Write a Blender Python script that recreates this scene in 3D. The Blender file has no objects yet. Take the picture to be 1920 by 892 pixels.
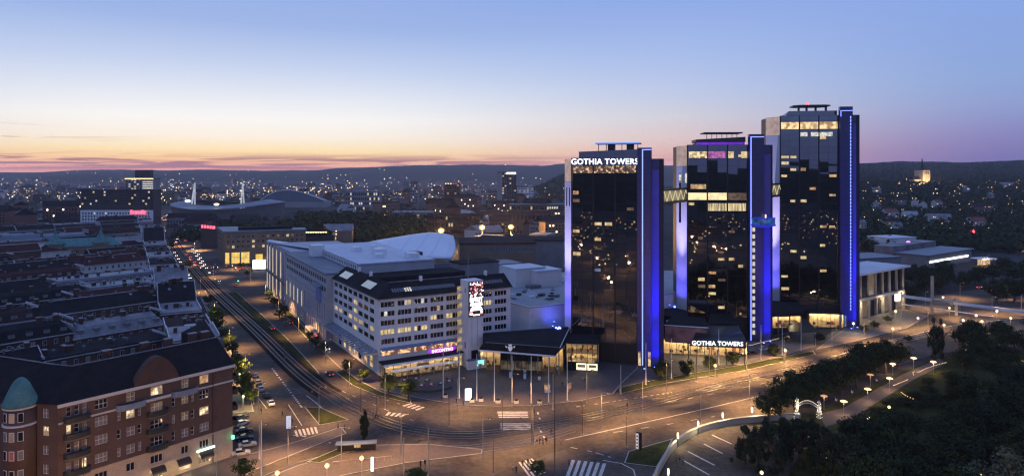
import bpy, math, random
from mathutils import Vector, noise
R = random.Random(7)
S = bpy.context.scene
COL = S.collection
rad = math.radians
# ---------------------------------------------------------------- camera (drone at 70 m, level, rising-front lens)
F, H, YH = 1290.0, 70.0, 325.0
cd = bpy.data.cameras.new('camera'); cam = bpy.data.objects.new('camera', cd); COL.objects.link(cam)
cam.location = (0, 0, H); cam.rotation_euler = (rad(90), 0, 0)
cd.sensor_width = 36; cd.lens = 36 * F / 1920; cd.shift_y = -(446 - YH) / 1920
cd.clip_start = 1; cd.clip_end = 60000
S.camera = cam
# ---------------------------------------------------------------- view and sampling
S.view_settings.view_transform = 'Standard'; S.view_settings.look = 'None'
S.view_settings.exposure = 0.0; S.view_settings.gamma = 1; S.view_settings.use_curve_mapping = False
S.render.engine = 'CYCLES'
cy = S.cycles
cy.use_denoising = True
cy.max_bounces = 5; cy.diffuse_bounces = 2; cy.glossy_bounces = 3; cy.transmission_bounces = 2; cy.volume_bounces = 0
cy.transparent_max_bounces = 4
cy.sample_clamp_indirect = 4; cy.caustics_reflective = False; cy.caustics_refractive = False
cy.use_light_tree = True
S.render.film_transparent = False
S.cycles.filter_width = 1.3
# ---------------------------------------------------------------- sky: dusk, the sun just gone below the north-western hills
def lin(c):
    return tuple((v / 255 / 12.92) if v <= 10.3 else ((v / 255 + .055) / 1.055) ** 2.4 for v in c)
W = bpy.data.worlds.new('World'); S.world = W; W.use_nodes = True
nt = W.node_tree; N = nt.nodes; L = nt.links
for n in list(N): N.remove(n)
def nd(t, **k):
    n = N.new(t)
    for a, b in k.items(): setattr(n, a, b)
    return n
def wm(op, a, b=None, c=None):
    n = nd('ShaderNodeMath', operation=op)
    for i, v in enumerate((a, b, c)):
        if v is None: continue
        if isinstance(v, (int, float)): n.inputs[i].default_value = v
        else: L.new(v, n.inputs[i])
    return n.outputs[0]
tc = nd('ShaderNodeTexCoord'); sep = nd('ShaderNodeSeparateXYZ'); L.new(tc.outputs['Generated'], sep.inputs[0])
sx, sy, sz = sep.outputs
hor = wm('SQRT', wm('ADD', wm('MULTIPLY', sx, sx), wm('MULTIPLY', sy, sy)))
ele = wm('MAXIMUM', wm('DIVIDE', sz, wm('MAXIMUM', hor, 1e-4)), 0)
epos = wm('SQRT', wm('DIVIDE', ele, 2.0))
azi = wm('ARCTAN2', sx, sy)
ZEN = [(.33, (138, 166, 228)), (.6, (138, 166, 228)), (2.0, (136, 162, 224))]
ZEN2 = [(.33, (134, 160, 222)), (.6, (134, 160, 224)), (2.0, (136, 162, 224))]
RA = [(0, (244, 156, 132)), (.006, (247, 164, 134)), (.014, (248, 184, 138)), (.022, (254, 210, 148)), (.032, (254, 228, 176)), (.049, (250, 240, 222)), (.074, (247, 246, 244)),
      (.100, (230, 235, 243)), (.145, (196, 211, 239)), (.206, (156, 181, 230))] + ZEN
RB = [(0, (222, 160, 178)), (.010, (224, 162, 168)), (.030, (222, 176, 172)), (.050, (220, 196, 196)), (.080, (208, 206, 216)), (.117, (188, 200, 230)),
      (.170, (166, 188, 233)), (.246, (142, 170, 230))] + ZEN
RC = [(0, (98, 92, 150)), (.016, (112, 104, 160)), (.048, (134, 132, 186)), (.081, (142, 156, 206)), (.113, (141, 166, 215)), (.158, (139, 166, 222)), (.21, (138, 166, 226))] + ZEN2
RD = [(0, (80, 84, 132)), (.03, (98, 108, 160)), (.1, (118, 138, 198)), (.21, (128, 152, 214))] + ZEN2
def ramp(stops):
    n = nd('ShaderNodeValToRGB'); cr = n.color_ramp; cr.interpolation = 'LINEAR'
    while len(cr.elements) < len(stops): cr.elements.new(.5)
    for el, (e, c) in zip(cr.elements, stops):
        el.position = math.sqrt(e / 2); el.color = lin(c) + (1,)
    L.new(epos, n.inputs[0]); return n.outputs[0]
def mixc(f, a, b, mode='MIX'):
    n = nd('ShaderNodeMix', data_type='RGBA', blend_type=mode)
    if isinstance(f, (int, float)): n.inputs[0].default_value = f
    else: L.new(f, n.inputs[0])
    for i, v in ((6, a), (7, b)):
        if isinstance(v, tuple): n.inputs[i].default_value = v
        else: L.new(v, n.inputs[i])
    return n.outputs[2]
def mapr(v, a, b, c=0, d=1, smooth=True):
    n = nd('ShaderNodeMapRange', interpolation_type='SMOOTHSTEP' if smooth else 'LINEAR')
    L.new(v, n.inputs[0])
    for i, q in enumerate((a, b, c, d)): n.inputs[i + 1].default_value = q
    return n.outputs[0]
aabs = wm('ABSOLUTE', wm('ADD', azi, rad(22)))          # angle from the glow
col = mixc(mapr(aabs, rad(6), rad(40)), ramp(RA), ramp(RB))
col = mixc(mapr(aabs, rad(33), rad(60)), col, ramp(RC))
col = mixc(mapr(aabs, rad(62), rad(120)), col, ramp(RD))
SKYGAIN = .62
# thin stratus streaks low over the horizon
cmb = nd('ShaderNodeCombineXYZ'); L.new(wm('MULTIPLY', azi, 5.5), cmb.inputs[0]); L.new(wm('MULTIPLY', wm('ADD', ele, wm('MULTIPLY', azi, -.010)), 125), cmb.inputs[1])
nz = nd('ShaderNodeTexNoise'); nz.inputs['Scale'].default_value = 1.0; nz.inputs['Detail'].default_value = 5; nz.inputs['Roughness'].default_value = .58
nz.inputs['Distortion'].default_value = .6
L.new(cmb.outputs[0], nz.inputs['Vector'])
cl = mapr(nz.outputs[0], .42, .54)
band = wm('MULTIPLY', mapr(ele, .001, .009), mapr(ele, .015, .031, 1, 0))
side = mapr(aabs, rad(10), rad(48), 1, 0)
L0 = wm('MULTIPLY', wm('MULTIPLY', cl, band), wm('MULTIPLY', side, .92))
col = mixc(L0, col, lin((156, 102, 112)) + (1,))
cl2 = mapr(nz.outputs[0], .53, .62)
band2 = wm('MULTIPLY', mapr(ele, .032, .046), mapr(ele, .05, .075, 1, 0))
col = mixc(wm('MULTIPLY', wm('MULTIPLY', cl2, band2), wm('MULTIPLY', mapr(azi, rad(-40), rad(-26), 1, 0), .8)), col, lin((186, 160, 130)) + (1,))
# the sky stands behind the haze layer: what the low air takes away is given back here
gain = nd('ShaderNodeVectorMath', operation='SCALE'); L.new(col, gain.inputs[0]); L.new(wm('ADD', wm('MULTIPLY', wm('POWER', 2.718, wm('DIVIDE', 7.2e-3, wm('MAXIMUM', ele, .0112))), SKYGAIN), 1.0 - SKYGAIN), gain.inputs['Scale']); col = gain.outputs[0]
sky = nd('ShaderNodeTexSky', sky_type='NISHITA'); sky.sun_disc = False; sky.sun_elevation = rad(.5); sky.sun_rotation = rad(-24); sky.dust_density = 2
hs = nd('ShaderNodeVectorMath', operation='SCALE'); L.new(sky.outputs[0], hs.inputs[0]); hs.inputs['Scale'].default_value = .004
col = mixc(1.0, col, hs.outputs[0], 'ADD')
bg = nd('ShaderNodeBackground'); L.new(col, bg.inputs[0]); bg.inputs[1].default_value = 1.0
out = nd('ShaderNodeOutputWorld'); L.new(bg.outputs[0], out.inputs[0])
W.cycles.sampling_method = 'AUTOMATIC'
# ---------------------------------------------------------------- geometry helpers
def G(px, py, z=0.0):                     # a pixel of the photograph on the level z
    Y = F * (H - z) / (py - YH); return ((px - 960) / F * Y, Y)
def XA(px, Y): return (px - 960) / F * Y
def ZA(py, Y): return H - (py - YH) * Y / F
def tag(o, label=None, cat=None, group=None, kind=None):
    if label: o['label'] = label
    if cat: o['category'] = cat
    if group: o['group'] = group
    if kind: o['kind'] = kind
    return o
def empty(name, loc, rz, label, cat, group=None):
    o = bpy.data.objects.new(name, None); COL.objects.link(o)
    o.empty_display_size = .1
    o.location = loc if len(loc) == 3 else (loc[0], loc[1], 0); o.rotation_euler = (0, 0, rz)
    return tag(o, label, cat, group)
def ob(name, me, parent=None, loc=(0, 0, 0), rz=0.0, sc=None, rot=None):
    o = bpy.data.objects.new(name, me); COL.objects.link(o)
    o.location = loc if len(loc) == 3 else (loc[0], loc[1], 0)
    o.rotation_euler = rot if rot else (0, 0, rz)
    if sc: o.scale = sc if isinstance(sc, (tuple, list)) else (sc, sc, sc)
    if parent: o.parent = parent; COL_KIDS.setdefault(parent.name, []).append(o)
    return o
def copy_tree(o, parent=None):
    c = o.copy(); COL.objects.link(c)
    if parent: c.parent = parent; COL_KIDS.setdefault(parent.name, []).append(c)
    for ch in list(COL_KIDS.get(o.name, [])): copy_tree(ch, c)
    return c
COL_KIDS = {}
class MB:
    def __init__(s): s.v = []; s.f = []; s.m = []; s.k = 0; s.smooth = False
    def quad(s, *p):
        n = len(s.v); s.v += [tuple(q) for q in p]; s.f.append(tuple(range(n, n + len(p)))); s.m.append(s.k)
    def box(s, x0, x1, y0, y1, z0, z1):
        n = len(s.v)
        s.v += [(x0, y0, z0), (x1, y0, z0), (x1, y1, z0), (x0, y1, z0), (x0, y0, z1), (x1, y0, z1), (x1, y1, z1), (x0, y1, z1)]
        for f in ((0, 3, 2, 1), (4, 5, 6, 7), (0, 1, 5, 4), (1, 2, 6, 5), (2, 3, 7, 6), (3, 0, 4, 7)):
            s.f.append(tuple(n + i for i in f)); s.m.append(s.k)
    def prism(s, poly, z0, z1, bottom=True):
        n = len(s.v); k = len(poly)
        zb = z0 if callable(z0) else (lambda x, y: z0); zt = z1 if callable(z1) else (lambda x, y: z1)
        s.v += [(p[0], p[1], zb(p[0], p[1])) for p in poly] + [(p[0], p[1], zt(p[0], p[1])) for p in poly]
        s.f.append(tuple(n + k + i for i in range(k))); s.m.append(s.k)
        if bottom: s.f.append(tuple(n + k - 1 - i for i in range(k))); s.m.append(s.k)
        for i in range(k):
            j = (i + 1) % k; s.f.append((n + i, n + j, n + k + j, n + k + i)); s.m.append(s.k)
    def tube(s, pts, r, n=6, cap=True):
        pts = [Vector(p) for p in pts]; rs = r if isinstance(r, (list, tuple)) else [r] * len(pts); base = len(s.v)
        for i, p in enumerate(pts):
            d = (pts[min(i + 1, len(pts) - 1)] - pts[max(i - 1, 0)]).normalized()
            a = d.cross(Vector((0, 0, 1)));  a = a.normalized() if a.length > 1e-3 else Vector((1, 0, 0))
            b = d.cross(a)
            for k in range(n):
                t = 2 * math.pi * k / n; s.v.append(tuple(p + (a * math.cos(t) + b * math.sin(t)) * rs[i]))
        for i in range(len(pts) - 1):
            for k in range(n):
                q = (k + 1) % n; s.f.append((base + i * n + k, base + i * n + q, base + (i + 1) * n + q, base + (i + 1) * n + k)); s.m.append(s.k)
        if cap:
            s.f.append(tuple(base + n - 1 - k for k in range(n))); s.m.append(s.k)
            s.f.append(tuple(base + (len(pts) - 1) * n + k for k in range(n))); s.m.append(s.k)
    def lathe(s, prof, n=12, c=(0, 0)):
        base = len(s.v)
        for r, z in prof:
            for k in range(n):
                t = 2 * math.pi * k / n; s.v.append((c[0] + r * math.cos(t), c[1] + r * math.sin(t), z))
        for i in range(len(prof) - 1):
            for k in range(n):
                q = (k + 1) % n; s.f.append((base + i * n + k, base + i * n + q, base + (i + 1) * n + q, base + (i + 1) * n + k)); s.m.append(s.k)
        s.f.append(tuple(base + n - 1 - k for k in range(n))); s.m.append(s.k)
        s.f.append(tuple(base + (len(prof) - 1) * n + k for k in range(n))); s.m.append(s.k)
    def mesh(s, name, *mats):
        me = bpy.data.meshes.new(name); me.from_pydata(s.v, [], s.f); me.update()
        for m in mats: me.materials.append(M(m))
        if len(mats) > 1: me.polygons.foreach_set('material_index', s.m)
        if s.smooth: me.polygons.foreach_set('use_smooth', [True] * len(me.polygons))
        return me
    def build(s, name, mats, parent=None, **k):
        if isinstance(mats, str): mats = (mats,)
        return ob(name, s.mesh(name, *mats), parent, **k)
UB = {}
def ubox(mat):
    if mat not in UB:
        b = MB(); b.box(0, 1, 0, 1, 0, 1); UB[mat] = b.mesh('block_' + mat, mat)
    return UB[mat]
def box(name, parent, mat, x0, x1, y0, y1, z0, z1):
    return ob(name, ubox(mat), parent, loc=(x0, y0, z0), sc=(x1 - x0, y1 - y0, z1 - z0))
CACHE = {}
def cached(key, fn):
    if key not in CACHE: CACHE[key] = fn()
    return CACHE[key]
def lamp(parent, loc, power, color, radius=.15, spot=None, rot=None, blend=.6):
    d = bpy.data.lights.new('lamp_light', 'SPOT' if spot else 'POINT'); d.energy = power; d.color = color; d.shadow_soft_size = radius
    if spot: d.spot_size = rad(spot); d.spot_blend = blend
    o = bpy.data.objects.new('lamp_light', d); COL.objects.link(o); o.location = loc
    if parent: o.parent = parent; COL_KIDS.setdefault(parent.name, []).append(o)
    if rot: o.rotation_euler = rot
    return o
# ---------------------------------------------------------------- materials
MATS = {}
SPEC = {}
def M(n):
    if n not in MATS: MATS[n] = SPEC[n](n)
    return MATS[n]
def base_mat(n):
    m = bpy.data.materials.new(n); m.use_nodes = True; t = m.node_tree
    return m, t, t.nodes['Principled BSDF']
def mk(name, col, rough=.8, var=.2, scale=.25, metal=0.0, ior=1.45, bump=0.0, bscale=3.0, fine=0.0, col2=None, stretch=None):
    def f(n):
        m, t, p = base_mat(n)
        p.inputs['Roughness'].default_value = rough; p.inputs['Metallic'].default_value = metal; p.inputs['IOR'].default_value = ior
        c = tuple(col) + (1,)
        if var or col2:
            g = t.nodes.new('ShaderNodeNewGeometry'); src = g.outputs['Position']
            if stretch:
                mp = t.nodes.new('ShaderNodeMapping'); mp.inputs['Scale'].default_value = stretch; t.links.new(src, mp.inputs[0]); src = mp.outputs[0]
            a = t.nodes.new('ShaderNodeTexNoise'); a.inputs['Scale'].default_value = scale; a.inputs['Detail'].default_value = 6; a.inputs['Roughness'].default_value = .65
            t.links.new(src, a.inputs['Vector'])
            r = t.nodes.new('ShaderNodeValToRGB'); e = r.color_ramp.elements
            e[0].position = .3; e[1].position = .7
            e[0].color = tuple(v * (1 - var) for v in col) + (1,)
            e[1].color = tuple(v * (1 + var) for v in (col2 or col)) + (1,)
            t.links.new(a.outputs[0], r.inputs[0]); o = r.outputs[0]
            if fine:
                b = t.nodes.new('ShaderNodeTexNoise'); b.inputs['Scale'].default_value = bscale; b.inputs['Detail'].default_value = 3
                t.links.new(src, b.inputs['Vector'])
                mr = t.nodes.new('ShaderNodeMapRange'); mr.inputs[1].default_value = .3; mr.inputs[2].default_value = .7; mr.inputs[3].default_value = 1 - fine; mr.inputs[4].default_value = 1 + fine
                t.links.new(b.outputs[0], mr.inputs[0])
                x = t.nodes.new('ShaderNodeMix'); x.data_type = 'RGBA'; x.blend_type = 'MULTIPLY'; x.inputs[0].default_value = 1
                t.links.new(o, x.inputs[6]); t.links.new(mr.outputs[0], x.inputs[7]); o = x.outputs[2]
            t.links.new(o, p.inputs['Base Color'])
            if bump:
                b = t.nodes.new('ShaderNodeTexNoise'); b.inputs['Scale'].default_value = bscale; b.inputs['Detail'].default_value = 4
                t.links.new(src, b.inputs['Vector'])
                q = t.nodes.new('ShaderNodeBump'); q.inputs['Strength'].default_value = bump; q.inputs['Distance'].default_value = .1
                t.links.new(b.outputs[0], q.inputs['Height']); t.links.new(q.outputs[0], p.inputs['Normal'])
        else: p.inputs['Base Color'].default_value = c
        return m
    SPEC[name] = f
def em(name, col, strength, var=0.0, scale=1.0, sample=False, col2=None, base=(.05, .05, .05), lo=.36, hi=.62, stretch=None):
    def f(n):
        m, t, p = base_mat(n); p.inputs['Base Color'].default_value = base + (1,); p.inputs['Roughness'].default_value = .3
        p.inputs['Emission Color'].default_value = tuple(col) + (1,); p.inputs['Emission Strength'].default_value = strength
        if var:
            g = t.nodes.new('ShaderNodeNewGeometry'); a = t.nodes.new('ShaderNodeTexNoise'); a.inputs['Scale'].default_value = scale; a.inputs['Detail'].default_value = 3
            src = g.outputs['Position']
            if stretch: mp = t.nodes.new('ShaderNodeMapping'); mp.inputs['Scale'].default_value = stretch; t.links.new(src, mp.inputs[0]); src = mp.outputs[0]
            t.links.new(src, a.inputs['Vector'])
            r = t.nodes.new('ShaderNodeValToRGB'); e = r.color_ramp.elements
            e[0].position = lo; e[1].position = hi; c2 = col2 or col
            e[0].color = tuple(v * (1 - var) for v in c2) + (1,); e[1].color = tuple(col) + (1,)
            t.links.new(a.outputs[0], r.inputs[0]); t.links.new(r.outputs[0], p.inputs['Emission Color'])
        m.cycles.emission_sampling = 'AUTO' if sample else 'NONE'
        return m
    SPEC[name] = f
mk('ground_earth', (.045, .045, .048), 1.0, .4, .01, fine=.3, bscale=.15, ior=1.15)
mk('asphalt', (.070, .060, .054), .9, .45, .07, fine=.3, bscale=.7, ior=1.25)
mk('asphalt_dark', (.045, .043, .043), .7, .3, .15, fine=.2, bscale=2)
mk('paving', (.13, .115, .105), .85, .25, .12, fine=.15, bscale=1.6)
mk('paving_dark', (.075, .06, .06), .8, .3, .1, fine=.2, bscale=1.2)
mk('kerb', (.28, .27, .26), .85, .15)
mk('ballast', (.020, .016, .014), 1.0, .35, .3, fine=.35, bscale=2.5, ior=1.1)
mk('sleeper', (.10, .085, .07), .9, .25, .8)
mk('rail', (.42, .40, .38), .32, .1, metal=1.0)
mk('paint', (.48, .47, .45), .8, .45, 1.6)
mk('grass', (.036, .042, .016), 1.0, .4, .25, fine=.4, bscale=2.5, ior=1.1)
mk('leaf', (.04, .062, .018), 1.0, .35, .5, ior=1.12)
mk('leaf_dark', (.031, .043, .018), 1.0, .4, .4, ior=1.12)
mk('leaf_pine', (.024, .036, .022), 1.0, .35, .5, ior=1.12)
mk('leaf_pale', (.085, .10, .06), 1.0, .25, .5, ior=1.12)
mk('leaf_bright', (.09, .115, .02), 1.0, .3, .6, ior=1.12)  # lamplight on the avenue trees is put into this brighter leaf colour
mk('bark', (.06, .045, .035), .95, .25, 1.5)
mk('forest', (.016, .024, .014), 1.0, .5, .02, fine=.45, bscale=.12, ior=1.1)
mk('white_render', (.66, .65, .67), .8, .08, .2, fine=.05, bscale=1.5)
mk('white_panel', (.70, .70, .72), .6, .06, .3)
mk('white_metal', (.68, .69, .72), .45, .08, .2)
mk('pale_roof', (.50, .54, .62), .55, .15, .05, fine=.08, bscale=.8)
mk('grey_roof', (.27, .285, .32), .7, .25, .08, fine=.15, bscale=.9)
mk('blue_roof', (.11, .14, .19), .5, .15, .1, fine=.08, bscale=1)
mk('dark_roof', (.020, .020, .024), .95, .3, .2, fine=.2, bscale=3, ior=1.15)
mk('sheet_roof', (.15, .15, .175), .55, .45, .12, fine=.25, bscale=.9)
mk('eave_metal', (.42, .42, .45), .5, .3, .3)
mk('rust_roof', (.055, .026, .027), .95, .3, .2, fine=.25, bscale=3, ior=1.15)
mk('brown_roof', (.038, .028, .030), .95, .3, .2, fine=.25, bscale=3, ior=1.15)
mk('black_tile', (.018, .017, .020), .95, .3, .4, fine=.3, bscale=5, ior=1.15)
mk('copper', (.06, .17, .17), .7, .35, .4, fine=.15, bscale=3)
mk('brick', (.092, .056, .045), .9, .2, .35, fine=.25, bscale=6)
mk('brick_dark', (.065, .036, .030), .9, .2, .4, fine=.25, bscale=6)
mk('brick_tan', (.21, .145, .10), .9, .15, .2, fine=.12, bscale=4)
mk('brick_red_far', (.16, .075, .06), .9, .2, .1)
mk('sandstone', (.40, .31, .23), .9, .15, .4, fine=.1, bscale=3)
mk('stucco_white', (.48, .47, .46), .9, .12, .3)
mk('stucco_grey', (.20, .20, .21), .9, .15, .2)
mk('stucco_yellow', (.34, .27, .16), .9, .12, .3)
mk('stucco_dark', (.055, .05, .055), .9, .2, .2)
mk('concrete', (.27, .265, .27), .85, .15, .2, fine=.08, bscale=2)
mk('concrete_dark', (.11, .105, .11), .85, .2, .2, fine=.1, bscale=2)
mk('fin_wall', (.56, .55, .60), .7, .07, .15, fine=.04, bscale=2)
mk('black_metal', (.012, .012, .014), .5, 0)
mk('dark_metal', (.04, .04, .045), .5, 0)
mk('pole_metal', (.32, .31, .30), .55, 0)
mk('pole_brown', (.10, .075, .06), .8, 0)
mk('window_white', (.55, .55, .57), .6, 0)
mk('facade_glass', (.003, .003, .004), .02, 0, ior=3.1)
mk('facade_glass_rough', (.006, .006, .008), .06, 0, ior=1.9)
mk('shaft_glass', (.020, .022, .11), .3, 0, ior=1.7)
mk('fin_blue', (.10, .09, .36), .6, .12, .2)
mk('dark_glass', (.010, .011, .014), .06, 0, ior=1.6)
mk('clear_glass', (.03, .03, .035), .05, 0, ior=1.5)
mk('tyre', (.012, .012, .012), .8, 0)
mk('alloy', (.4, .4, .42), .4, 0, metal=.8)
for nme, c in (('silver', (.42, .43, .45)), ('white', (.62, .62, .62)), ('black', (.015, .015, .018)), ('grey', (.12, .125, .13)), ('red', (.26, .02, .02)), ('blue', (.03, .06, .16))):
    mk('paint_' + nme, c, .3, 0, metal=.2)
mk('bin_white', (.6, .6, .6), .6, 0)
mk('planter_white', (.55, .53, .5), .8, .1)
mk('skin', (.45, .27, .19), .6, 0)
mk('hair', (.03, .02, .015), .7, 0)
for i, c in enumerate(((.015, .015, .02), (.05, .06, .1), (.25, .24, .23), (.12, .05, .05), (.4, .38, .36), (.03, .03, .035))): mk('cloth%d' % i, c, .9, 0)
# things that give off light
em('lit_warm', (1.0, .70, .32), 0.7, .6, .6, col2=(1, .55, .2))
em('lit_yellow', (1.0, .80, .42), 0.85, .45, .8, col2=(1, .65, .25))
em('lit_orange', (1.0, .50, .20), 0.75, .7, 1.1)
em('lit_white', (.95, .92, .80), 0.95, .6, 1.2)
em('lit_dim', (1.0, .62, .32), 0.16, .7, .8)
em('lit_blueish', (.35, .55, 1.0), 0.35, .5, 1.0)
em('lit_sky', (.62, .78, 1.0), .62, .15, .5)
em('lit_lobby', (1.0, .72, .38), 1.0, .85, .5, sample=True, col2=(.9, .5, .2))
em('lit_shop', (1.0, .68, .38), 1.05, .92, .75, sample=True, col2=(1, .35, .15))
em('lit_club', (.9, .25, .75), .7, .7, .7)
em('lit_purple_band', (.25, .03, 1.0), .7, .4, .3)
em('neon_blue', (.03, .06, 1.0), 7, sample=True)
em('neon_core', (.16, .22, 1.0), 3.2)
em('neon_edge', (.05, .16, 1.0), 2.2)
em('sign_white', (.93, .95, 1.0), 2.2, sample=True)
em('sign_purple', (.85, .30, 1.0), 5)
em('purple_glow', (.35, .01, .75), 1.6, sample=True)
em('sign_red', (1.0, .06, .10), 5)
em('sign_palegreen', (.72, 1.0, .82), 3, sample=True)
em('sign_green', (.12, 1.0, .40), 4)
em('sign_cyan', (.2, .9, .9), 3)
em('screen_white', (1.0, .97, 1.0), 4.5, sample=True)
em('screen_pink', (1.0, .25, .28), 2.2)
em('screen_black', (.02, .01, .015), .5)
em('screen_blue', (.03, .05, .22), .5)
em('bulb_warm', (1.0, .58, .20), 1.9)
em('bulb_yellow', (1.0, .78, .36), 1.9)
em('bulb_white', (1.0, .9, .72), 2.0)
em('bulb_small', (1.0, .76, .42), 3)
em('bulb_cool', (.8, .92, 1.0), 3)
em('bulb_blue', (.06, .10, 1.0), 22)
em('bulb_orange', (1.0, .56, .14), 1.9)
em('headlight', (1.0, .92, .75), 6)
em('taillight', (1.0, .05, .05), 4)
em('far_warm', (1.0, .68, .32), 4.5)
em('far_orange', (1.0, .52, .16), 4.5)
em('far_white', (1.0, .90, .70), 4.5)
em('far_red', (1.0, .1, .06), 2)
em('far_cyan', (.5, .8, 1.0), 2)
em('lit_corner', (1.0, .72, .62), .42, .3, .5)
mk('upper_glass', (.010, .014, .026), .03, 0, ior=2.9)
em('lit_rest', (1.0, .60, .32), 1.6, .96, .9, lo=.5, hi=.72)
em('lit_bar', (1.0, .75, .4), 1.2, .9, .9)
em('lit_hall', (1.0, .84, .45), 1.15, .45, .35, lo=.3, hi=.55); em('lit_curtain', (1.0, .80, .42), .95, .8, 1.5, stretch=(1, 1, .08))
em('lit_stair', (1.0, .90, .70), .8, .3, 1)
em('pod_blue', (.02, .04, 1.0), .38); em('pod_glass', (.05, .30, .95), .4, .8, .6)
em('lit_spa', (1.0, .72, .36), 1.25, .6, .6, col2=(.8, .45, .15))
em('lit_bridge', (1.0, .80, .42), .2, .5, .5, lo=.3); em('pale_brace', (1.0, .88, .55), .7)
mk('canopy_glass', (.14, .20, .30), .15, 0, ior=1.6)
mk('sky_pane', (.05, .06, .08), .08, 0, ior=2.0)
em('lit_stairwell', (1.0, .72, .35), .5, .8, .5)
em('lit_doors', (1.0, .75, .42), .12, .9, .4, lo=.45)
em('crest_white', (.8, .82, .9), .22, base=(.6, .6, .62))
em('lit_gallery', (1.0, .68, .32), .55, .6, .4)
em('poster_lit', (1.0, .86, .55), 1.6, sample=True); em('poster_dark', (.35, .28, .2), .6, .9, 1.5)
mk('grey_clad', (.38, .38, .42), .7, .1, .2)
em('lit_pink', (1.0, .42, .34), .7, .6, .5)
mk('clear_pale', (.14, .15, .18), .15, 0, ior=1.6)
em('lit_column', (1.0, .80, .58), .85, .3, .15)
mk('saddle_white', (.62, .66, .76), .6, .05, .04, fine=.04, bscale=.5)
mk('canopy_navy', (.02, .025, .035), .35, .1, .3)
em('upper_wall_purple', (.5, .2, .45), .08, .9, .3)
em('lit_rail', (1.0, .8, .55), .9)
mk('curtain_glass', (.16, .155, .16), .3, .1, 3)
mk('balcony_blue', (.16, .20, .27), .6, .2, 1); mk('rail_black', (.018, .018, .02), .6, 0)
mk('awning_brown', (.05, .035, .03), .8, .1)
em('lit_red', (1, .1, .15), .25, .6, 1)
em('lit_bank', (1.0, .66, .14), 1.15, .35, .3)
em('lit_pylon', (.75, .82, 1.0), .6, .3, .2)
mk('roof_red', (.20, .055, .045), .8, .2, .3)
em('sign_violet', (.75, .25, 1.0), 3)
mk('bridge_pale', (.40, .44, .55), .5, .08)
em('shade_warm', (1.0, .55, .25), 3.2); em('shade_dim', (1.0, .5, .25), .8)
mk('pole_white', (.62, .62, .62), .5, 0); mk('pole_lit', (.42, .38, .28), .6, 0)  # pole_lit: warm lamplight put into the mast's base colour
em('lit_banner', (.75, .8, 1.0), .55, base=(.6, .6, .6))
mk('tail_off', (.2, .01, .01), .3, 0)
em('lit_red_bus', (1, .2, .25), .6)
em('pillar_pale', (1, .85, .75), .35, base=(.6, .6, .6))
em('bulb_gate', (1.0, .80, .50), 2.6)
mk('asphalt_patch', (.028, .026, .026), .85, .4, .3, fine=.3, bscale=1.5)
em('lit_room', (1.0, .80, .44), 1.5, .82, .95, lo=.46, hi=.66, col2=(1, .62, .3))
em('lit_dining', (1.0, .62, .32), 1.5, .85, .8, lo=.44, hi=.66, col2=(1, .28, .12))
em('lit_sparkle', (1.0, .74, .40), 1.6, .88, 1.9, lo=.48, hi=.64)
em('lit_ceiling', (1.0, .84, .56), 2.6)
mk('room_wall', (.52, .40, .26), .9, .15, .6)
mk('room_floor', (.16, .12, .09), .6, .2, .5)
mk('room_dark', (.05, .03, .025), .8, 0)
mk('room_red', (.22, .05, .04), .8, 0)
def shop_glass(n):
    m, t, p = base_mat(n); o = [q for q in t.nodes if q.type == 'OUTPUT_MATERIAL'][0]
    tr = t.nodes.new('ShaderNodeBsdfTransparent'); gl = t.nodes.new('ShaderNodeBsdfGlossy'); gl.inputs['Roughness'].default_value = .03; fr = t.nodes.new('ShaderNodeFresnel'); fr.inputs[0].default_value = 1.5; mx = t.nodes.new('ShaderNodeMixShader')
    tr.inputs[0].default_value = (.9, .92, .9, 1)
    t.links.new(fr.outputs[0], mx.inputs[0]); t.links.new(tr.outputs[0], mx.inputs[1]); t.links.new(gl.outputs[0], mx.inputs[2]); t.links.new(mx.outputs[0], o.inputs[0]); return m
SPEC['shop_glass'] = shop_glass
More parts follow.
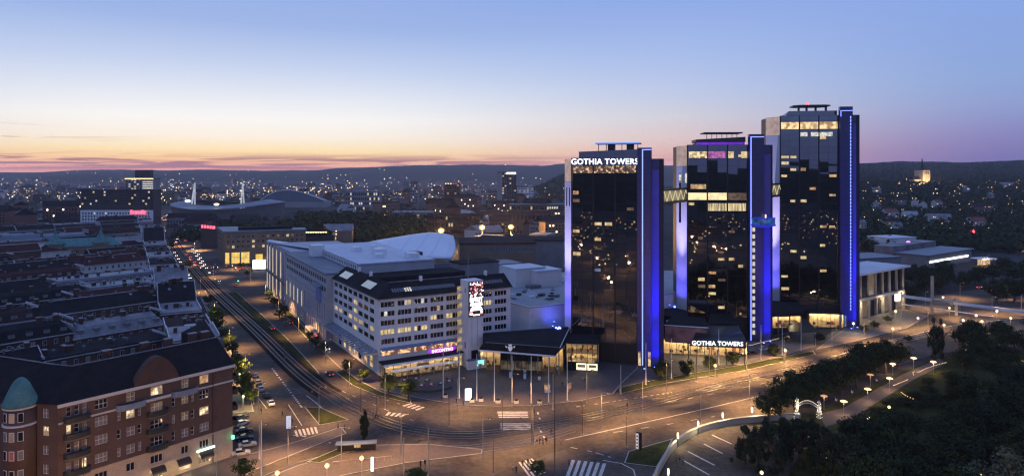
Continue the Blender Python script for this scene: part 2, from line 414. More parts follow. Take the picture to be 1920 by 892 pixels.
# ================================================================ terrain
def sst(a, b, x):
    t = max(0, min(1, (x - a) / (b - a))); return t * t * (3 - 2 * t)
SKYL = [(-1.2, 321), (-.744, 321), (-.68, 322), (-.63, 318.5), (-.56, 318), (-.5, 319.5), (-.45, 318), (-.4, 319.5), (-.36, 320), (-.28, 319), (-.25, 315), (-.2, 313.5),
        (-.136, 309.5), (-.09, 310), (-.045, 308.5), (0, 310), (.046, 311), (.076, 307), (.12, 309), (.2, 311), (.3, 310), (.4, 309), (.5, 307), (.565, 303), (.6, 303.5), (.65, 305), (.71, 302.5), (.76, 300), (1.2, 300)]
def skyl(u):
    u = max(-1.19, min(1.19, u))
    for (a, p), (b, q) in zip(SKYL, SKYL[1:]):
        if a <= u <= b: return p + (q - p) * (u - a) / (b - a)
def terrain(x, y):
    r = math.hypot(x, y)
    if r < 520: return 0.0
    az = math.atan2(x, y)
    if abs(az) > rad(52):                           # behind and beside the drone: a wooded rise
        k = sst(52, 75, abs(math.degrees(az)))
        front = 90 * sst(1500, 5000, r)
        return (1 - k) * front + k * (88 + 26 * noise.noise((az * 5, 1.3, 0)) + 6 * noise.noise((x * .01, y * .01, 2))) * sst(560, 1150, r)
    u = x / max(y, 1)
    right = sst(.24, .46, u)
    yr = 7800 - 3900 * right
    zr = H + (YH - skyl(u)) * yr / F
    n = noise.noise((x * .0011, y * .0011, 0)) * 14 + noise.noise((x * .0045, y * .0045, 3)) * 5
    h = 0
    t = sst(4300 - 3650 * right, yr, y)
    if right > 0:
        # the houses' slope: about 17 m at 800 m, 46 m at 1500 m
        slope = 8 * sst(600, 850, y) + 36 * sst(850, 1550, y) + (zr - 44) * sst(1700, yr, y)
        h = right * slope + (1 - right) * zr * t
    else:
        h = zr * t
    h += n * sst(800, 2600, y) * (0.25 if h < 10 else .8) * (1 - sst(yr * .8, yr, y))
    h += 62 * math.exp(-((u - .085) / .042) ** 2) * math.exp(-((y - 2300) / 520) ** 2)
    h += 30 * math.exp(-((u + .62) / .12) ** 2) * math.exp(-((y - 5200) / 900) ** 2)
    h += noise.noise((x * .02, y * .02, 7)) * 2.4 * sst(40, 70, h)
    h += (noise.noise((x * .006, y * .006, 11)) * 5 + noise.noise((x * .016, y * .016, 5)) * 4) * sst(2500, 5000, y)
    if y > yr: h = h - (y - yr) * .012
    return h
def make_ground():
    rs = [0.01, 60, 130, 200, 300, 400, 500]
    r = 540
    while r < 9000: rs.append(r); r *= 1.035
    azs = []
    a = -180.0
    while a < 180: azs.append(a); a += .4 if abs(a) < 56 else 2.0
    b = MB(); nA = len(azs)
    for r in rs:
        for a in azs:
            x = r * math.sin(rad(a)); y = r * math.cos(rad(a)); b.v.append((x, y, terrain(x, y) - .12))
    for i in range(len(rs) - 1):
        for k in range(nA):
            q = (k + 1) % nA
            f = (i * nA + k, i * nA + q, (i + 1) * nA + q, (i + 1) * nA + k)
            z = sum(b.v[j][2] for j in f) / 4
            x, y, _ = b.v[f[0]]
            b.f.append(f[::-1]); b.m.append(1 if (z > 14 or (x > .42 * y and y > 640)) else 0)
    b.smooth = True
    o = b.build('ground', ('ground_earth', 'forest')); tag(o, kind='structure')
make_ground()
# ================================================================ roads, pavements, tracks
def flat(name, pix, z, mat, kind='structure', thick=None, world=False):
    P = list(pix) if world else [G(*p) for p in pix]
    area = sum(P[i][0] * P[(i + 1) % len(P)][1] - P[(i + 1) % len(P)][0] * P[i][1] for i in range(len(P)))
    if area < 0: P.reverse()
    b = MB()
    if thick: b.prism(P, z - thick, z, bottom=False)
    else: b.quad(*[(p[0], p[1], z) for p in P])
    o = tag(b.build(name, mat), kind=kind)
    if name in ('pavement', 'forecourt_paving') or (name == 'lawn' and thick):
        n = len(P); c = MB(); Q = [Vector(p) for p in P]
        for i in range(n):
            a, d = Q[i], Q[(i + 1) % n]; t = (d - a).normalized() * .0; nn = Vector((-(d - a).y, (d - a).x)).normalized() * .32
            c.quad((a.x, a.y, z + .006), (d.x, d.y, z + .006), (d.x + nn.x, d.y + nn.y, z + .006), (a.x + nn.x, a.y + nn.y, z + .006))
        c.build('kerb', 'kerb', o)
    return o
flat('road', [(290, 392), (299, 430), (318, 478), (345, 515), (372, 555), (398, 610), (420, 660), (434, 720), (436, 800), (500, 840), (720, 790), (700, 715), (600, 620), (545, 545), (470, 500), (361, 430), (328, 405), (318, 392)], .004, 'asphalt')
flat('road', [(300, 960), (436, 800), (440, 735), (600, 720), (700, 710), (1120, 742), (1185, 730), (1262, 800), (1235, 892), (1250, 960)], .0, 'asphalt')
flat('road', [(1090, 755), (1190, 737), (1330, 706), (1530, 664), (1620, 640), (1700, 618), (1800, 598), (1930, 586), (1990, 640), (1760, 662), (1640, 697), (1500, 752), (1380, 790), (1255, 836), (1235, 892), (1060, 860)], .008, 'asphalt')
flat('road', [(385, 522), (480, 508), (640, 498), (760, 492), (760, 500), (640, 512), (520, 530), (430, 560)], .012, 'asphalt')
flat('road', [(1690, 600), (1720, 560), (1790, 548), (1925, 530), (1990, 560), (1925, 600), (1800, 612)], .012, 'asphalt')
# pavements stand a kerb's height above the road
flat('pavement', [(497, 530), (520, 565), (556, 606), (600, 655), (648, 700), (700, 727), (790, 747), (860, 759), (930, 762), (1010, 760), (1090, 751), (1150, 738), (1168, 716), (1196, 690), (1196, 660), (900, 680), (711, 696), (626, 632), (545, 545), (505, 524)], .12, 'paving_dark', thick=.3)
flat('pavement', [(372, 548), (398, 590), (424, 640), (448, 690), (470, 745), (476, 772), (430, 775), (430, 690), (395, 600)], .12, 'paving', thick=.3)
flat('pavement', [(426, 858), (470, 850), (520, 838), (560, 826), (640, 800), (650, 812), (560, 848), (470, 884), (430, 920), (330, 960), (300, 900)], .12, 'paving_dark', thick=.3)
flat('pavement', [(510, 892), (560, 872), (700, 834), (800, 832), (905, 842), (905, 850), (760, 868), (640, 892), (560, 920)], .12, 'paving_dark', thick=.3)
flat('forecourt', [(1168, 716), (1196, 686), (1240, 672), (1400, 668), (1530, 640), (1600, 600), (1690, 575), (1720, 600), (1640, 628), (1525, 655), (1390, 682), (1240, 707), (1160, 730)], .02, 'asphalt_dark')
flat('forecourt_paving', [(1240, 672), (1300, 684), (1402, 683), (1460, 668), (1530, 648), (1530, 610), (1402, 640), (1240, 655)], .1, 'paving', thick=.3)
flat('forecourt_paving', [(1600, 604), (1690, 578), (1740, 592), (1700, 615), (1600, 640), (1530, 655)], .1, 'paving', thick=.3)
flat('lawn', [(1163, 738), (1250, 718), (1400, 694), (1530, 664), (1524, 657), (1390, 684), (1240, 709), (1160, 726)], .1, 'grass', thick=.3)
flat('lawn', [(570, 762), (602, 764), (655, 787), (598, 797)], .1, 'grass', thick=.3)
flat('lawn', [(628, 697), (660, 722), (705, 741), (770, 756), (772, 750), (715, 734), (675, 714), (645, 692)], .14, 'grass', thick=.3)
flat('lawn', [(506, 560), (540, 598), (590, 650), (600, 650), (560, 600), (520, 560)], .14, 'grass', thick=.3)
flat('lawn', [(424, 548), (460, 582), (520, 640), (590, 700), (600, 700), (545, 640), (490, 588), (445, 548)], .06, 'grass', thick=.3)
flat('lawn', [(1178, 846), (1262, 822), (1250, 848), (1232, 876), (1170, 868)], .14, 'grass', thick=.3)
flat('lawn', [(575, 866), (640, 838), (700, 832), (700, 838), (640, 852), (600, 868)], .16, 'grass', thick=.3)
flat('road', [(-170, -230), (170, -230), (170, 100), (110, 150), (-70, 150), (-170, 100)], -.004, 'asphalt', world=True)
flat('park_ground', [(1250, 900), (1270, 850), (1310, 815), (1380, 797), (1470, 790), (1560, 760), (1660, 710), (1760, 668), (1990, 648), (2300, 760), (2300, 1200), (1200, 1200)], .02, 'grass')
flat('parking_yard', [(1236, 900), (1262, 845), (1310, 812), (1390, 796), (1470, 800), (1500, 850), (1440, 960), (1230, 960)], .05, 'asphalt')
flat('park_path', [(1535, 775), (1580, 765), (1690, 703), (1760, 672), (1775, 680), (1712, 712), (1600, 782), (1548, 800)], .06, 'paving_dark')
flat('yard', [(1600, 470), (1690, 452), (1700, 470), (1610, 492)], .1, 'paving')
flat('yard', [(820, 452), (1060, 440), (1060, 468), (860, 478)], .1, 'asphalt')
# tram track: ballast bed, sleepers, rails
TRK = [(299, 408), (306.7, 420), (319, 440), (333.6, 464), (348, 486), (364, 504.5), (401, 545), (448, 588.6), (488, 625.6), (535.5, 672.7), (557, 693), (590.7, 720.6), (618, 738)]
TRK2 = [(655, 762), (700, 783), (760, 803), (840, 815), (930, 812), (1030, 795), (1160, 770), (1330, 727), (1530, 680), (1660, 645), (1760, 622)]
def smooth_path(P, step):
    out = []
    for i in range(len(P) - 1):
        p0, p1, p2, p3 = (Vector(P[max(i - 1, 0)] + (0,)), Vector(P[i] + (0,)), Vector(P[i + 1] + (0,)), Vector(P[min(i + 2, len(P) - 1)] + (0,)))
        n = max(1, int((p2 - p1).length / step))
        for k in range(n):
            t = k / n
            out.append(.5 * ((2 * p1) + (p2 - p0) * t + (2 * p0 - 5 * p1 + 4 * p2 - p3) * t * t + (3 * p1 - p0 - 3 * p2 + p3) * t ** 3))
    out.append(Vector(P[-1] + (0,))); return out
def offs(path, d):
    o = []
    for i, p in enumerate(path):
        t = (path[min(i + 1, len(path) - 1)] - path[max(i - 1, 0)]).normalized(); o.append(p + Vector((t.y, -t.x, 0)) * d)
    return o
def ribbon(name, path, d0, d1, z, mat, dz=0, parent=None):
    a, c = offs(path, d0), offs(path, d1); b = MB(); n = len(path)
    if dz:
        for p in a: b.v.append((p.x, p.y, z))
        for p in c: b.v.append((p.x, p.y, z))
        for p in a: b.v.append((p.x, p.y, z - dz))
        for p in c: b.v.append((p.x, p.y, z - dz))
        for i in range(n - 1):
            for q in ((i, i + 1, n + i + 1, n + i), (i, 2 * n + i, 2 * n + i + 1, i + 1), (n + i, n + i + 1, 3 * n + i + 1, 3 * n + i)): b.f.append(q); b.m.append(0)
    else:
        for p, q in zip(a, c): b.v.append((p.x, p.y, z)); b.v.append((q.x, q.y, z))
        for i in range(n - 1): b.f.append((2 * i, 2 * i + 1, 2 * i + 3, 2 * i + 2)); b.m.append(0)
    return b.build(name, mat, parent)
tp = smooth_path([G(*p) for p in TRK], 6)
bed = tag(ribbon('track_bed', tp, -4.3, 4.3, .10, 'ballast', .2), kind='structure')
tp_all = smooth_path([G(*p) for p in TRK + TRK2], 6)
tr = tag(empty('tram_track', (0, 0, 0), 0, 'steel double tram track curving from the long avenue across the crossing', 'tram track'))
for c in (-1.7, 1.7):
    for g in (-.75, .75): ribbon('rail', tp_all, c + g - .07, c + g + .07, .17, 'rail', .16, tr)
sl = MB(); acc = 0; last = tp[-1]
for i in range(len(tp) - 1, 0, -1):
    seg = tp[i - 1] - tp[i]; L_ = seg.length; t = seg.normalized(); nrm = Vector((t.y, -t.x, 0))
    if tp[i].y > 420: break
    k = 0.0
    while k < L_:
        p = tp[i] + t * k
        for c in (-1.7, 1.7):
            q = p + nrm * c
            a = [q + nrm * 1.2 + t * .12, q - nrm * 1.2 + t * .12, q - nrm * 1.2 - t * .12, q + nrm * 1.2 - t * .12]
            sl.prism([(v.x, v.y) for v in a], .08, .125, bottom=False)
        k += .8
so = sl.build('sleepers', 'sleeper', tr); so['kind'] = 'stuff'
# second pair of rails swinging off towards the near stop
tp3 = smooth_path([G(*p) for p in [(470, 905), (560, 868), (660, 846), (770, 838), (880, 836), (980, 822), (1060, 800)]], 6)
tr2 = tag(empty('tram_track', (0, 0, 0), 0, 'steel tram track running past the stop shelter with two globe lamps', 'tram track'))
for g in (-.75, .75, 2.65, 4.15): ribbon('rail', tp3, g - .07, g + .07, .03, 'rail', .05, tr2)
# worn lanes and repair patches in the asphalt
for d in (-2.45, -.95, .95, 2.45): tag(ribbon('worn_lane', smooth_path([G(*p) for p in TRK2], 6), d - .45, d + .45, .013, 'asphalt_patch'), kind='structure')
for d in (-.75, .75, 2.65, 4.15): tag(ribbon('worn_lane', tp3, d - .4, d + .4, .011, 'asphalt_patch'), kind='structure')
for pp in ([(725, 798), (752, 796), (790, 818), (762, 822)], [(748, 822), (770, 820), (812, 846), (788, 850)], [(1095, 766), (1150, 758), (1160, 770), (1110, 782)], [(540, 712), (572, 712), (582, 726), (548, 726)], [(880, 790), (930, 788), (920, 800), (886, 802)], [(1190, 800), (1235, 792), (1240, 800), (1198, 810)]):
    flat('asphalt_repair', pp, .016, 'asphalt_patch')
for pp in ([(1180, 772), (1300, 752), (1304, 758), (1185, 780)], [(1020, 852), (1060, 842), (1066, 850), (1026, 862)]): flat('asphalt_repair', pp, .015, 'asphalt_dark')
# painted markings
def line(pix, w=.25, dash=None, z=.022, name='lane_line'):
    path = smooth_path([G(*p) for p in pix], 1.0 if dash else 8)
    if not dash: return tag(ribbon(name, path, -w / 2, w / 2, z, 'paint'), kind='structure')
    b = MB(); on, off = dash; tot = 0
    for i in range(len(path) - 1):
        a, c = path[i], path[i + 1]
        if (tot % (on + off)) < on:
            t = (c - a).normalized(); nn = Vector((t.y, -t.x, 0)) * (w / 2)
            b.quad(*[(v.x, v.y, z) for v in (a + nn, c + nn, c - nn, a - nn)])
        tot += (c - a).length
    return tag(b.build(name, 'paint'), kind='structure')
line([(510, 690), (535, 722), (566, 763)], .55, (1, 1))
line([(1060, 824), (1200, 793), (1330, 764), (1440, 738)], .3)
line([(575, 741), (592, 754), (608, 768)], .3); line([(540, 757), (566, 797)], .22)
line([(640, 732), (720, 766), (780, 790)], .2, (2, 4)); line([(700, 742), (760, 760)], .2, (2, 3))
line([(1150, 810), (1250, 795), (1340, 780)], .2, (3, 5)); line([(1170, 772), (1300, 745), (1440, 716), (1540, 690)], .2, (3, 5)); line([(1180, 757), (1330, 726), (1500, 690)], .2, (3, 6))
line([(1080, 762), (1150, 752), (1260, 735)], .3, (1, 1)); line([(1010, 800), (1015, 810), (1022, 822)], .4, (1, 1)); line([(1008, 772), (1014, 790)], .5, (1, 1))
line([(430, 640), (470, 700), (500, 745)], .2, (3, 5)); line([(520, 640), (575, 690), (640, 735)], .2, (3, 6)); line([(484, 745), (500, 765)], .2)
line([(545, 845), (575, 838), (588, 832), (580, 822)], .3); line([(550, 815), (600, 822), (620, 830)], .4, (1, 1))
line([(1070, 838), (1110, 846), (1150, 858)], .3, (1, 1)); line([(1130, 862), (1165, 868), (1188, 880), (1192, 895)], .3)
line([(350, 470), (400, 520), (440, 555), (500, 615)], .2, (3, 5)); line([(385, 545), (430, 630)], .2, (3, 5))
line([(1560, 668), (1700, 630), (1800, 608), (1920, 596)], .3)
def zebra(c0, c1, c2, c3, n, z=.026):
    # c0-c1: one end line, c3-c2: the other; n stripes laid side by side from c0 to c1, each running towards c3-c2
    a, b_, c, d = [Vector(G(*p) + (z,)) for p in (c0, c1, c2, c3)]; b = MB()
    root = tag(empty('zebra_crossing', (0, 0, 0), 0, None, None)); root['kind'] = 'structure'
    for i in range(n):
        t0, t1 = (i + .0) / n, (i + .55) / n
        q = MB(); q.quad(a.lerp(b_, t0), a.lerp(b_, t1), d.lerp(c, t1), d.lerp(c, t0)); q.build('stripe', 'paint', root)
zebra((932, 771), (936, 784), (991, 784), (989, 771), 4)
zebra((938, 793), (939, 807), (996, 806), (994, 793), 4)
zebra((770, 755), (800, 764), (786, 770), (754, 760), 4)
zebra((728, 772), (768, 776), (756, 782), (722, 778), 4)
zebra((551, 806), (596, 799), (600, 811), (556, 818), 6)
zebra((1072, 861), (1142, 869), (1128, 908), (1056, 905), 6)
zebra((972, 866), (1000, 858), (1026, 884), (994, 896), 5)
# ================================================================ shared building pieces
def rotl(dx, dy): return math.atan2(dy, dx)
def text_mesh(key, txt, size, ext, mat, bold=.0, align='CENTER', spacing=1.0):
    def f():
        c = bpy.data.curves.new('t', 'FONT'); c.body = txt; c.size = size; c.extrude = ext; c.offset = bold; c.align_x = align; c.space_character = spacing
        c.resolution_u = 3
        o = bpy.data.objects.new('t', c); COL.objects.link(o); bpy.context.view_layer.update()
        me = bpy.data.meshes.new_from_object(o.evaluated_get(bpy.context.evaluated_depsgraph_get())); bpy.data.objects.remove(o); bpy.data.curves.remove(c)
        me.name = 'lettering'; me.materials.clear(); me.materials.append(M(mat)); return me
    return cached(('txt', key), f)
def sign(parent, txt, x, y, z, size, mat, ext=.12, bold=.02, spacing=1.0, rz=0, sx=1.0, name='lettering'):
    return ob(name, text_mesh((txt, size, mat, ext, bold, spacing), txt, size, ext, mat, bold, 'CENTER', spacing), parent, loc=(x, y, z), rot=(rad(90), 0, rz), sc=(sx, 1, 1))
def wall_mesh(W_, H_, ops, depth, z0=0.0):
    b = MB(); xs = sorted({0.0, W_} | {round(o[0], 4) for o in ops} | {round(o[1], 4) for o in ops}); zs = sorted({z0, H_} | {round(o[2], 4) for o in ops} | {round(o[3], 4) for o in ops})
    xs = [x for x in xs if 0 <= x <= W_]; zs = [z for z in zs if z0 <= z <= H_]
    def inside(x, z): return any(o[0] < x < o[1] and o[2] < z < o[3] for o in ops)
    for j in range(len(zs) - 1):
        run = None; zc = (zs[j] + zs[j + 1]) / 2
        for i in range(len(xs) - 1):
            s = not inside((xs[i] + xs[i + 1]) / 2, zc)
            if s and run is None: run = xs[i]
            if run is not None and (not s or i == len(xs) - 2):
                e = xs[i + 1] if s else xs[i]
                b.quad((run, 0, zs[j]), (e, 0, zs[j]), (e, 0, zs[j + 1]), (run, 0, zs[j + 1])); run = None
    for x0, x1, a, c in ops:
        b.quad((x0, 0, a), (x0, 0, c), (x0, depth, c), (x0, depth, a)); b.quad((x1, 0, c), (x1, 0, a), (x1, depth, a), (x1, depth, c))
        b.quad((x0, 0, a), (x0, depth, a), (x1, depth, a), (x1, 0, a)); b.quad((x0, 0, c), (x1, 0, c), (x1, depth, c), (x0, depth, c))
    return b
def frame_mesh(w, h, nx, nz, t, mat, d=.08):
    def f():
        b = MB(); b.box(0, t, 0, d, 0, h); b.box(w - t, w, 0, d, 0, h); b.box(t, w - t, 0, d, 0, t); b.box(t, w - t, 0, d, h - t, h)
        for i in range(1, nx): x = w * i / nx; b.box(x - t / 2, x + t / 2, .004, d - .004, t, h - t)
        for j in range(1, nz): z = h * j / nz; b.box(t, w - t, .008, d - .008, z - t / 2, z + t / 2)
        return b.mesh('window', mat)
    return cached(('fr', round(w, 2), round(h, 2), nx, nz, t, mat), f)
def window(parent, base, x, z, w, h, pane, nx=2, nz=1, depth=.25, t=.09, fmat='window_white', name='window'):
    """base = (X, Y, rz) of a wall's local frame; the frame sits back in the opening, its pane behind it"""
    X, Y, a = base; ca, sa = math.cos(a), math.sin(a); y = depth - .1
    o = ob(name, frame_mesh(w, h, nx, nz, t, fmat), parent, loc=(X + ca * x - sa * y, Y + sa * x + ca * y, z), rz=a)
    ob('pane', ubox(pane), o, loc=(0, .06, 0), sc=(w, .06, h))
    return o
def strip_wall(root, A, B, H_, rows, mat, depth=.25, z0=0.0, name='wall', fmat='window_white', t=.09):
    """A, B in root space, left to right seen from outside; rows = (z, h, [(x, w, pane, nx, nz), ...])"""
    dx, dy = B[0] - A[0], B[1] - A[1]; W_ = math.hypot(dx, dy); a = math.atan2(dy, dx)
    ops = [(x, x + w, z, z + h) for z, h, ws in rows for x, w, *_ in ws]
    ob(name, wall_mesh(W_, H_, ops, depth, z0).mesh(name, mat), root, loc=(A[0], A[1], 0), rz=a)
    for z, h, ws in rows:
        for x, w, pane, *r in ws:
            window(root, (A[0], A[1], a), x, z, w, h, pane, *(r or (2, 1)), depth=depth, fmat=fmat, t=t)
    return W_, a
def roof_gable(b, w, d, z0, h, ov=.4, hip=0.0):
    """ridge along x"""
    x0, x1, y0, y1 = -ov, w + ov, -ov, d + ov; ym = d / 2; rx0, rx1 = x0 + hip, x1 - hip
    b.quad((x0, y0, z0), (x1, y0, z0), (rx1, ym, z0 + h), (rx0, ym, z0 + h)); b.quad((x1, y1, z0), (x0, y1, z0), (rx0, ym, z0 + h), (rx1, ym, z0 + h))
    b.quad((x1, y0, z0), (x1, y1, z0), (rx1, ym, z0 + h)); b.quad((x0, y1, z0), (x0, y0, z0), (rx0, ym, z0 + h)); b.quad((x0, y1, z0), (x1, y1, z0), (x1, y0, z0), (x0, y0, z0))
def lit_room(root, X, Y, rz, L_, depth, z0, z1, power, n=3, seed=1, strips=3):
    # a furnished room behind glass: floor, ceiling with light strips, back and end walls, furniture
    r = random.Random(seed); ca, sa = math.cos(rz), math.sin(rz)
    def bx(name, mat, x0, x1, y0, y1, a, c): return ob(name, ubox(mat), root, loc=(X + ca * x0 - sa * y0, Y + sa * x0 + ca * y0, a), rz=rz, sc=(x1 - x0, y1 - y0, c - a))
    bx('room_floor', 'room_floor', 0, L_, .12, depth, z0 - .1, z0); bx('room_ceiling', 'room_wall', 0, L_, .12, depth, z1 - .1, z1); bx('room_back_wall', 'room_wall', 0, L_, depth, depth + .15, z0, z1)
    bx('room_end_wall', 'room_wall', -.1, 0, .12, depth, z0, z1); bx('room_end_wall', 'room_wall', L_, L_ + .1, .12, depth, z0, z1)
    for k in range(strips): y = depth * (k + .7) / (strips + .3); bx('ceiling_light', 'lit_ceiling', L_ * .04, L_ * .96, y, y + .18, z1 - .2, z1 - .11)
    for k in range(int(L_ / 1.7)):
        x = r.uniform(.3, L_ - 1.3); y = r.uniform(.8, depth - 1); w = r.uniform(.4, 1.1); bx('furniture', r.choice(('room_dark', 'room_red', 'room_dark', 'bin_white')), x, x + w, y, y + .5, z0 + .01, z0 + r.choice((.75, .8, 1.1, 1.7)))
    for k in range(int(L_ / 3)):
        x = r.uniform(.3, L_ - 1.6); bx('wall_panel', r.choice(('room_dark', 'room_red', 'lit_warm', 'room_dark')), x, x + r.uniform(.6, 1.6), depth - .08, depth - .01, z0 + .6, z0 + r.uniform(1.6, 2.4))
    for k in range(n):
        x = L_ * (k + .5) / n; y = depth * .55; lamp(root, (X + ca * x - sa * y, Y + sa * x + ca * y, z1 - .45), power, (1, .74, .42), .25)
# ================================================================ the three glass towers
def tower(name, label, pl, pr, Yl, Yr, ztop, fh, depth, lside, lit, zlobby, top_lit=(), glass='facade_glass', nmod=2):
    A = Vector((XA(pl, Yl), Yl)); B = Vector((XA(pr, Yr), Yr)); d = B - A; w = d.length; a = math.atan2(d.y, d.x)
    root = empty(name, (A.x, A.y, 0), a, label, 'tower')
    # local direction of the pale left flank: parallel to the avenue
    g = Vector((-.502, .865)); ca, sa = math.cos(-a), math.sin(-a); gl = Vector((g.x * ca - g.y * sa, g.x * sa + g.y * ca)) * lside
    core = MB(); core.prism([(0.02, .35), (w + 9, .35), (w + 9, depth), (gl.x * 1.02 + .3, depth), (gl.x + .3, gl.y + .02)], 0, ztop - .5)
    core.build('core', 'black_metal', root)
    fl = MB(); fl.prism([(0, 0), (.5, .45), (gl.x + .5, gl.y + .45), (gl.x, gl.y)], 0, ztop - 9); fl.build('pale_flank_wall', 'fin_wall', root)
    cr = MB(); cr.prism([(0, 0), (.5, .45), (gl.x + .5, gl.y + .45), (gl.x, gl.y)], ztop - 8.9, ztop - .3); cr.build('glazed_flank_corner', 'lit_corner', root)
    nf = int((ztop - zlobby) / fh); bw = w / 3; mw = (bw - .5) / nmod
    gm = cached(('gp', glass, round(mw, 2), fh), lambda: panel(mw - .05, fh - .05, glass))
    for i in range(nf):
        z = ztop - (i + 1) * fh
        for b_ in range(3):
            for m_ in range(nmod):
                x = b_ * bw + .25 + m_ * mw
                o = ob('glass_panel', gm, root, loc=(x + .025, .02, z + .025), rot=(rad(R.uniform(-.4, .4)), 0, rad(R.uniform(-.5, .5))))
                k = lit(i, b_ * nmod + m_)
                if k:
                    wz = R.uniform(1.0, 1.35)
                    ob('lit_window', ubox(k), o, loc=(mw * .06, -.03, fh * .22), sc=(mw * R.uniform(.5, .84), .02, wz))
    for b_ in range(4):
        x = b_ * bw
        box('vertical_mullion', root, 'black_metal', x - .22, x + .22, -.18, .34, 0, ztop)
    for i in range(nf + 1):
        box('floor_band', root, 'black_metal', .2, w - .2, .04, .3, ztop - i * fh - .06, ztop - i * fh + .06)
    return root, w
def panel(w, h, mat):
    b = MB(); b.box(0, w, 0, .05, 0, h); return b.mesh('glass_panel', mat)
def shaft(root, x0, x1, zt, neon_x, zn, right_w, fin_w, dark_w, dash=False, ztop=70, proud=2.2, stair=None, zneon0=.5):
    s = box('lift_shaft', root, 'shaft_glass', x0, x1, -proud, .3, 0, zt)
    # glass joints
    z = 6.0
    while z < zt - 2:
        box('joint', root, 'black_metal', x0 + .1, x1 - .1, -proud - .03, -proud + .01, z, z + .08); z += 5.8
    if dash:
        z = zneon0
        while z < zn:
            box('neon_dash', root, 'neon_core', x0 + neon_x, x0 + neon_x + .35, -proud - .12, -proud - .02, z, z + 1.1); z += 1.55
        box('neon_tube', root, 'neon_core', x0 + .2, x1 - .1, -proud - .12, -proud - .02, zt - 2.0, zt - 1.75)
        box('neon_tube', root, 'neon_core', x0 + .2, x0 + .45, -proud - .12, -proud - .02, zt - 4.5, zt - 2.01)
    else:
        box('neon_tube', root, 'neon_core', x0 + neon_x, x0 + neon_x + .32, -proud - .14, -proud - .02, zneon0, zn)
        box('neon_tube', root, 'neon_core', x0 + neon_x, x1 - .05, -proud - .14, -proud - .02, zn + .01, zn + .3)
    z2 = ztop + .2
    f = box('blue_fin_wall', root, 'fin_blue', x1 + .05, x1 + fin_w, -.8, .3, 0, z2 - 4)
    box('end_glass', root, 'shaft_glass', x1 + .05, x1 + fin_w, -.75, .3, z2 - 3.9, z2)
    box('dark_end_wall', root, 'black_metal', x1 + fin_w + .02, x1 + fin_w + dark_w, -.6, .3, 0, z2)
    return s
def uplight(root, x, y, z, power=9000, rot=(rad(180), 0, 0), size=38, color=(.04, .05, 1.0), name='blue_uplighter'):
    b = MB(); b.lathe([(.35, 0), (.4, .3), (.3, .5)], 8); o = b.build(name, 'dark_metal', root, loc=(x, y, z))
    c = MB(); c.lathe([(.3, .52), (.18, .6)], 8); c.build('lens', 'bulb_blue', o)
    lamp(o, (0, 0, .8), power, color, .15, spot=size, rot=rot, blend=1.0)
    return o
BLUE3 = (((.02, .014, 1.0), 3600, 125), ((.03, .02, 1.0), 17000, 50), ((.03, .022, 1.0), 230000, 24))
BLUESH = tuple((c, p * .07, a) for c, p, a in BLUE3)
LILAC3 = (((.10, .08, 1.0), 8500, 120), ((.26, .20, 1.0), 26000, 54), ((.58, .50, 1.0), 270000, 27))
def wash(T, x, y, zt, z0, cols, rz=0.0, off=5.0):
    # three floodlights in one housing: a wide one for the foot, a medium one, a narrow one for the top
    for (c, p, size), f in zip(cols, (.28, .5, .86)):
        tilt = math.degrees(math.atan2(off, (zt - z0) * f)); k = ((zt - z0) / 60.0) ** 2
        uplight(T, x, y, z0, p * k, rot=(rad(180 - tilt), 0, rz), size=size, color=c, name='floodlight')
def flankwash(T, lside, z, zt):
    p, an = flank_pt(T, lside, .5, 7.0)
    wash(T, p.x, p.y, zt, z, LILAC3, an, 7.0)
def flank_pt(T, lside, t, off=.06):
    a = T.rotation_euler[2]; g = Vector((-.502, .865)); ca, sa = math.cos(-a), math.sin(-a); gl = Vector((g.x * ca - g.y * sa, g.x * sa + g.y * ca)); n = Vector((-gl.y, gl.x))
    if n.y > 0: n = -n
    return gl * (lside * t) + n * off, math.atan2(-gl.y, -gl.x)
def pick(seed, p, mats=('lit_warm', 'lit_yellow', 'lit_yellow', 'lit_dim', 'lit_dim', 'lit_orange')):
    r = random.Random(seed); return lambda i, m: (r.choice(mats) if r.random() < p else None)
# --- tower by the entrance hall
pk = pick(3, .03, ('lit_warm', 'lit_dim', 'lit_dim', 'lit_orange', 'lit_blueish'))
def lit1(i, m): return None if i < 3 else ({(5, 0): 'lit_dim', (8, 2): 'lit_yellow', (8, 3): 'lit_yellow', (9, 0): 'lit_warm', (10, 2): 'lit_warm', (12, 0): 'lit_warm', (6, 5): 'lit_dim', (14, 2): 'lit_blueish'}.get((i, m)) or pk(i, m))
T1, w1 = tower('hotel_tower', 'black glass tower with the white sign at its top, beside the entrance hall', 1072, 1195, 258, 252, 75.7, 2.85, 16, 4.6, lit1, 6)
z1 = 75.7
box('lit_restaurant_window', T1, 'lit_rest', .4, w1 - .4, -.06, .0, z1 - 5.6, z1 - 2.9)
for k in range(7): box('restaurant_mullion', T1, 'black_metal', .3 + k * (w1 - .8) / 6, .45 + k * (w1 - .8) / 6, -.12, -.06, z1 - 5.6, z1 - 2.9)
sign(T1, 'GOTHIA TOWERS', w1 / 2 + .1, -.32, z1 - 2.35, 3.0, 'sign_white', .16, .045, 1.06, sx=.98)
pt = MB(); pt.prism([(2.6, .6), (w1 + 4, .6), (w1 + 4, 12), (2.6, 12)], z1, lambda x, y: z1 + 2.4 + max(0, min(x - 2.6, 6)) * .14); pt.build('roof_parapet', 'upper_glass', T1)
shaft(T1, w1 + .1, w1 + 5.2, z1 + 3.6, 1.75, z1 + 2.7, 2, 2.6, 1.7, ztop=z1 - .6)
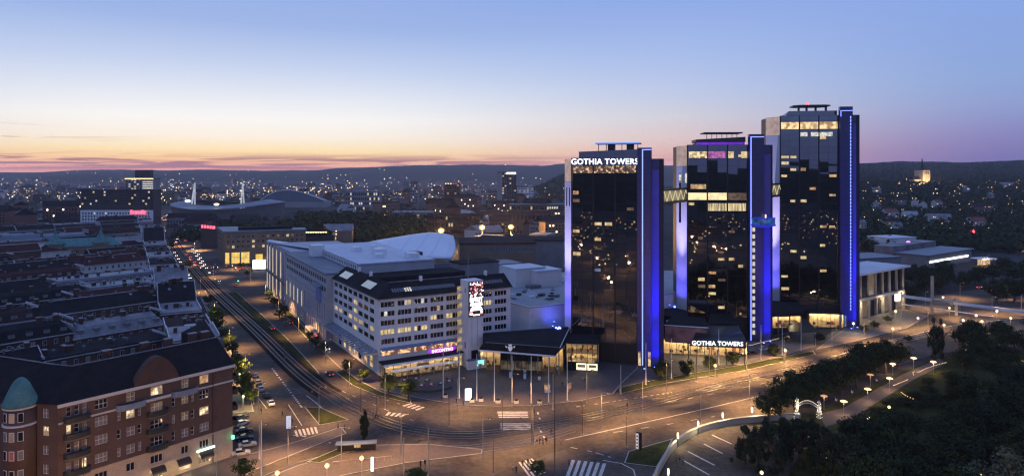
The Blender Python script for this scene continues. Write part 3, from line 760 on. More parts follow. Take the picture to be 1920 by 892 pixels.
pf = MB(); pf.box(8.5, w1 + .8, 2, 11, z1 + 5.3, z1 + 5.7); pf.build('roof_platform', 'dark_metal', T1)
box('neon_edge_strip', T1, 'neon_edge', 8.5, w1 + .8, 1.9, 1.99, z1 + 5.3, z1 + 5.75)
for k in range(6): box('platform_post', T1, 'dark_metal', 9.6 + k * 2.9, 9.85 + k * 2.9, 2.6, 2.85, z1 + 2, z1 + 5.3)
for x in (13, 20): box('roof_machine_room', T1, 'dark_metal', x, x + 2.6, 4, 7, z1 + 2, z1 + 5.2)
wash(T1, w1 + 6.45, -5.2, 74, .5, BLUE3); wash(T1, w1 + 3.0, -8.2, 76, .5, BLUESH, 0, 6)
flankwash(T1, 4.6, 12.6, 75)
for x in (w1 + .5, w1 + 4.0):
    box('lit_lobby_window', T1, 'lit_lobby', x, x + .9, -2.3, -2.21, .4, 5.5)
# --- the middle tower with the round pod
pk2 = pick(9, .05)
L2 = {(4, 1): 0}
def lit2(i, m):
    t = {(1, 5): 'lit_yellow', (8, 0): 'lit_yellow', (15, 3): 'lit_dim', (16, 3): 'lit_yellow', (16, 4): 'lit_warm', (17, 5): 'lit_warm', (19, 1): 'lit_yellow', (20, 2): 'lit_warm', (21, 2): 'lit_yellow', (13, 1): 'lit_dim'}
    if i < 12: return t.get((i, m))
    return t.get((i, m)) or pk2(i, m)
T2, w2 = tower('hotel_tower', 'middle glass tower with a round blue balcony pod, between its two neighbours', 1289, 1402, 291, 289, 82.0, 2.9, 16, 6.6, lit2, 9)
z2 = 82.0
box('top_floor_window', T2, 'lit_bar', .6, w2 * .33, -.06, .0, z2 - 5.6, z2 - 2.8); box('top_floor_window', T2, 'lit_club', w2 * .35, w2 * .63, -.06, .0, z2 - 5.6, z2 - 2.8)
box('top_floor_window', T2, 'lit_yellow', w2 * .67, w2 * .77, -.06, .0, z2 - 5.6, z2 - 2.8); box('top_floor_window', T2, 'lit_yellow', w2 * .89, w2 * .99, -.06, .0, z2 - 5.6, z2 - 2.8)
for x0, x1, za, zb, mt in ((.2, w2 * .32, 20.2, 23.2, 'lit_hall'), (w2 * .34, w2 * .655, 20.2, 23.2, 'lit_hall'), (w2 * .67, w2 * .98, 20.2, 23.2, 'lit_dim'), (w2 * .34, w2 * .65, 24.6, 27.8, 'lit_curtain'), (w2 * .67, w2 * .97, 24.6, 27.8, 'lit_curtain'), (w2 * .05, w2 * .31, 16.6, 18.6, 'lit_warm')):
    box('lit_conference_window', T2, mt, x0, x1, -.06, 0, z2 - zb, z2 - za)
shaft(T2, w2 + .1, w2 + 6.1, z2 + 4.3, .5, z2 + 3.0, 2, 3.0, .9, ztop=z2 - .3, zneon0=.5)
for k in range(17): box('stair_window', T2, 'lit_stair', w2 + 1.3, w2 + 2.4, -2.27, -2.21, 3.0 + k * 2.85, 4.7 + k * 2.85)
box('roof_block', T2, 'dark_metal', 4.4, w2 - .5, 3, 13, z2, z2 + 1); box('purple_band', T2, 'lit_purple_band', 4.4, w2 - .5, 2.9, 2.99, z2 + .1, z2 + 1.2)
pr_ = MB(); pr_.prism([(4, 2.4), (w2 - .3, 2.4), (w2 - .3, 13), (4, 13)], z2 + 1.25, lambda x, y: z2 + 2.4 + min(x - 4, 3) * .35); pr_.build('roof_canopy', 'dark_metal', T2)
pf = MB(); pf.box(7.5, w2 - 1.3, 3, 12, z2 + 5.0, z2 + 5.5); pf.build('roof_platform', 'dark_metal', T2)
for k in range(7): box('platform_post', T2, 'dark_metal', 8.6 + k * 2.1, 8.8 + k * 2.1, 3.4, 3.6, z2 + 2.4, z2 + 5.0)
# pod
pod = MB(); pod.smooth = False
cx, cyy = w2 + 5.6, -2.5
pod.lathe([(2.2, 47.6), (4.9, 48.3), (5.0, 48.9), (4.7, 49.0)], 28, (cx, cyy)); pod.build('pod_floor', 'pod_blue', T2)
pg = MB(); pg.lathe([(4.7, 49.0), (4.75, 51.2), (4.6, 51.25)], 28, (cx, cyy)); pg.build('pod_glass', 'pod_glass', T2)
pr2 = MB(); pr2.lathe([(4.72, 51.26), (4.95, 51.4), (4.9, 51.6), (3.0, 51.8)], 28, (cx, cyy)); pr2.build('pod_rim', 'pod_blue', T2)
box('pod_light', T2, 'bulb_small', cx + .3, cx + .7, cyy - 2, cyy - 1.7, 51.8, 53)
wash(T2, w2 + 7.6, -5.6, 80, .5, BLUE3); wash(T2, w2 + 4.2, -8.6, 82, .5, BLUESH, 0, 6)
flankwash(T2, 6.6, 14, 81)
# flank openings of the middle tower
for t_, za, zb, mt in ((.75, 4.5 + 8, 8 + 8, 'lit_white'), (.75, 15, 33, 'dark_glass'), (.2, 12, 16, 'lit_white'), (.2, 18, 21, 'dark_glass')):
    p, an = flank_pt(T2, 6.6, t_); b = MB(); b.box(0, 1.2, -.05, .05, 0, zb - za); b.build('flank_window', mt, T2, loc=(p.x, p.y, z2 - zb), rz=an)
for t_ in (.35, .75):
    p, an = flank_pt(T1, 4.6, t_); b = MB(); b.box(0, .5, -.05, .05, 0, 7); b.build('flank_window', 'dark_glass', T1, loc=(p.x, p.y, z1 - 18), rz=an)
# --- the tall east tower
pk3 = pick(21, .06)
def lit3(i, m):
    t = {(3, 4): 'lit_yellow', (6, 0): 'lit_yellow', (6, 1): 'lit_yellow', (7, 0): 'lit_yellow', (9, 0): 'lit_yellow', (8, 2): 'lit_warm', (13, 1): 'lit_yellow', (21, 1): 'lit_yellow', (22, 2): 'lit_yellow', (20, 4): 'lit_yellow', (17, 5): 'lit_warm', (12, 5): 'lit_warm', (9, 5): 'lit_warm'}
    if i < 6: return t.get((i, m))
    return t.get((i, m)) or pk3(i, m)
T3, w3 = tower('hotel_tower', 'tallest glass tower with a red light on its roof and a dashed blue light line', 1463, 1572, 319, 315, 96.6, 2.9, 18, 8.2, lit3, 8, glass='facade_glass')
z3 = 96.6
for k in range(3): box('lit_spa_window', T3, 'lit_spa', k * w3 / 3 + .35, (k + 1) * w3 / 3 - .35, -.07, 0, z3 - 6.2, z3 - 3.0)
for x0, x1 in ((w3 * .35, w3 * .47), (w3 * .53, w3 * .66), (w3 * .68, w3 * .9)): box('lit_spa_window', T3, 'lit_white', x0, x1, -.07, 0, z3 - 9.6, z3 - 7.7)
shaft(T3, w3 + .1, w3 + 5.5, z3 + 3.7, 4.3, z3 - .3, 2, 1.9, 1.5, dash=True, ztop=z3 - .2, zneon0=8)
bl = MB(); bl.prism([(3, 2), (4.2, 2), (w3, 2), (w3, 14), (3, 14)], z3, lambda x, y: z3 + (.6 if x < 4 else 2.3)); bl.build('roof_block', 'upper_glass', T3)
pf = MB(); pf.prism([(6.5, 3.5), (9, 1.5), (20, 1.5), (23, 3.5), (23, 11), (20, 13), (9, 13), (6.5, 11)], z3 + 4.6, z3 + 5.1); pf.build('roof_platform', 'dark_metal', T3)
for x in (8.5, 12, 16, 20.5): box('platform_post', T3, 'dark_metal', x, x + .8, 3, 4, z3 + 2.2, z3 + 4.6)
rb = MB(); rb.lathe([(.2, 0), (.5, .2), (.55, .5), (.25, .9)], 8); rb.build('red_beacon', 'sign_red', T3, loc=(12.5, 2.2, z3 + 5.15))
wash(T3, w3 + 6.4, -5.6, 94, .5, BLUE3); wash(T3, w3 + 3.0, -8.4, 96, .5, BLUESH, 0, 6)
flankwash(T3, 8.2, 13, 95)
lit_room(T3, 11.6, -4.4, 0, 14.6, 3.9, .3, 6.4, 1500, 3, 21)
for k in range(8): box('lobby_glass', T3, 'shop_glass', 11.65 + k * 1.83, 13.4 + k * 1.83, -4.4, -4.32, .3, 6.3); box('lobby_post', T3, 'black_metal', 11.55 + k * 1.83, 11.65 + k * 1.83, -4.45, -4.3, 0, 6.4)
box('lobby_roof', T3, 'black_metal', 11.3, 26.6, -4.9, -.2, 6.42, 6.8)
for x in (3.5, 5.0): box('blue_lobby_window', T3, 'lit_blueish', w3 - 1 + x - 2, w3 - .3 + x - 2, -2.3, -2.2, .5, 5.5)
tr_ = MB(); tr_.box(0, 26, -.06, .0, 0, .3)
# --- footbridges between the towers
def skybridge(p0, p1, za, zb, label, n):
    d = Vector((p1[0] - p0[0], p1[1] - p0[1])); w = d.length; a = math.atan2(d.y, d.x); h = zb - za
    r = empty('sky_bridge', (p0[0], p0[1], za), a, label, 'footbridge')
    box('deck', r, 'black_metal', 0, w, 0, 3, -.9, 0); box('roof', r, 'black_metal', 0, w, 0, 3, h, h + .7)
    box('lit_interior', r, 'lit_bridge', .1, w - .1, 1.2, 1.6, .02, h - .02)
    k = w / n
    for i in range(n):
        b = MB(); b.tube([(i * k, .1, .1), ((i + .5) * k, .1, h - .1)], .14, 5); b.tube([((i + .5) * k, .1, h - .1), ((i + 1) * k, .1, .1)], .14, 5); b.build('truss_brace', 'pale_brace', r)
    return r
skybridge((XA(1240, 262), 262), (XA(1291, 293), 293), ZA(377, 275), ZA(357, 275), 'truss footbridge with lit diagonals joining the black tower and the middle tower', 5)
skybridge((XA(1437, 296), 296), (XA(1466, 321), 321), ZA(366, 308), ZA(347, 308), 'footbridge high up between the middle tower and the tallest tower', 3)
# ================================================================ white office building on the corner
C0 = G(711, 704); AO = math.atan2(.509, .861)
OF = empty('office_building', C0, AO, 'white five-storey office block on the corner with a restaurant and dark sloping roof', 'office building')
ro = random.Random(5)
ROWZ = [23.5, 20.3, 17.1, 13.9, 10.7]; WH = 1.75
def opane(row, lit_row, p=.05):
    if row == lit_row: return ro.choice(('lit_yellow', 'lit_yellow', 'lit_warm', 'lit_yellow', 'dark_glass'))
    return ro.choice(('lit_white', 'lit_warm', 'lit_yellow')) if ro.random() < p else 'dark_glass'
# front: each group of four lights is four windows
rows = []
for r_, z in enumerate(ROWZ):
    ws = []
    for g in range(5):
        for k in range(4):
            ws.append((.55 + g * 6.25 + k * 1.29, 1.2, ('lit_yellow' if (r_ == 3 and g < 3 and not (g == 2 and k == 1)) else ('lit_yellow' if (r_ == 2 and g in (3, 4) and k < 2) else ('lit_white' if (r_ == 0 and g in (1, 2) and k == 2) else opane(r_, 9, .03)))), 1, 1))
    for g in range(2):
        for k in range(4):
            ws.append((39.4 + g * 6.4 + k * 1.29, 1.2, 'lit_yellow' if (r_ == 1 and g == 0 and 0 < k) else opane(r_, 9, .03), 1, 1))
    rows.append((z, WH, ws))
rows.append((6.6, 2.0, [(.6 + g * 6.25, 5.1, 'lit_dining', 4, 1) for g in range(5)]))
rows.append((1.2, 3.0, [(33.5, 5.5, 'lit_lobby', 4, 1)]))
strip_wall(OF, (0, 0), (52.8, 0), 26.5, rows, 'white_render', depth=.3, fmat='dark_metal', t=.06)
# left flank along the avenue
rows = []
for r_, z in enumerate(ROWZ):
    rows.append((z, WH, [(2.2 + k * 6.3, 4.9, ('lit_yellow' if (k == 4 and r_ in (1, 2, 4)) else opane(r_, 3, .02)), 3, 1) for k in range(8)]))
rows.append((1.0, 4.2, [(2.2 + k * 6.3, 3.6, ro.choice(('lit_dim', 'lit_warm', 'lit_lobby', 'dark_glass')), 2, 2) for k in range(8)]))
strip_wall(OF, (0, 56.5), (0, 0), 26.5, rows, 'white_render', depth=.3, fmat='dark_metal', t=.07)
b = MB(); b.prism([(.4, .4), (52.5, .4), (52.8, 12), (12, 12), (12, 56.2), (.4, 56.2)], 0, 26.2); b.build('inner_walls', 'white_render', OF)
b = MB(); b.quad((52.8, 0, 0), (52.8, 12, 0), (52.8, 12, 26.5), (52.8, 0, 26.5)); b.build('end_wall', 'white_render', OF, loc=(.02, 0, 0))
# string courses
for z in (9.3,):
    box('string_course', OF, 'white_panel', 0, 31, -.12, -.005, z, z + .35)
rf = MB()
e, zr, ze = .6, 30.9, 26.5
rf.quad((-e, -e, ze), (53.3, -e, ze), (53.3, 6, zr), (6, 6, zr)); rf.quad((-e, 57, ze), (-e, -e, ze), (6, 6, zr), (6, 57, zr))
rf.quad((53.3, 12.6, ze), (12.6, 12.6, ze), (6, 6, zr), (53.3, 6, zr)); rf.quad((12.6, 12.6, ze), (12.6, 57, ze), (6, 57, zr), (6, 6, zr))
rf.quad((53.3, -e, ze), (53.3, 12.6, ze), (53.3, 6, zr)); rf.quad((-e, 57, ze), (6, 57, zr), (12.6, 57, ze))
rf.quad((-e, -e, ze), (-e, 57, ze), (12.6, 57, ze), (12.6, 12.6, ze), (53.3, 12.6, ze), (53.3, -e, ze))
ro_ = rf.build('roof', 'dark_roof', OF)
box('roof_gutter', OF, 'dark_metal', -.75, 53.4, -.78, -.62, 26.35, 26.62); box('roof_gutter', OF, 'dark_metal', -.78, -.62, -.6, 57, 26.35, 26.62)
sa = math.atan2(zr - ze, 6.6)
def sky_m(w, l, mat): return cached(('sk', w, l, mat), lambda: (lambda q: (q.box(0, w, 0, l, 0, .12), q.mesh('skylight', mat))[1])(MB()))
for x in [5.5 + .95 * i for i in range(26)]:
    if x > 29.5: break
    mt = 'lit_white' if 10 < x < 12.5 else 'sky_pane'
    ob('skylight', sky_m(.62, 1.9, mt), ro_, loc=(x, 1.6, ze + (1.6 + e) * math.tan(sa) + .05), rot=(sa, 0, 0))
for x in [39.5 + 1.25 * i for i in range(9)]:
    ob('skylight', sky_m(.7, 1.9, 'sky_pane'), ro_, loc=(x, 1.6, ze + (1.6 + e) * math.tan(sa) + .05), rot=(sa, 0, 0))
for y0 in (13.5, 41.5):
    for i in range(8):
        y = y0 + i * 1.35
        q = sky_m(3.3, .5, 'lit_sky'); ob('skylight', q, ro_, loc=(1.3, y, ze + (1.3 + e) * math.tan(sa) + .06), rot=(0, -sa, 0))
for x, y in ((6, 26), (6, 40), (18, 6), (45, 6)):
    box('chimney', ro_, 'white_panel', x - .5, x + .5, y - .5, y + .5, 30, 32.4)
# glazed canopies over the street
cn = MB()
for i in range(18):
    y = 2 + i * 3.0
    p = MB(); p.prism([(-5.0, y), (-.1, y), (-.1, y + 1.9), (-5.0, y + 1.9)], lambda x, yy: 8.3 - x * -.22, lambda x, yy: 8.42 - x * -.22); p.build('canopy_pane', 'canopy_glass', OF)
    box('canopy_bar', OF, 'white_metal', -5.1, -.05, y - .2, y - .05, 7.0, 7.3)
for i in range(5):
    p = MB(); p.prism([(.2 + i * 6.25, -2.4), (6.2 + i * 6.25, -2.4), (6.2 + i * 6.25, -.14), (.2 + i * 6.25, -.14)], lambda x, y: 8.85 + (y + 2.4) * .25, lambda x, y: 8.97 + (y + 2.4) * .25); p.build('canopy_pane', 'canopy_glass', OF)
# restaurant at the foot of the block
box('restaurant_roof', OF, 'dark_roof', -.3, 28.5, -5.4, -.15, 4.7, 5.1); box('restaurant_fascia', OF, 'white_metal', -.4, 29.2, -5.75, -5.42, 4.35, 5.0)
for i in range(9): box('restaurant_glass', OF, 'shop_glass', .3 + i * 3.1, 3.2 + i * 3.1, -4.9, -4.8, .4, 4.2)
for i in range(10): box('restaurant_post', OF, 'dark_metal', .1 + i * 3.1, .3 + i * 3.1, -5.05, -4.75, 0, 4.6)
lit_room(OF, .2, -4.75, 0, 28, 4.3, .2, 4.3, 700, 5, 3)
box('sign_board', OF, 'purple_glow', 18.6, 29.0, -.42, -.30, 5.35, 6.5)
sign(OF, 'INCONTRO', 23.8, -.56, 5.42, 1.5, 'sign_purple', .1, .03, 1.1, sx=.98)
box('terrace_awning', OF, 'white_metal', 2, 27, -8.6, -6.2, 3.0, 3.12)
for i in range(6): box('awning_post', OF, 'pole_metal', 2 + i * 4.95, 2.12 + i * 4.95, -8.5, -8.38, .12, 3.0)
box('entrance_link_roof', OF, 'dark_roof', 28.5, 39, -5, -.2, 5.0, 5.5)
for i in range(4): box('entrance_door', OF, 'lit_lobby', 29.6 + i * 1.9, 31.2 + i * 1.9, -2.9, -2.8, .15, 3.6)
# rear wing round the courtyard
strip_wall(OF, (12, 40), (52, 40), 25.6, [(22.6, 1.7, [(1.5 + k * 3.2, 2.2, ro.choice(('dark_glass', 'dark_glass', 'clear_glass', 'sky_pane')), 2, 1) for k in range(12)]), (19.2, 1.7, [(1.5 + k * 3.2, 2.2, 'dark_glass', 2, 1) for k in range(12)])], 'white_render', depth=.25, z0=8)
b = MB(); b.prism([(11, 39.4), (53, 39.4), (53, 54), (11, 54)], 25.65, 27.6); b.build('rear_wing_roof', 'dark_roof', OF)
b = MB(); b.prism([(12, 40.3), (52, 40.3), (52, 53), (12, 53)], 0, 25.6); b.build('rear_wing', 'white_render', OF)
# ================================================================ billboard tower
BT = empty('billboard_tower', (C0[0] + math.cos(AO) * 30.2 + math.sin(AO) * 8.5, C0[1] + math.sin(AO) * 30.2 - math.cos(AO) * 8.5), AO, 'pale concrete tower carrying the bright upright advertising screen', 'tower')
b = MB(); b.prism([(0, 0), (6.1, 0), (6.1, 6.2), (0, 6.2)], 6.5, 31.4)
b.box(0, 1.3, .2, 6.2, 0, 6.5); b.box(5.0, 6.1, .2, 6.2, 0, 6.5)
b.build('shaft', 'white_render', BT)
box('dark_doorway', BT, 'black_metal', 1.3, 5.0, 1.8, 5.8, 0, 6.48)
b = MB(); b.prism([(-.8, -1.6), (6.6, -1.6), (6.6, .1), (-.8, .1)], 0, 3.2); b.build('base_block', 'white_render', BT)
box('base_top', BT, 'blue_roof', -.9, 6.7, -1.7, .15, 3.22, 3.5)
for x in (2.6, 5.0): box('base_light', BT, 'bulb_cool', x, x + .3, -1.75, -1.62, 1.3, 1.6)
box('info_screen', BT, 'sign_cyan', 3.2, 5.3, -1.78, -1.61, 1.9, 3.0)
for x in (1.4, 3.6): box('shaft_groove', BT, 'concrete_dark', x, x + .12, -.03, -.004, 8, 18.4)
box('stair_glass', BT, 'lit_stairwell', -1.9, -.1, 5.0, 5.2, 4, 29)
for k in range(8): box('stair_landing', BT, 'white_render', -2.1, -.05, 4.8, 4.98, 4.6 + k * 3.1, 5.8 + k * 3.1)
box('slit_window', BT, 'dark_glass', -.03, -.005, 2.2, 2.8, 27, 28.5); box('slit_window', BT, 'dark_glass', -.03, -.005, 2.0, 2.9, 7, 9.2)
scr = box('screen', BT, 'screen_black', .05, 6.05, -.45, -.05, 18.6, 31.1)
rs_ = random.Random(4)
for k in range(60):      # red and white flame-like shapes of the advert
    x = rs_.uniform(.3, 5.4); z = rs_.uniform(25.6, 30.6); w = rs_.uniform(.15, .5); h = rs_.uniform(.15, .55)
    q = MB(); q.prism([(0, 0), (w, .0), (w * .8, .02), (w * .3, .02)], 0, h); q.build('screen_shape', rs_.choice(('screen_pink', 'screen_pink', 'screen_white')), BT, loc=(x, -.50, z), rot=(0, rs_.uniform(-.6, .6), 0))
sign(BT, 'BAUT', 3.05, -.50, 24.0, 2.2, 'screen_white', .03, .06, 1.0, sx=.95)
for i, (z, w) in enumerate(((23.2, 4.6), (22.6, 5.0), (21.9, 3.4), (21.4, 4.4), (20.8, 4.8), (19.0, 2.6))): box('screen_line', BT, 'screen_white', 3.05 - w / 2, 3.05 + w / 2, -.49, -.46, z, z + .34)
for x0, x1, z, mt in ((.3, 1.4, 20.1, 'screen_pink'), (.4, 1.6, 19.4, 'screen_white'), (4.8, 5.6, 20.0, 'screen_white'), (4.6, 5.5, 19.4, 'screen_pink')): box('screen_line', BT, mt, x0, x1, -.49, -.46, z, z + .45)
b = MB(); b.tube([(1.5, 3, 31.4), (1.5, 3, 41)], [.12, .05], 6); b.build('mast', 'pole_metal', BT)
# ================================================================ entrance hall with the dark canopy
EH = empty('entrance_hall', (0, 0, 0), 0, 'glazed entrance hall under a broad black roof bearing a pale crest', 'entrance hall')
def PZ(px, py, z): x, y = G(px, py, z); return (x, y, z)
fl_, fr_, bl_, br_ = PZ(897, 656, 8.2), PZ(1041, 667.5, 8.2), PZ(905, 624, 12), PZ(1069, 612, 12)
ul, ur = PZ(910, 641.5, 11), PZ(1050, 651, 11)
b = MB(); b.quad(ul, ur, br_, bl_); b.quad(fl_, fr_, ur, ul); b.quad(fr_, (br_[0] + .3, br_[1], 8.2), br_, ur); b.quad((bl_[0], bl_[1], 8.2), fl_, ul, bl_); b.quad((bl_[0], bl_[1], 8.2), (br_[0], br_[1], 8.2), fr_, fl_)
b.build('canopy_roof', 'dark_roof', EH)
def seg(name, mat, p, q, r=.25): b = MB(); b.tube([p, q], r, 4); return b.build(name, mat, EH)
seg('roof_edge', 'white_metal', (fl_[0], fl_[1] - .1, 8.15), (fr_[0], fr_[1] - .1, 8.15), .3); seg('roof_edge', 'white_metal', ur, (br_[0], br_[1], 12.05), .16); seg('roof_edge', 'blue_roof', ul, ur, .14); seg('roof_edge', 'blue_roof', bl_, br_, .14)
# glass front, from the billboard tower to the pavilion
gl0, gl1 = Vector(G(900, 692)), Vector(G(1056, 697)); dv = gl1 - gl0; L_ = dv.length; ga = math.atan2(dv.y, dv.x)
for i in range(12):
    x = i * L_ / 12; p = gl0 + dv * (i / 12)
    mt = 'lit_lobby' if i in (0, 1, 9, 11) else ('lit_dim' if i in (2, 8, 10) else 'dark_glass')
    for z0, z1_ in ((.2, 3.4), (3.6, 8.0)):
        q = MB(); q.box(.1, L_ / 12 - .1, 0, .08, z0, z1_); q.build('glass_panel', ('lit_doors' if z0 < 1 else 'dark_glass') if 3 <= i <= 8 else 'shop_glass', EH, loc=(p.x, p.y, 0), rz=ga)
    q = MB(); q.box(-.12, .12, -.15, .1, 0, 8.1); q.build('post', 'black_metal', EH, loc=(p.x, p.y, 0), rz=ga)
q = MB(); q.box(L_ * .25, L_ * .74, .3, .5, 0, 8.1); q.build('rear_wall', 'black_metal', EH, loc=(gl0.x, gl0.y, 0), rz=ga)
lit_room(EH, gl0.x, gl0.y, ga, L_ * .245, 6, .12, 8.0, 1500, 2, 5); lit_room(EH, gl0.x + dv.x * .755, gl0.y + dv.y * .755, ga, L_ * .24, 6, .12, 8.0, 1100, 2, 6)
# crest
cm = ul[0] * .66 + ur[0] * .34, ul[1] * .66 + ur[1] * .34
cr = MB(); cr.prism([(-.9, 0), (0, -.0), (.9, 0), (.9, .18), (0, .18), (-.9, .18)], 0, .2)
cr = MB()
for pts, y in (([(-.75, 1.5), (.75, 1.5), (.7, .6), (.35, .1), (0, -.15), (-.35, .1), (-.7, .6)], 0), ([(-.5, 1.65), (.5, 1.65), (.65, 2.4), (.3, 2.1), (0, 2.5), (-.3, 2.1), (-.65, 2.4)], 0), ([(-.85, 1.3), (-1.7, 1.9), (-1.5, 1.1)], 0), ([(.85, 1.3), (1.7, 1.9), (1.5, 1.1)], 0)):
    n = len(cr.v); k = len(pts); cr.v += [(x, -.12, z) for x, z in pts] + [(x, .12, z) for x, z in pts]
    cr.f.append(tuple(range(n, n + k))); cr.f.append(tuple(range(n + 2 * k - 1, n + k - 1, -1))); cr.m += [0, 0]
    for i in range(k): j = (i + 1) % k; cr.f.append((n + j, n + i, n + k + i, n + k + j)); cr.m.append(0)
cr.build('crest', 'crest_white', EH, loc=(cm[0], cm[1] - 1.1, 8.9), rz=rad(-4))
for dx, dy in ((0, 0), (.9, .5), (-.6, 1.4), (.6, 1.9)):
    x, y = G(1046, 616, 12.1); b = MB(); b.lathe([(.28, 0), (.34, .3), (.2, .45)], 8); b.build('blue_roof_light', 'bulb_blue', EH, loc=(x + dx, y + dy, 12.0))
for i, (px, py) in enumerate(((958, 697), (1048, 702), (1008, 700))):
    x, y = G(px, py); b = MB(); b.tube([(x, y, 0), (x, y, 8.2)], .2, 8); b.build('column', 'concrete', EH)
# glass pavilion beside the tower
GP = empty('glass_pavilion', (0, 0, 0), 0, 'lit glass pavilion with two poster panels, between the entrance hall and the black tower', 'pavilion')
c_ = [PZ(1058, 641, 10), PZ(1121, 643.5, 10), PZ(1133, 614, 10), PZ(1069, 610, 10)]
b = MB(); b.prism([(p[0], p[1]) for p in c_], 9.6, 10.1); b.build('roof', 'dark_roof', GP)
f0, f1 = Vector(G(1062, 694)), Vector(G(1121, 697)); dv = f1 - f0; L_ = dv.length; ga = math.atan2(dv.y, dv.x)
for i in range(6):
    p = f0 + dv * (i / 6)
    for z0, z1_, mt in ((3.3, 5.6, 'shop_glass'), (5.7, 9.4, 'shop_glass'), (.1, 3.2, 'dark_glass')):
        q = MB(); q.box(.06, L_ / 6 - .06, 0, .08, z0, z1_); q.build('glass_panel', mt, GP, loc=(p.x, p.y, 0), rz=ga)
    q = MB(); q.box(-.09, .09, -.12, .1, 0, 9.5); q.build('mullion', 'black_metal', GP, loc=(p.x, p.y, 0), rz=ga)
lit_room(GP, f0.x, f0.y, ga, L_, 6.5, 3.25, 6.2, 1100, 2, 8, 2); lit_room(GP, f0.x, f0.y, ga, L_, 6.5, 6.3, 9.5, 420, 2, 9, 1)
rr = Vector(PZ(1133, 614, 10)[:2])
q = MB(); dv2 = rr - f1; q.box(0, dv2.length, 0, .3, 0, 9.5); q.build('side_wall', 'dark_glass', GP, loc=(f1.x, f1.y, 0), rz=math.atan2(dv2.y, dv2.x))
for i in range(2):
    q = MB(); q.box(3.6 + i * 3.9, 7.1 + i * 3.9, -.5, -.25, .6, 2.9); o = q.build('poster_panel', 'poster_lit', GP, loc=(f0.x, f0.y, 0), rz=ga)
    q = MB(); q.box(4.0 + i * 3.9, 6.7 + i * 3.9, -.54, -.51, 1.5, 2.5); q.build('poster_picture', 'poster_dark', o)
b = MB(); b.prism([(f0.x, f0.y + 8.2), (f1.x - .4, f1.y + 8.2), (rr.x - .4, rr.y - .3), (c_[3][0], c_[3][1] - .3)], 0, 9.58); b.build('inner_block', 'black_metal', GP)
# ================================================================ big exhibition hall behind
EX = empty('exhibition_hall', (0, 0, 0), 0, 'vast flat-roofed exhibition hall with a pale blank wall behind the entrance hall', 'exhibition hall')
hp = [PZ(958, 567, 18), PZ(993, 576, 18), PZ(1060, 569, 18), (112, 318, 18), (112, 372, 18), PZ(1057, 510, 18), PZ(931, 515, 18)]
b = MB(); b.prism([(p[0], p[1]) for p in hp], 0, 17.6); b.build('walls', 'white_render', EX)
b = MB(); b.prism([(p[0], p[1]) for p in hp], 17.62, 18); b.build('roof', 'grey_roof', EX)
for p, q in zip(hp[:2], hp[1:3]): b = MB(); b.tube([(p[0], p[1], 18.1), (q[0], q[1], 18.1)], .22, 4); b.build('roof_edge', 'white_metal', EX)
rr_ = random.Random(8)
for k in range(46):
    px = rr_.uniform(945, 1056); py = rr_.uniform(518, 562); x, y = G(px, py, 18); s_ = rr_.uniform(.4, 1.4)
    b = MB(); b.box(-s_, s_, -s_ * .6, s_ * .6, 0, rr_.uniform(.4, 1.1)); b.build('roof_vent', rr_.choice(('white_metal', 'sheet_roof', 'dark_metal', 'grey_roof')), EX, loc=(x, y, 18.01), rz=AO)
x, y = G(1028, 525, 18); b = MB(); b.box(-6, 6, -3, 3, 0, 2.2); b.build('roof_plant', 'white_metal', EX, loc=(x, y, 18.01), rz=AO)
for px, py in ((1022, 520), (1040, 519), (1000, 540)): x, y = G(px, py, 18); b = MB(); b.box(-3, 3, -2, 2, 0, 1.4); b.build('roof_plant', 'sheet_roof', EX, loc=(x, y, 18.01), rz=AO)
x, y = G(1040, 640, 10); ul_ = uplight(EX, hp[2][0] - 5, hp[2][1] - 9, 12.2, 1600, rot=(rad(118), 0, 0), size=150, color=(.06, .10, 1.0))
for (px, py, zt, w, d, h, mt, rm, nm) in ((1000, 506, 26, 16, 14, 10, 'white_render', 'pale_roof', 0), (1034, 510, 25, 14, 12, 8, 'white_render', 'pale_roof', 0), (945, 500, 22, 26, 16, 6, 'white_render', 'blue_roof', 0), (905, 496, 24, 22, 14, 10, 'stucco_grey', 'dark_roof', 1)):
    x, y = G(px, py, zt)
    b = MB(); b.prism([(0, 0), (w, 0), (w, d), (0, d)], 0, zt); b.build('upper_block', mt, EX, loc=(x - w / 2, y, 0), rz=AO)
    b = MB(); b.prism([(-.3, -.3), (w + .3, -.3), (w + .3, d + .3), (-.3, d + .3)], zt + .02, zt + .5); b.build('upper_roof', rm, EX, loc=(x - w / 2, y, 0), rz=AO)
# brown brick range with a row of windows, and the low roofs behind it
BR = empty('brick_hall', (XA(862, 430), 430, 0), rad(6), 'long brown hall with a band of windows behind the exhibition roofs', 'hall')
zb = ZA(458, 430)
strip_wall(BR, (0, 0), (48, 0), zb, [(zb - 5.4, 3.4, [(14 + k * 4.2, 3.4, 'sky_pane', 3, 1) for k in range(8)])], 'brick_tan', depth=.3)
b = MB(); b.prism([(-.5, -.5), (48.5, -.5), (48.5, 40), (-.5, 40)], zb, zb + .6); b.build('roof', 'brown_roof', BR)
b = MB(); b.prism([(0, .4), (48, .4), (48, 39), (0, 39)], 0, zb - .05); b.build('inner_block', 'brick_tan', BR)
BQ = empty('low_hall', (XA(892, 505), 505, 0), rad(-8), 'dark flat-roofed hall with a white roof edge below the orange floodlights', 'hall')
zb = ZA(449, 505)
b = MB(); b.prism([(0, 0), (64, 0), (64, 30), (0, 30)], 0, zb); b.build('walls', 'stucco_grey', BQ)
b = MB(); b.prism([(-1, -1), (65, -1), (65, 31), (-1, 31)], zb + .02, zb + .5); b.build('roof', 'dark_roof', BQ); box('roof_edge', BQ, 'white_metal', -1.2, 40, -1.3, -1.02, zb - .9, zb + .9)
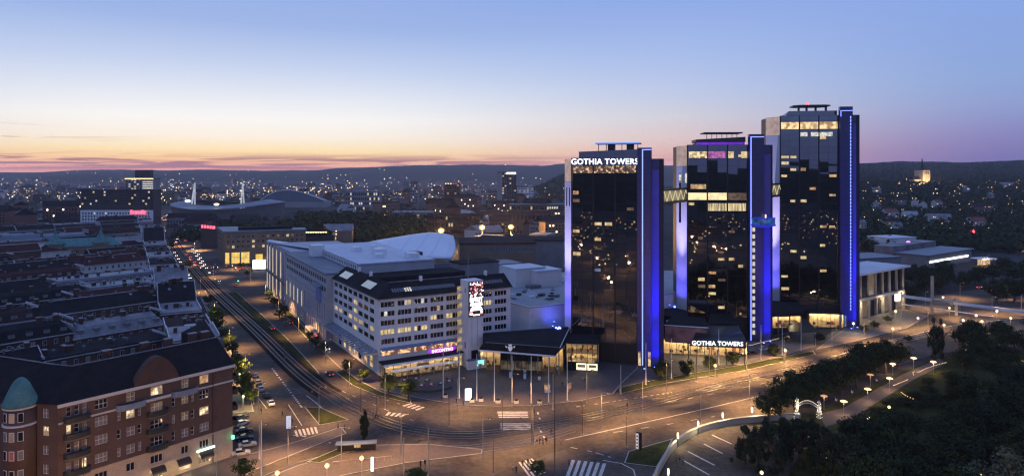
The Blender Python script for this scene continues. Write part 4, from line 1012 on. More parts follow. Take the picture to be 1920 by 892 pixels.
# ================================================================ grey exhibition centre along the avenue
GX = (-146.7, 412.0); AG = math.atan2(-.876, .481)
EC = empty('exhibition_centre', GX, AG, 'long grey exhibition centre with lit tall columns and white sweeping roof edge', 'exhibition centre')
rg = random.Random(12)
rows = [(24.2, 2.0, [(3 + k * 4.2, 3.1, 'sky_pane', 2, 1) for k in range(20)]), (20.6, 2.0, [(3 + k * 4.2, 3.1, rg.choice(('sky_pane', 'dark_glass', 'dark_glass')), 2, 1) for k in range(20)]),
        (17.2, 1.1, [(4 + k * 4.2, 1.1, 'dark_glass', 1, 1) for k in range(20)]),
        (8.2, 7.4, [(3.4 + k * 4.2, 1.2, rg.choice(('lit_dim', 'dark_glass', 'lit_white', 'dark_glass')), 1, 2) for k in range(20)]),
        (.6, 5.4, [(3.2 + k * 4.2, 2.0, rg.choice(('lit_pink', 'lit_pink', 'lit_warm', 'lit_dim')), 1, 2) for k in range(20)])]
strip_wall(EC, (58, 0), (145, 0), 28, rows, 'grey_clad', depth=.35, fmat='dark_metal')
strip_wall(EC, (145, 0), (145, 9), 28, [], 'grey_clad')
b = MB(); b.prism([(58, .5), (144.6, .5), (144.6, 48), (58, 48)], 0, 27.6); b.build('inner_block', 'grey_clad', EC)
b = MB(); b.prism([(57.5, -.7), (145.6, -.7), (145.6, 12), (57.5, 12)], 28.02, 28.6); b.build('front_roof', 'blue_roof', EC)
b = MB(); b.prism([(57.5, 13.4), (145.4, 13.4), (145.4, 48), (57.5, 48)], 31.3, 31.8); b.build('upper_roof', 'pale_roof', EC)
for k in range(22): box('roof_seam', EC, 'saddle_white', 58 + k * 4.1, 58.16 + k * 4.1, 13.5, 47.8, 31.8, 31.9)
for k in range(22): box('roof_seam', EC, 'sheet_roof', 58 + k * 4.1, 58.14 + k * 4.1, -.6, 11.9, 28.6, 28.68)
for x, y, w, d, h in ((96, 24, 5, 4, 2.2), (110, 30, 8, 5, 2.6), (126, 26, 4, 4, 1.8), (134, 38, 6, 5, 2.4), (88, 36, 3, 3, 1.4)): box('roof_plant', EC, 'white_metal', x, x + w, y, y + d, 31.81, 31.8 + h)
strip_wall(EC, (84, 13.0), (145, 13.0), 31.3, [(28.9, 1.9, [(1 + k * 2.95, 2.3, 'clear_pale', 2, 1) for k in range(20)])], 'white_panel', depth=.25, z0=28.5)
strip_wall(EC, (145, 13), (145, 48), 31.3, [], 'grey_clad', z0=27)
b = MB(); b.prism([(76, 8), (84, 8), (84, 14), (76, 14)], 28.5, 34); b.build('plant_tower', 'white_panel', EC)
box('advert_board', EC, 'screen_blue', 128, 136, -.5, -.1, 15, 21); b = MB(); b.prism([(126, -2.5), (140, -2.5), (140, -.1), (126, -.1)], 22, lambda x, y: 22.3 + (y + 2.5) * .3); b.build('board_hood', 'blue_roof', EC)
# column front with lit strips
b = MB(); b.prism([(2, 3), (57.9, 3), (57.9, 40), (8, 40)], 0, 28.4); b.build('column_front_wall', 'grey_clad', EC)
for i, x in enumerate((3.5, 12, 22, 33.5, 46, 57)):
    b = MB(); b.tube([(x, .4, 0), (x, .4, 29)], .7, 8); c = b.build('column', 'grey_clad', EC)
    if i < 5:
        box('light_strip', EC, 'lit_column', x - .5, x + .5, -.55, -.4, 13.5, 27.5); box('light_strip', EC, 'lit_column', x - .5, x + .5, -.55, -.4, 2.5, 11.5)
box('gallery_rail', EC, 'dark_metal', 1, 58, -.9, -.7, 11.8, 12.4)
for i in range(5): box('street_light_strip', EC, 'lit_column', 63 + i * 9, 63.5 + i * 9, -.6, -.4, 7.5, 14.5)
# the saddle-shaped white roof
SR = empty('saddle_roof_hall', (0, 0, 0), 0, 'great white saddle-shaped hall roof sweeping up to a rounded end', 'exhibition hall')
near = [(501, 412, 29.9), (530, 394, 29.9), (569, 374, 30.4), (600, 368, 29.6), (640, 368, 28.4), (700, 370, 26.6), (770, 374, 24.6), (846, 380, 23.5)]
far = [(503, 424, 29.2), (540, 440, 26), (580, 445, 23.5), (620, 445, 22.2), (665, 445, 24.0), (720, 445, 27.6), (806, 445, 31.9), (850, 436, 30.6)]
b = MB(); n = len(near); m_ = 8
sub = 5; NN = (n - 1) * sub + 1
def interp(T, t):
    i = min(int(t), n - 2); f = t - i
    p = [Vector(T[max(0, min(n - 1, i + k))]) for k in (-1, 0, 1, 2)]
    return .5 * ((2 * p[1]) + (p[2] - p[0]) * f + (2 * p[0] - 5 * p[1] + 4 * p[2] - p[3]) * f * f + (3 * p[1] - p[0] - 3 * p[2] + p[3]) * f ** 3)
for i in range(NN):
    a, c = interp(near, i / sub), interp(far, i / sub)
    for j in range(m_ + 1):
        f = j / m_; p = a.lerp(c, f); bulge = (.0 if i < NN - 1 else 0)
        px = p.x + (6 * math.sin(math.pi * f) if i == NN - 1 else (4 * math.sin(math.pi * f) * max(0, (i - NN + 6) / 6)))
        b.v.append((XA(px, p.y), p.y, p.z - math.sin(math.pi * f) * 1.2))
for i in range(NN - 1):
    for j in range(m_): b.f.append((i * (m_ + 1) + j, (i + 1) * (m_ + 1) + j, (i + 1) * (m_ + 1) + j + 1, i * (m_ + 1) + j + 1)); b.m.append(0)
b.smooth = True
ro2 = b.build('roof', 'saddle_white', SR); md = ro2.modifiers.new('s', 'SOLIDIFY'); md.thickness = .8
for i in range(2, NN, 2):      # standing seams of the sheet roof
    q = MB(); q.tube([Vector(b.v[i * (m_ + 1) + j]) + Vector((0, 0, .12)) for j in range(m_ + 1)], .09, 4); q.build('roof_seam', 'pale_roof', SR)
w_ = MB(); w_.prism([(XA(520, 404), 404), (XA(600, 372), 372), (XA(846, 384), 384), (XA(848, 432), 432), (XA(520, 432), 432)], 0, 19.5); w_.build('walls', 'grey_clad', SR)
for px, py, w, d, h, zb in ((692, 493, 16, 6, 4, 22.8), (775, 483, 14, 6, 4, 23.5), (665, 500, 12, 5, 2.5, 24)):
    y = (H - zb) * F / (py - YH); b = MB(); b.box(-w / 2, w / 2, 0, d, 0, h); o = b.build('roof_plant', 'dark_metal', SR, loc=(XA(px, y), y - 10, zb), rz=AO)
    b = MB(); b.lathe([(.25, 0), (.4, .3), (.25, .6)], 8); b.build('plant_light', 'bulb_small', o, loc=(-w * .3, -.3, h * .6))
for px, py, w, d in ((700, 497, 40, 16), (790, 499, 36, 20)):
    y = (H - 20) * F / (py - YH); b = MB(); b.box(-w / 2, w / 2, 0, d, 0, 20.5); b.build('connecting_block', 'blue_roof', SR, loc=(XA(px, y), y, 0), rz=AO)
# ================================================================ hotel entrance between the towers
HE = empty('hotel_entrance', (0, 0, 0), 0, 'hotel entrance with a curved dark canopy carrying the glowing white hotel sign', 'hotel entrance')
def Pq(px, Y, z): return Vector((XA(px, Y), Y, z))
a0, a1 = Pq(1292, 252, ZA(648, 252)), Pq(1399, 250, ZA(653, 250)); b0, b1 = Pq(1306, 259, ZA(620.5, 259)), Pq(1391, 257, ZA(623, 257))
b = MB(); K = 8
for i in range(K + 1):
    f = i / K; bow = math.sin(f * math.pi / 2)
    for A_, B_ in ((a0, b0), (a1, b1)):
        p = A_.lerp(B_, f); b.v.append((p.x, A_.y + (B_.y - A_.y) * f ** 1.8, A_.z + (B_.z - A_.z) * bow))
for i in range(K): b.f.append((2 * i, 2 * i + 1, 2 * i + 3, 2 * i + 2)); b.m.append(0)
t0 = len(b.v); b.v += [(b0.x - 2, 272, b0.z), (b1.x + 3, 270, b1.z)]; b.f.append((2 * K, 2 * K + 1, t0 + 1, t0)); b.m.append(0)
b.smooth = True
cn_ = b.build('canopy', 'canopy_navy', HE); md = cn_.modifiers.new('s', 'SOLIDIFY'); md.thickness = .3
mid = (a0 + a1) / 2
sign(HE, 'GOTHIA TOWERS', XA(1345, 250.4), 250.3, ZA(647, 250.4), 2.15, 'sign_white', .12, .022, 1.04, rz=rad(-5), sx=1.02)
l0, l1 = Vector(G(1244, 676)), Vector(G(1402, 681)); l0 = Vector((XA(1243, 268), 268)); l1 = Vector((XA(1400, 263), 263)); dv = l1 - l0; L_ = dv.length; ga = math.atan2(dv.y, dv.x)
for i in range(12):
    p = l0 + dv * (i / 12); q = MB(); q.box(.08, L_ / 12 - .08, 0, .1, .15, 5.2); q.build('lobby_glass', 'shop_glass', HE, loc=(p.x, p.y, 0), rz=ga)
    q = MB(); q.box(-.12, .1, -.15, .12, 0, 5.4); q.build('lobby_post', 'dark_metal', HE, loc=(p.x, p.y, 0), rz=ga)
lit_room(HE, l0.x, l0.y, ga, L_, 6, .15, 5.35, 2200, 5, 11)
q = MB(); q.box(0, L_, .15, 14, 5.45, 6.2); q.build('lobby_roof', 'dark_roof', HE, loc=(l0.x, l0.y, 0), rz=ga)
for px, py in ((1291, 672), (1396, 683), (1330, 682), (1362, 684)):
    x, y = G(px, py); b = MB(); b.tube([(x, y, 0), (x, y, 5.9)], .16, 6); b.build('canopy_post', 'black_metal', HE)
for px, Y in ((1310, 258), (1340, 257), (1370, 256)):
    b = MB(); b.lathe([(.25, 0), (.3, .1), (.1, .15)], 8); o = b.build('canopy_downlight', 'bulb_small', HE, loc=(XA(px, Y), Y, 5.5)); lamp(o, (0, 0, -.4), 1500, (1, .72, .38), .2)
s0 = [PZ(1244, 608, 13), PZ(1328, 613, 13), PZ(1322, 596, 13), PZ(1262, 592, 13)]
b = MB(); b.prism([(p[0], p[1]) for p in s0], 12.4, 13); b.build('upper_roof', 'dark_roof', HE)
b = MB(); b.tube([Vector(s0[0]) + Vector((0, -.2, -.2)), Vector(s0[1]) + Vector((0, -.2, -.2))], .2, 4); b.build('roof_edge', 'white_metal', HE)
q = MB(); a_, c2 = Vector(s0[0][:2]), Vector(s0[1][:2]); q.box(.5, (c2 - a_).length - .5, 1.0, 12, 6.2, 12.3); q.build('upper_storey', 'upper_wall_purple', HE, loc=(a_.x, a_.y, 0), rz=math.atan2(c2.y - a_.y, c2.x - a_.x))
s1 = [PZ(1328, 607, 11), PZ(1384, 607, 11), PZ(1376, 590, 11), PZ(1330, 585, 11)]
b = MB(); b.prism([(p[0], p[1]) for p in s1], 10.5, 11); b.build('mid_roof', 'dark_roof', HE)
a_, c2 = Vector(s1[0][:2]), Vector(s1[1][:2])
for i in range(5):
    q = MB(); k = (c2 - a_).length / 5; q.box(i * k + .15, (i + 1) * k - .15, .6, .8, 7.2, 10.3); q.build('mid_window', 'lit_shop' if i != 1 else 'lit_dim', HE, loc=(a_.x, a_.y, 0), rz=math.atan2(c2.y - a_.y, c2.x - a_.x))
x, y = G(1264, 580, 13.5)
for px, py in ((1260, 561), (1265, 576)): x, y = G(px, py, 12); b = MB(); b.lathe([(.3, 0), (.35, .3), (.2, .5)], 8); b.build('blue_roof_light', 'bulb_blue', HE, loc=(x, y, 12.0))
b = MB(); pp = [PZ(1243, 590, 12), PZ(1290, 600, 12), PZ(1290, 560, 12), PZ(1246, 556, 12)]; b.prism([(p[0], p[1]) for p in pp], 0, 12); b.build('linking_block', 'dark_roof', HE)
# lit balustrade and drop-off canopy by the tall tower
DC = empty('drop_off_canopy', (0, 0, 0), 0, 'black sloping drop-off canopy on posts before the tallest tower', 'canopy')
c4 = [PZ(1468, 596, 7), PZ(1508, 596, 7.0), PZ(1537, 622, 5.2), PZ(1481, 622, 5.2)]
b = MB(); b.quad(*reversed(c4)); n_ = b.build('roof', 'black_metal', DC); md = n_.modifiers.new('s', 'SOLIDIFY'); md.thickness = .25
for px, py, zt in ((1481, 636, 5), (1500, 640, 5.0), (1527, 648, 4.9), (1471, 618, 6.6), (1512, 622, 6)):
    x, y = G(px, py); b = MB(); b.tube([(x, y, 0), (x, y, zt)], .14, 6); b.build('post', 'black_metal', DC)
LK = empty('link_building', (0, 0, 0), 0, 'low dark link building with shop lights between the middle and tallest towers', 'building')
c5 = [PZ(1440, 588, 11), PZ(1505, 586, 11), PZ(1500, 566, 11), PZ(1440, 563, 11)]
b = MB(); b.prism([(p[0], p[1]) for p in c5], 9.6, 11); b.build('roof', 'dark_roof', LK)
a_, c2 = Vector(c5[0][:2]), Vector(c5[1][:2]); L_ = (c2 - a_).length; ga = math.atan2(c2.y - a_.y, c2.x - a_.x)
for i in range(6): q = MB(); q.box(i * L_ / 6 + .1, (i + 1) * L_ / 6 - .1, 1.5, 1.7, 4.6, 9.2); q.build('shop_window', 'shop_glass', LK, loc=(a_.x, a_.y, 0), rz=ga)
lit_room(LK, a_.x - math.sin(ga) * 1.7, a_.y + math.cos(ga) * 1.7, ga, L_, 4.2, 4.6, 9.3, 1000, 3, 31)
q = MB(); q.box(0, L_, 6.2, 10, 4.4, 9.5); q.build('inner_block', 'black_metal', LK, loc=(a_.x, a_.y, 0), rz=ga)
for i in range(4): q = MB(); q.box(i * L_ / 3 - .2, i * L_ / 3 + .2, 1.0, 1.4, 0, 9.6); q.build('column', 'concrete_dark', LK, loc=(a_.x, a_.y, 0), rz=ga)
x0, x1 = Vector(G(1404, 652)), Vector(G(1480, 634))
BL = empty('lit_balustrade', (x0.x, x0.y, 0), math.atan2(x1.y - x0.y, x1.x - x0.x), 'lit balustrade beside the hotel driveway', 'balustrade')
L_ = (x1 - x0).length
box('handrail', BL, 'lit_rail', 0, L_, -.05, .05, 1.0, 1.1)
for i in range(14): box('post', BL, 'dark_metal', i * L_ / 13 - .04, i * L_ / 13 + .04, -.04, .04, 0, 1.0)
# ================================================================ museum with tall piers
MA, MB_ = Vector(G(1600, 602)), Vector(G(1694, 578)); dv = MB_ - MA
MU = empty('museum', (MA.x, MA.y, 0), math.atan2(dv.y, dv.x), 'concrete museum with tall piers and a thin blue-lit flat roof beside the tallest tower', 'museum')
L_ = dv.length; hm = 21.5
b = MB(); b.prism([(-2, -2.5), (L_ + 2.5, -2.5), (L_ + 2.5, 20), (-2, 20)], hm, hm + .9); b.build('roof', 'pale_roof', MU)
b = MB(); b.prism([(0, .8), (L_ - .5, .8), (L_ - .5, 18), (0, 18)], 0, hm - .02); b.build('inner_block', 'concrete_dark', MU)
box('floor_beam', MU, 'concrete', -.3, L_ + .3, -.5, .75, 8.6, 9.9)
for i in range(8):
    x = i * L_ / 7; box('pier', MU, 'concrete', x - .5, x + .5, -.6, .7, 0, 8.58); box('upper_pier', MU, 'concrete', x - .35, x + .35, -.2, .7, 9.92, hm - .02)
for i in range(7):
    x = i * L_ / 7
    box('upper_window', MU, 'lit_dim' if i in (0, 2) else 'dark_glass', x + .5, x + L_ / 7 - .5, .55, .75, 10.4, hm - 1); box('lower_window', MU, ('lit_lobby', 'lit_dim', 'dark_glass', 'dark_glass', 'lit_dim', 'dark_glass', 'lit_dim')[i], x + .7, x + L_ / 7 - .7, .55, .75, .5, 7.6)
    q = box('wall_lamp', MU, 'bulb_small', x + L_ / 14 - .1, x + L_ / 14 + .1, -.75, -.62, 7.6, 7.9) if i in (0, 3, 6) else None
    if q: lamp(None, MU.matrix_basis @ Vector((x + L_ / 14, -1.6, 7.2)), 2200, (1, .72, .36), .2)
x, y = G(1683, 590); SB = empty('light_box_sign', (x, y, 0), rad(30), 'glowing white light box on a post by the museum corner', 'sign')
box('light_panel', SB, 'screen_white', -2.0, 2.0, -.2, .2, 7.0, 10.4); box('post', SB, 'pole_metal', -.15, .15, .22, .5, 0, 9)
# ================================================================ brick corner house, near left
E1 = Vector((-92.9, 140.8)); E2 = Vector((-69.3, 170.6)); E0 = Vector((-97.9, 141.7)); E3 = Vector((-84.4, 196.5)); Em = Vector((-128, 150))
BH = empty('brick_house', (E1.x, E1.y, 0), 0, 'red-brick corner house with copper turret, curved gable and pale stone ground floor', 'apartment house')
def rel(p): return (p.x - E1.x, p.y - E1.y)
def s_of(px): k = (px - 960) / F; return (-69.3 - 170.6 * k) / (.621 - .784 * k)
LF = (E2 - E1).length
rb = random.Random(31)
def bp(p=.10): return rb.choice(('lit_room', 'lit_room', 'lit_room', 'lit_orange')) if rb.random() < p else rb.choice(('dark_glass', 'curtain_glass', 'curtain_glass'))
AX = [(383, 2.3, 3), (361.5, .75, 1), (347, 1.7, 2), (325.5, .75, 1), (294, 2.7, 3), (262, .75, 1), (245, 1.8, 2), (223, .75, 1), (190, 2.5, 3)]
rows = []
LIT = {(0, 383): 'lit_orange', (0, 245): 'lit_dim', (1, 245): 'lit_room', (0, 294): 'lit_room', (2, 383): 'lit_room', (1, 294): 'lit_dim', (1, 347): 'lit_dim', (2, 347): 'lit_dim'}
for r_, z in enumerate((19.75, 16.1, 12.2, 8.3)):
    ws = []
    for px, w, nx in AX:
        if r_ == 0 and (w < 1 or px in (347,)): continue
        x = LF - s_of(px); ws.append((x - w / 2, w, LIT.get((r_, px)) or bp(0), nx, 2))
    if r_ == 0: ws.append((LF - s_of(347) - .9, 1.8, 'lit_dim', 2, 2))
    for k in range(3):
        ws.append((1.5 + k * 1.45, .95, ('lit_room' if (r_ == 1 and k == 0) or (r_ == 3 and k == 2) else bp(0)), 1, 2))
    rows.append((z, 2.0, ws))
rows.append((4.4, 1.8, [(LF - s_of(px) - w / 2, w, 'dark_glass', max(2, nx), 1) for px, w, nx in AX if w > 1]))
rows.append((.7, 2.2, [(LF - s_of(px) - 1.4, 2.8, 'lit_shop' if px in (347,) else 'lit_dim', 3, 1) for px in (383, 347, 294, 245, 190)]))
# wall in two materials: sandstone below 7.2, brick above
dx, dy = E2 - E1; af = math.atan2(dy, dx)
lo = [r for r in rows if r[0] < 7]; hi = [r for r in rows if r[0] > 7]
def wall2(A, B, rows_lo, rows_hi, zt=22.8):
    strip_wall(BH, rel(A), rel(B), 7.2, rows_lo, 'sandstone', depth=.3, name='stone_wall')
    strip_wall(BH, rel(A), rel(B), zt, rows_hi, 'brick', depth=.3, z0=7.2, name='brick_wall')
wall2(E1, E2, lo, hi)
def fr(x, y):     # facade frame -> root frame
    return (math.cos(af) * x - math.sin(af) * y, math.sin(af) * x + math.cos(af) * y)
def fbox(name, mat, x0, x1, y0, y1, z0, z1): b = MB(); b.box(x0, x1, y0, y1, z0, z1); return b.build(name, mat, BH, rz=af)
fbox('cornice', 'stucco_white', -.2, LF + .4, -.55, -.01, 22.1, 22.78); fbox('string_course', 'stucco_white', 0, LF + .2, -.22, -.01, 18.6, 18.95); fbox('stone_cap', 'sandstone', 0, LF, -.3, -.01, 7.0, 7.35)
fbox('downpipe', 'copper', LF - s_of(156) - .08, LF - s_of(156) + .08, -.3, -.1, 0, 22); fbox('downpipe', 'dark_metal', LF - s_of(398), LF - s_of(398) + .16, -.3, -.1, 0, 22)
# curved gable
gx = LF - s_of(294); b = MB(); pts = []
for i in range(25):
    t = i / 24; a = math.pi * t; wv = 5.0; x = -math.cos(a) * wv
    z = 22.6 + 5.9 * max(0.0, 1 - (abs(x) / 5.0) ** 1.8) ** .8
    pts.append((x, z))
n = len(pts); b.v += [(x, -.35, z) for x, z in pts] + [(x, 1.6, z) for x, z in pts]
b.f.append(tuple(range(n))[::-1]); b.f.append(tuple(range(n, 2 * n))); b.m += [0, 0]
for i in range(n): j = (i + 1) % n; b.f.append((i, j, n + j, n + i)); b.m.append(0)
gx_, gy_ = fr(gx, 0); b.build('gable', 'brick_dark', BH, loc=(gx_, gy_, 0), rz=af)
b = MB(); b.v = [(math.cos(t * math.pi / 8) * .75, -.42, 25.4 + math.sin(t * math.pi / 8) * .5) for t in range(16)] + [(math.cos(t * math.pi / 8) * .75, -.3, 25.4 + math.sin(t * math.pi / 8) * .5) for t in range(16)]
b.f = [tuple(range(16))[::-1]] + [(i, (i + 1) % 16, 16 + (i + 1) % 16, 16 + i) for i in range(16)]; b.m = [0] * 17
b.build('oval_window', 'sky_pane', BH, loc=(gx_, gy_, 0), rz=af)
fbox('gable_sill', 'stucco_white', gx - 3, gx + 3, -.75, -.36, 18.95, 19.35)
# balconies
def balcony(x, z, w, d, mat, h=1.05):
    b = MB(); k = 10; P_ = [(x - w / 2, -.02)] + [(x - w / 2 * math.cos(math.pi * i / k), -.25 - d * math.sin(math.pi * i / k) ** .6) for i in range(k + 1)] + [(x + w / 2, -.02)]
    b.prism([fr(*p) for p in P_], z - .25, z); o = b.build('balcony_slab', 'concrete_dark' if mat != 'balcony_blue' else mat, BH)
    b = MB()
    for p, q in zip(P_, P_[1:]):
        a_, c_ = fr(*p), fr(*q); b.quad((a_[0], a_[1], z), (c_[0], c_[1], z), (c_[0], c_[1], z + h), (a_[0], a_[1], z + h))
    r_ = b.build('railing', mat, o); md = r_.modifiers.new('s', 'SOLIDIFY'); md.thickness = .1
for px in (345, 245): balcony(LF - s_of(px), 18.6, 6.2, 1.3, 'balcony_blue')
for z in (15.4, 11.5, 7.7): balcony(LF - s_of(294), z, 4.6, 1.4, 'rail_black')
for z in (18.6, 15.2, 11.3, 7.6): balcony(3.4, z, 5, 1.2, 'rail_black')
# awnings and the little green shop sign
for px in (342, 384, 294):
    x = LF - s_of(px); b = MB(); K = 8
    for i in range(K + 1):
        a = math.pi / 2 * i / K
        for sx_ in (-1.5, 1.5): p = fr(x + sx_, -.15 - 1.5 * math.sin(a)); b.v.append((p[0], p[1], 2.3 + 1.3 * math.cos(a)))
    for i in range(K): b.f.append((2 * i, 2 * i + 1, 2 * i + 3, 2 * i + 2)); b.m.append(0)
    b.f.append(tuple(2 * i for i in range(K + 1))); b.f.append(tuple(2 * i + 1 for i in range(K, -1, -1))); b.m += [0, 0]
    b.build('awning', 'awning_brown', BH)
    p = fr(x, -2.2); b = MB(); b.lathe([(.12, 0), (.18, .1), (.1, .2)], 8); o = b.build('awning_lamp', 'bulb_small', BH, loc=(p[0], p[1], 1.9)); lamp(o, (0, 0, -.2), 260, (1, .75, .4), .15)
x = LF - s_of(384); fbox('shop_sign', 'sign_palegreen', x - 2.2, x + 2.2, -.6, -.4, 3.9, 4.35)
fbox('pharmacy_sign', 'sign_green', LF - .6, LF - .1, -1.1, -.5, 4.6, 5.4)
# left corner, turret and the facade beyond
wall2(E0, E1, [(4.4, 1.8, [(1.4, 1.6, 'dark_glass', 2, 1)])], [(z, 2.0, [(1.4, 1.5, 'lit_room' if z == 16.1 else bp(0), 2, 2)]) for z in (19.75, 16.1, 12.2, 8.3)])
tcx, tcy = rel(Vector((XA(35, 141), 141.6)))
b = MB(); b.lathe([(2.95, 0), (2.95, 7.2)], 20, (tcx, tcy)); b.build('turret_stone', 'sandstone', BH)
b = MB(); b.smooth = True; b.lathe([(2.95, 7.2), (2.95, 22.5)], 24, (tcx, tcy)); b.build('turret_wall', 'brick', BH)
for z in (18.6, 22.1): b = MB(); b.lathe([(2.97, z), (3.2, z + .1), (3.2, z + .4), (2.97, z + .5)], 24, (tcx, tcy)); b.build('turret_cornice', 'stucco_white', BH)
b = MB(); b.smooth = True; b.lathe([(3.35, 22.7), (3.2, 23.1), (2.7, 24.2), (2.1, 25.6), (1.5, 26.9), (1.0, 27.6), (.5, 28.0), (.05, 28.1)], 24, (tcx, tcy)); b.build('turret_cap', 'copper', BH)
for z in (19.7, 15.9, 12.1, 8.2):
    for a in (-115, -85, -55):
        q = MB(); q.box(-.5, .5, -.06, .06, 0, 1.9); o = q.build('window', 'window_white', BH, loc=(tcx + 2.97 * math.cos(rad(a)), tcy + 2.97 * math.sin(rad(a)), z), rz=rad(a + 90))
        q = MB(); q.box(-.4, .4, -.09, -.02, .1, 1.8); q.build('pane', 'lit_red' if (z == 12.1 and a == -85) else bp(.02), o)
wall2(Em, Vector((-104.2, 142.2)), [], [(z, 2.0, [(4 + k * 5.2, 1.6, bp(.06), 2, 2) for k in range(4)]) for z in (19.75, 16.1, 12.2, 8.3)])
# street side, with its stacked balconies
wall2(E2, E3, [], [(z, 2.0, [(1.4 + k * 4.2, 1.5, 'lit_room' if (z == 19.75 and k == 0) else bp(.05), 2, 2) for k in range(6)]) for z in (19.75, 16.1, 12.2, 8.3)])
da = math.atan2(E3.y - E2.y, E3.x - E2.x); e2 = rel(E2)
for z in (18.6, 15.2, 11.3, 7.6):
    for y in (2.2, 14):
        b = MB(); b.box(y - 1.7, y + 1.7, -1.3, -.02, z - .2, z); b.box(y - 1.7, y + 1.7, -1.3, -1.2, z, z + 1); b.box(y - 1.7, y - 1.6, -1.19, -.02, z, z + 1); b.box(y + 1.6, y + 1.7, -1.19, -.02, z, z + 1); b.build('side_balcony', 'rail_black', BH, loc=(e2[0], e2[1], 0), rz=da)
# roofs: steep black tile outside, inner slope to the court
ev = [Vector((Em.x, Em.y - .3)), Vector((-104.5, 141.4)), E0 + Vector((0, -.5)), E1 + Vector((.2, -.5)), E2 + Vector((.5, -.2)), E3 + Vector((.4, .3))]
rd = [G(-130, 640, 28), G(0, 668, 28), G(100, 683, 28), G(134, 686.5, 28), G(405.6, 632.6, 28)]; rd = [Vector(p) for p in rd]; rd.append(rd[-1] + 24 * Vector((-.502, .865)))
inn = [p + (p - e_).normalized() * 7 for p, e_ in zip(rd, ev)]
b = MB()
for i in range(5):
    (a_, c_), (d_, f_), (g_, h_) = (rel(ev[i]), rel(ev[i + 1])), (rel(rd[i]), rel(rd[i + 1])), (rel(inn[i]), rel(inn[i + 1]))
    b.quad(a_ + (22.8,), c_ + (22.8,), f_ + (28,), d_ + (28,)); b.quad(d_ + (28.0,), f_ + (28.0,), h_ + (24.5,), g_ + (24.5,))
    b.quad(g_ + (24.5,), h_ + (24.5,), h_ + (0,), g_ + (0,))
b.quad(rel(ev[5]) + (22.8,), rel(inn[5]) + (24.5,), rel(rd[5]) + (28,)); b.quad(rel(ev[5]) + (22.8,), rel(ev[5]) + (0,), rel(inn[5]) + (0,), rel(inn[5]) + (24.5,))
b.build('roof', 'black_tile', BH)
b = MB(); b.tube([rel(p) + (28.1,) for p in rd], .16, 5); b.build('ridge_cap', 'sheet_roof', BH)
for f, off in ((.2, 2), (.45, 2.5), (.62, 2), (.8, 3), (.9, 2.2)):
    p = rd[3].lerp(rd[4], f) + (inn[3] - rd[3]).normalized() * off; q = rel(p); b = MB(); b.box(-.9, .9, -.6, .6, 25, 29.6); o = b.build('chimney', 'brick_dark', BH, loc=(q[0], q[1], 0), rz=af)
    b = MB(); b.box(-1, 1, -.7, .7, 29.62, 29.8); b.build('chimney_cap', 'sheet_roof', o)
# ================================================================ tenement blocks to the left of the avenue
def win_mesh(lit):
    def f():
        b = MB(); b.box(-.55, .55, -.04, .04, 0, 1.6); b.k = 1; b.box(-.45, -.04, -.07, -.03, .1, 1.5); b.box(.04, .45, -.07, -.03, .1, 1.5); return b.mesh('window', 'window_white', lit)
    return cached(('wm', lit), f)
def chim_mesh():
    def f():
        b = MB(); b.box(-.8, .8, -.5, .5, 0, 2.6); b.k = 1; b.box(-.9, .9, -.6, .6, 2.6, 2.8); return b.mesh('chimney', 'brick_dark', 'sheet_roof')
    return cached('chm', f)
def roofwin_mesh():
    def f():
        b = MB(); b.box(-.5, .5, -.7, .7, 0, .14); return b.mesh('roof_window', 'sky_pane')
    return cached('rw', f)
def hatch_mesh():
    def f():
        b = MB(); b.lathe([(.35, 0), (.35, .9), (.5, .95), (.5, 1.15), (.1, 1.3)], 8); return b.mesh('roof_vent', 'sheet_roof')
    return cached('hm', f)
def dorm_mesh(rm):
    def f():
        b = MB(); b.box(-.9, .9, 0, 2.6, 0, 1.6); b.k = 1; b.quad((-1.1, -.2, 1.6), (1.1, -.2, 1.6), (1.1, 2.6, 2.0), (-1.1, 2.6, 2.0)); b.quad((-1.1, -.2, 1.6), (-1.1, 2.6, 1.6), (-1.1, 2.6, 2.0)); b.k = 2; b.box(-.6, .6, -.05, -.01, .25, 1.4); return b.mesh('dormer', 'stucco_grey', rm, 'curtain_glass')
    return cached(('dm', rm), f)
rt = random.Random(77)
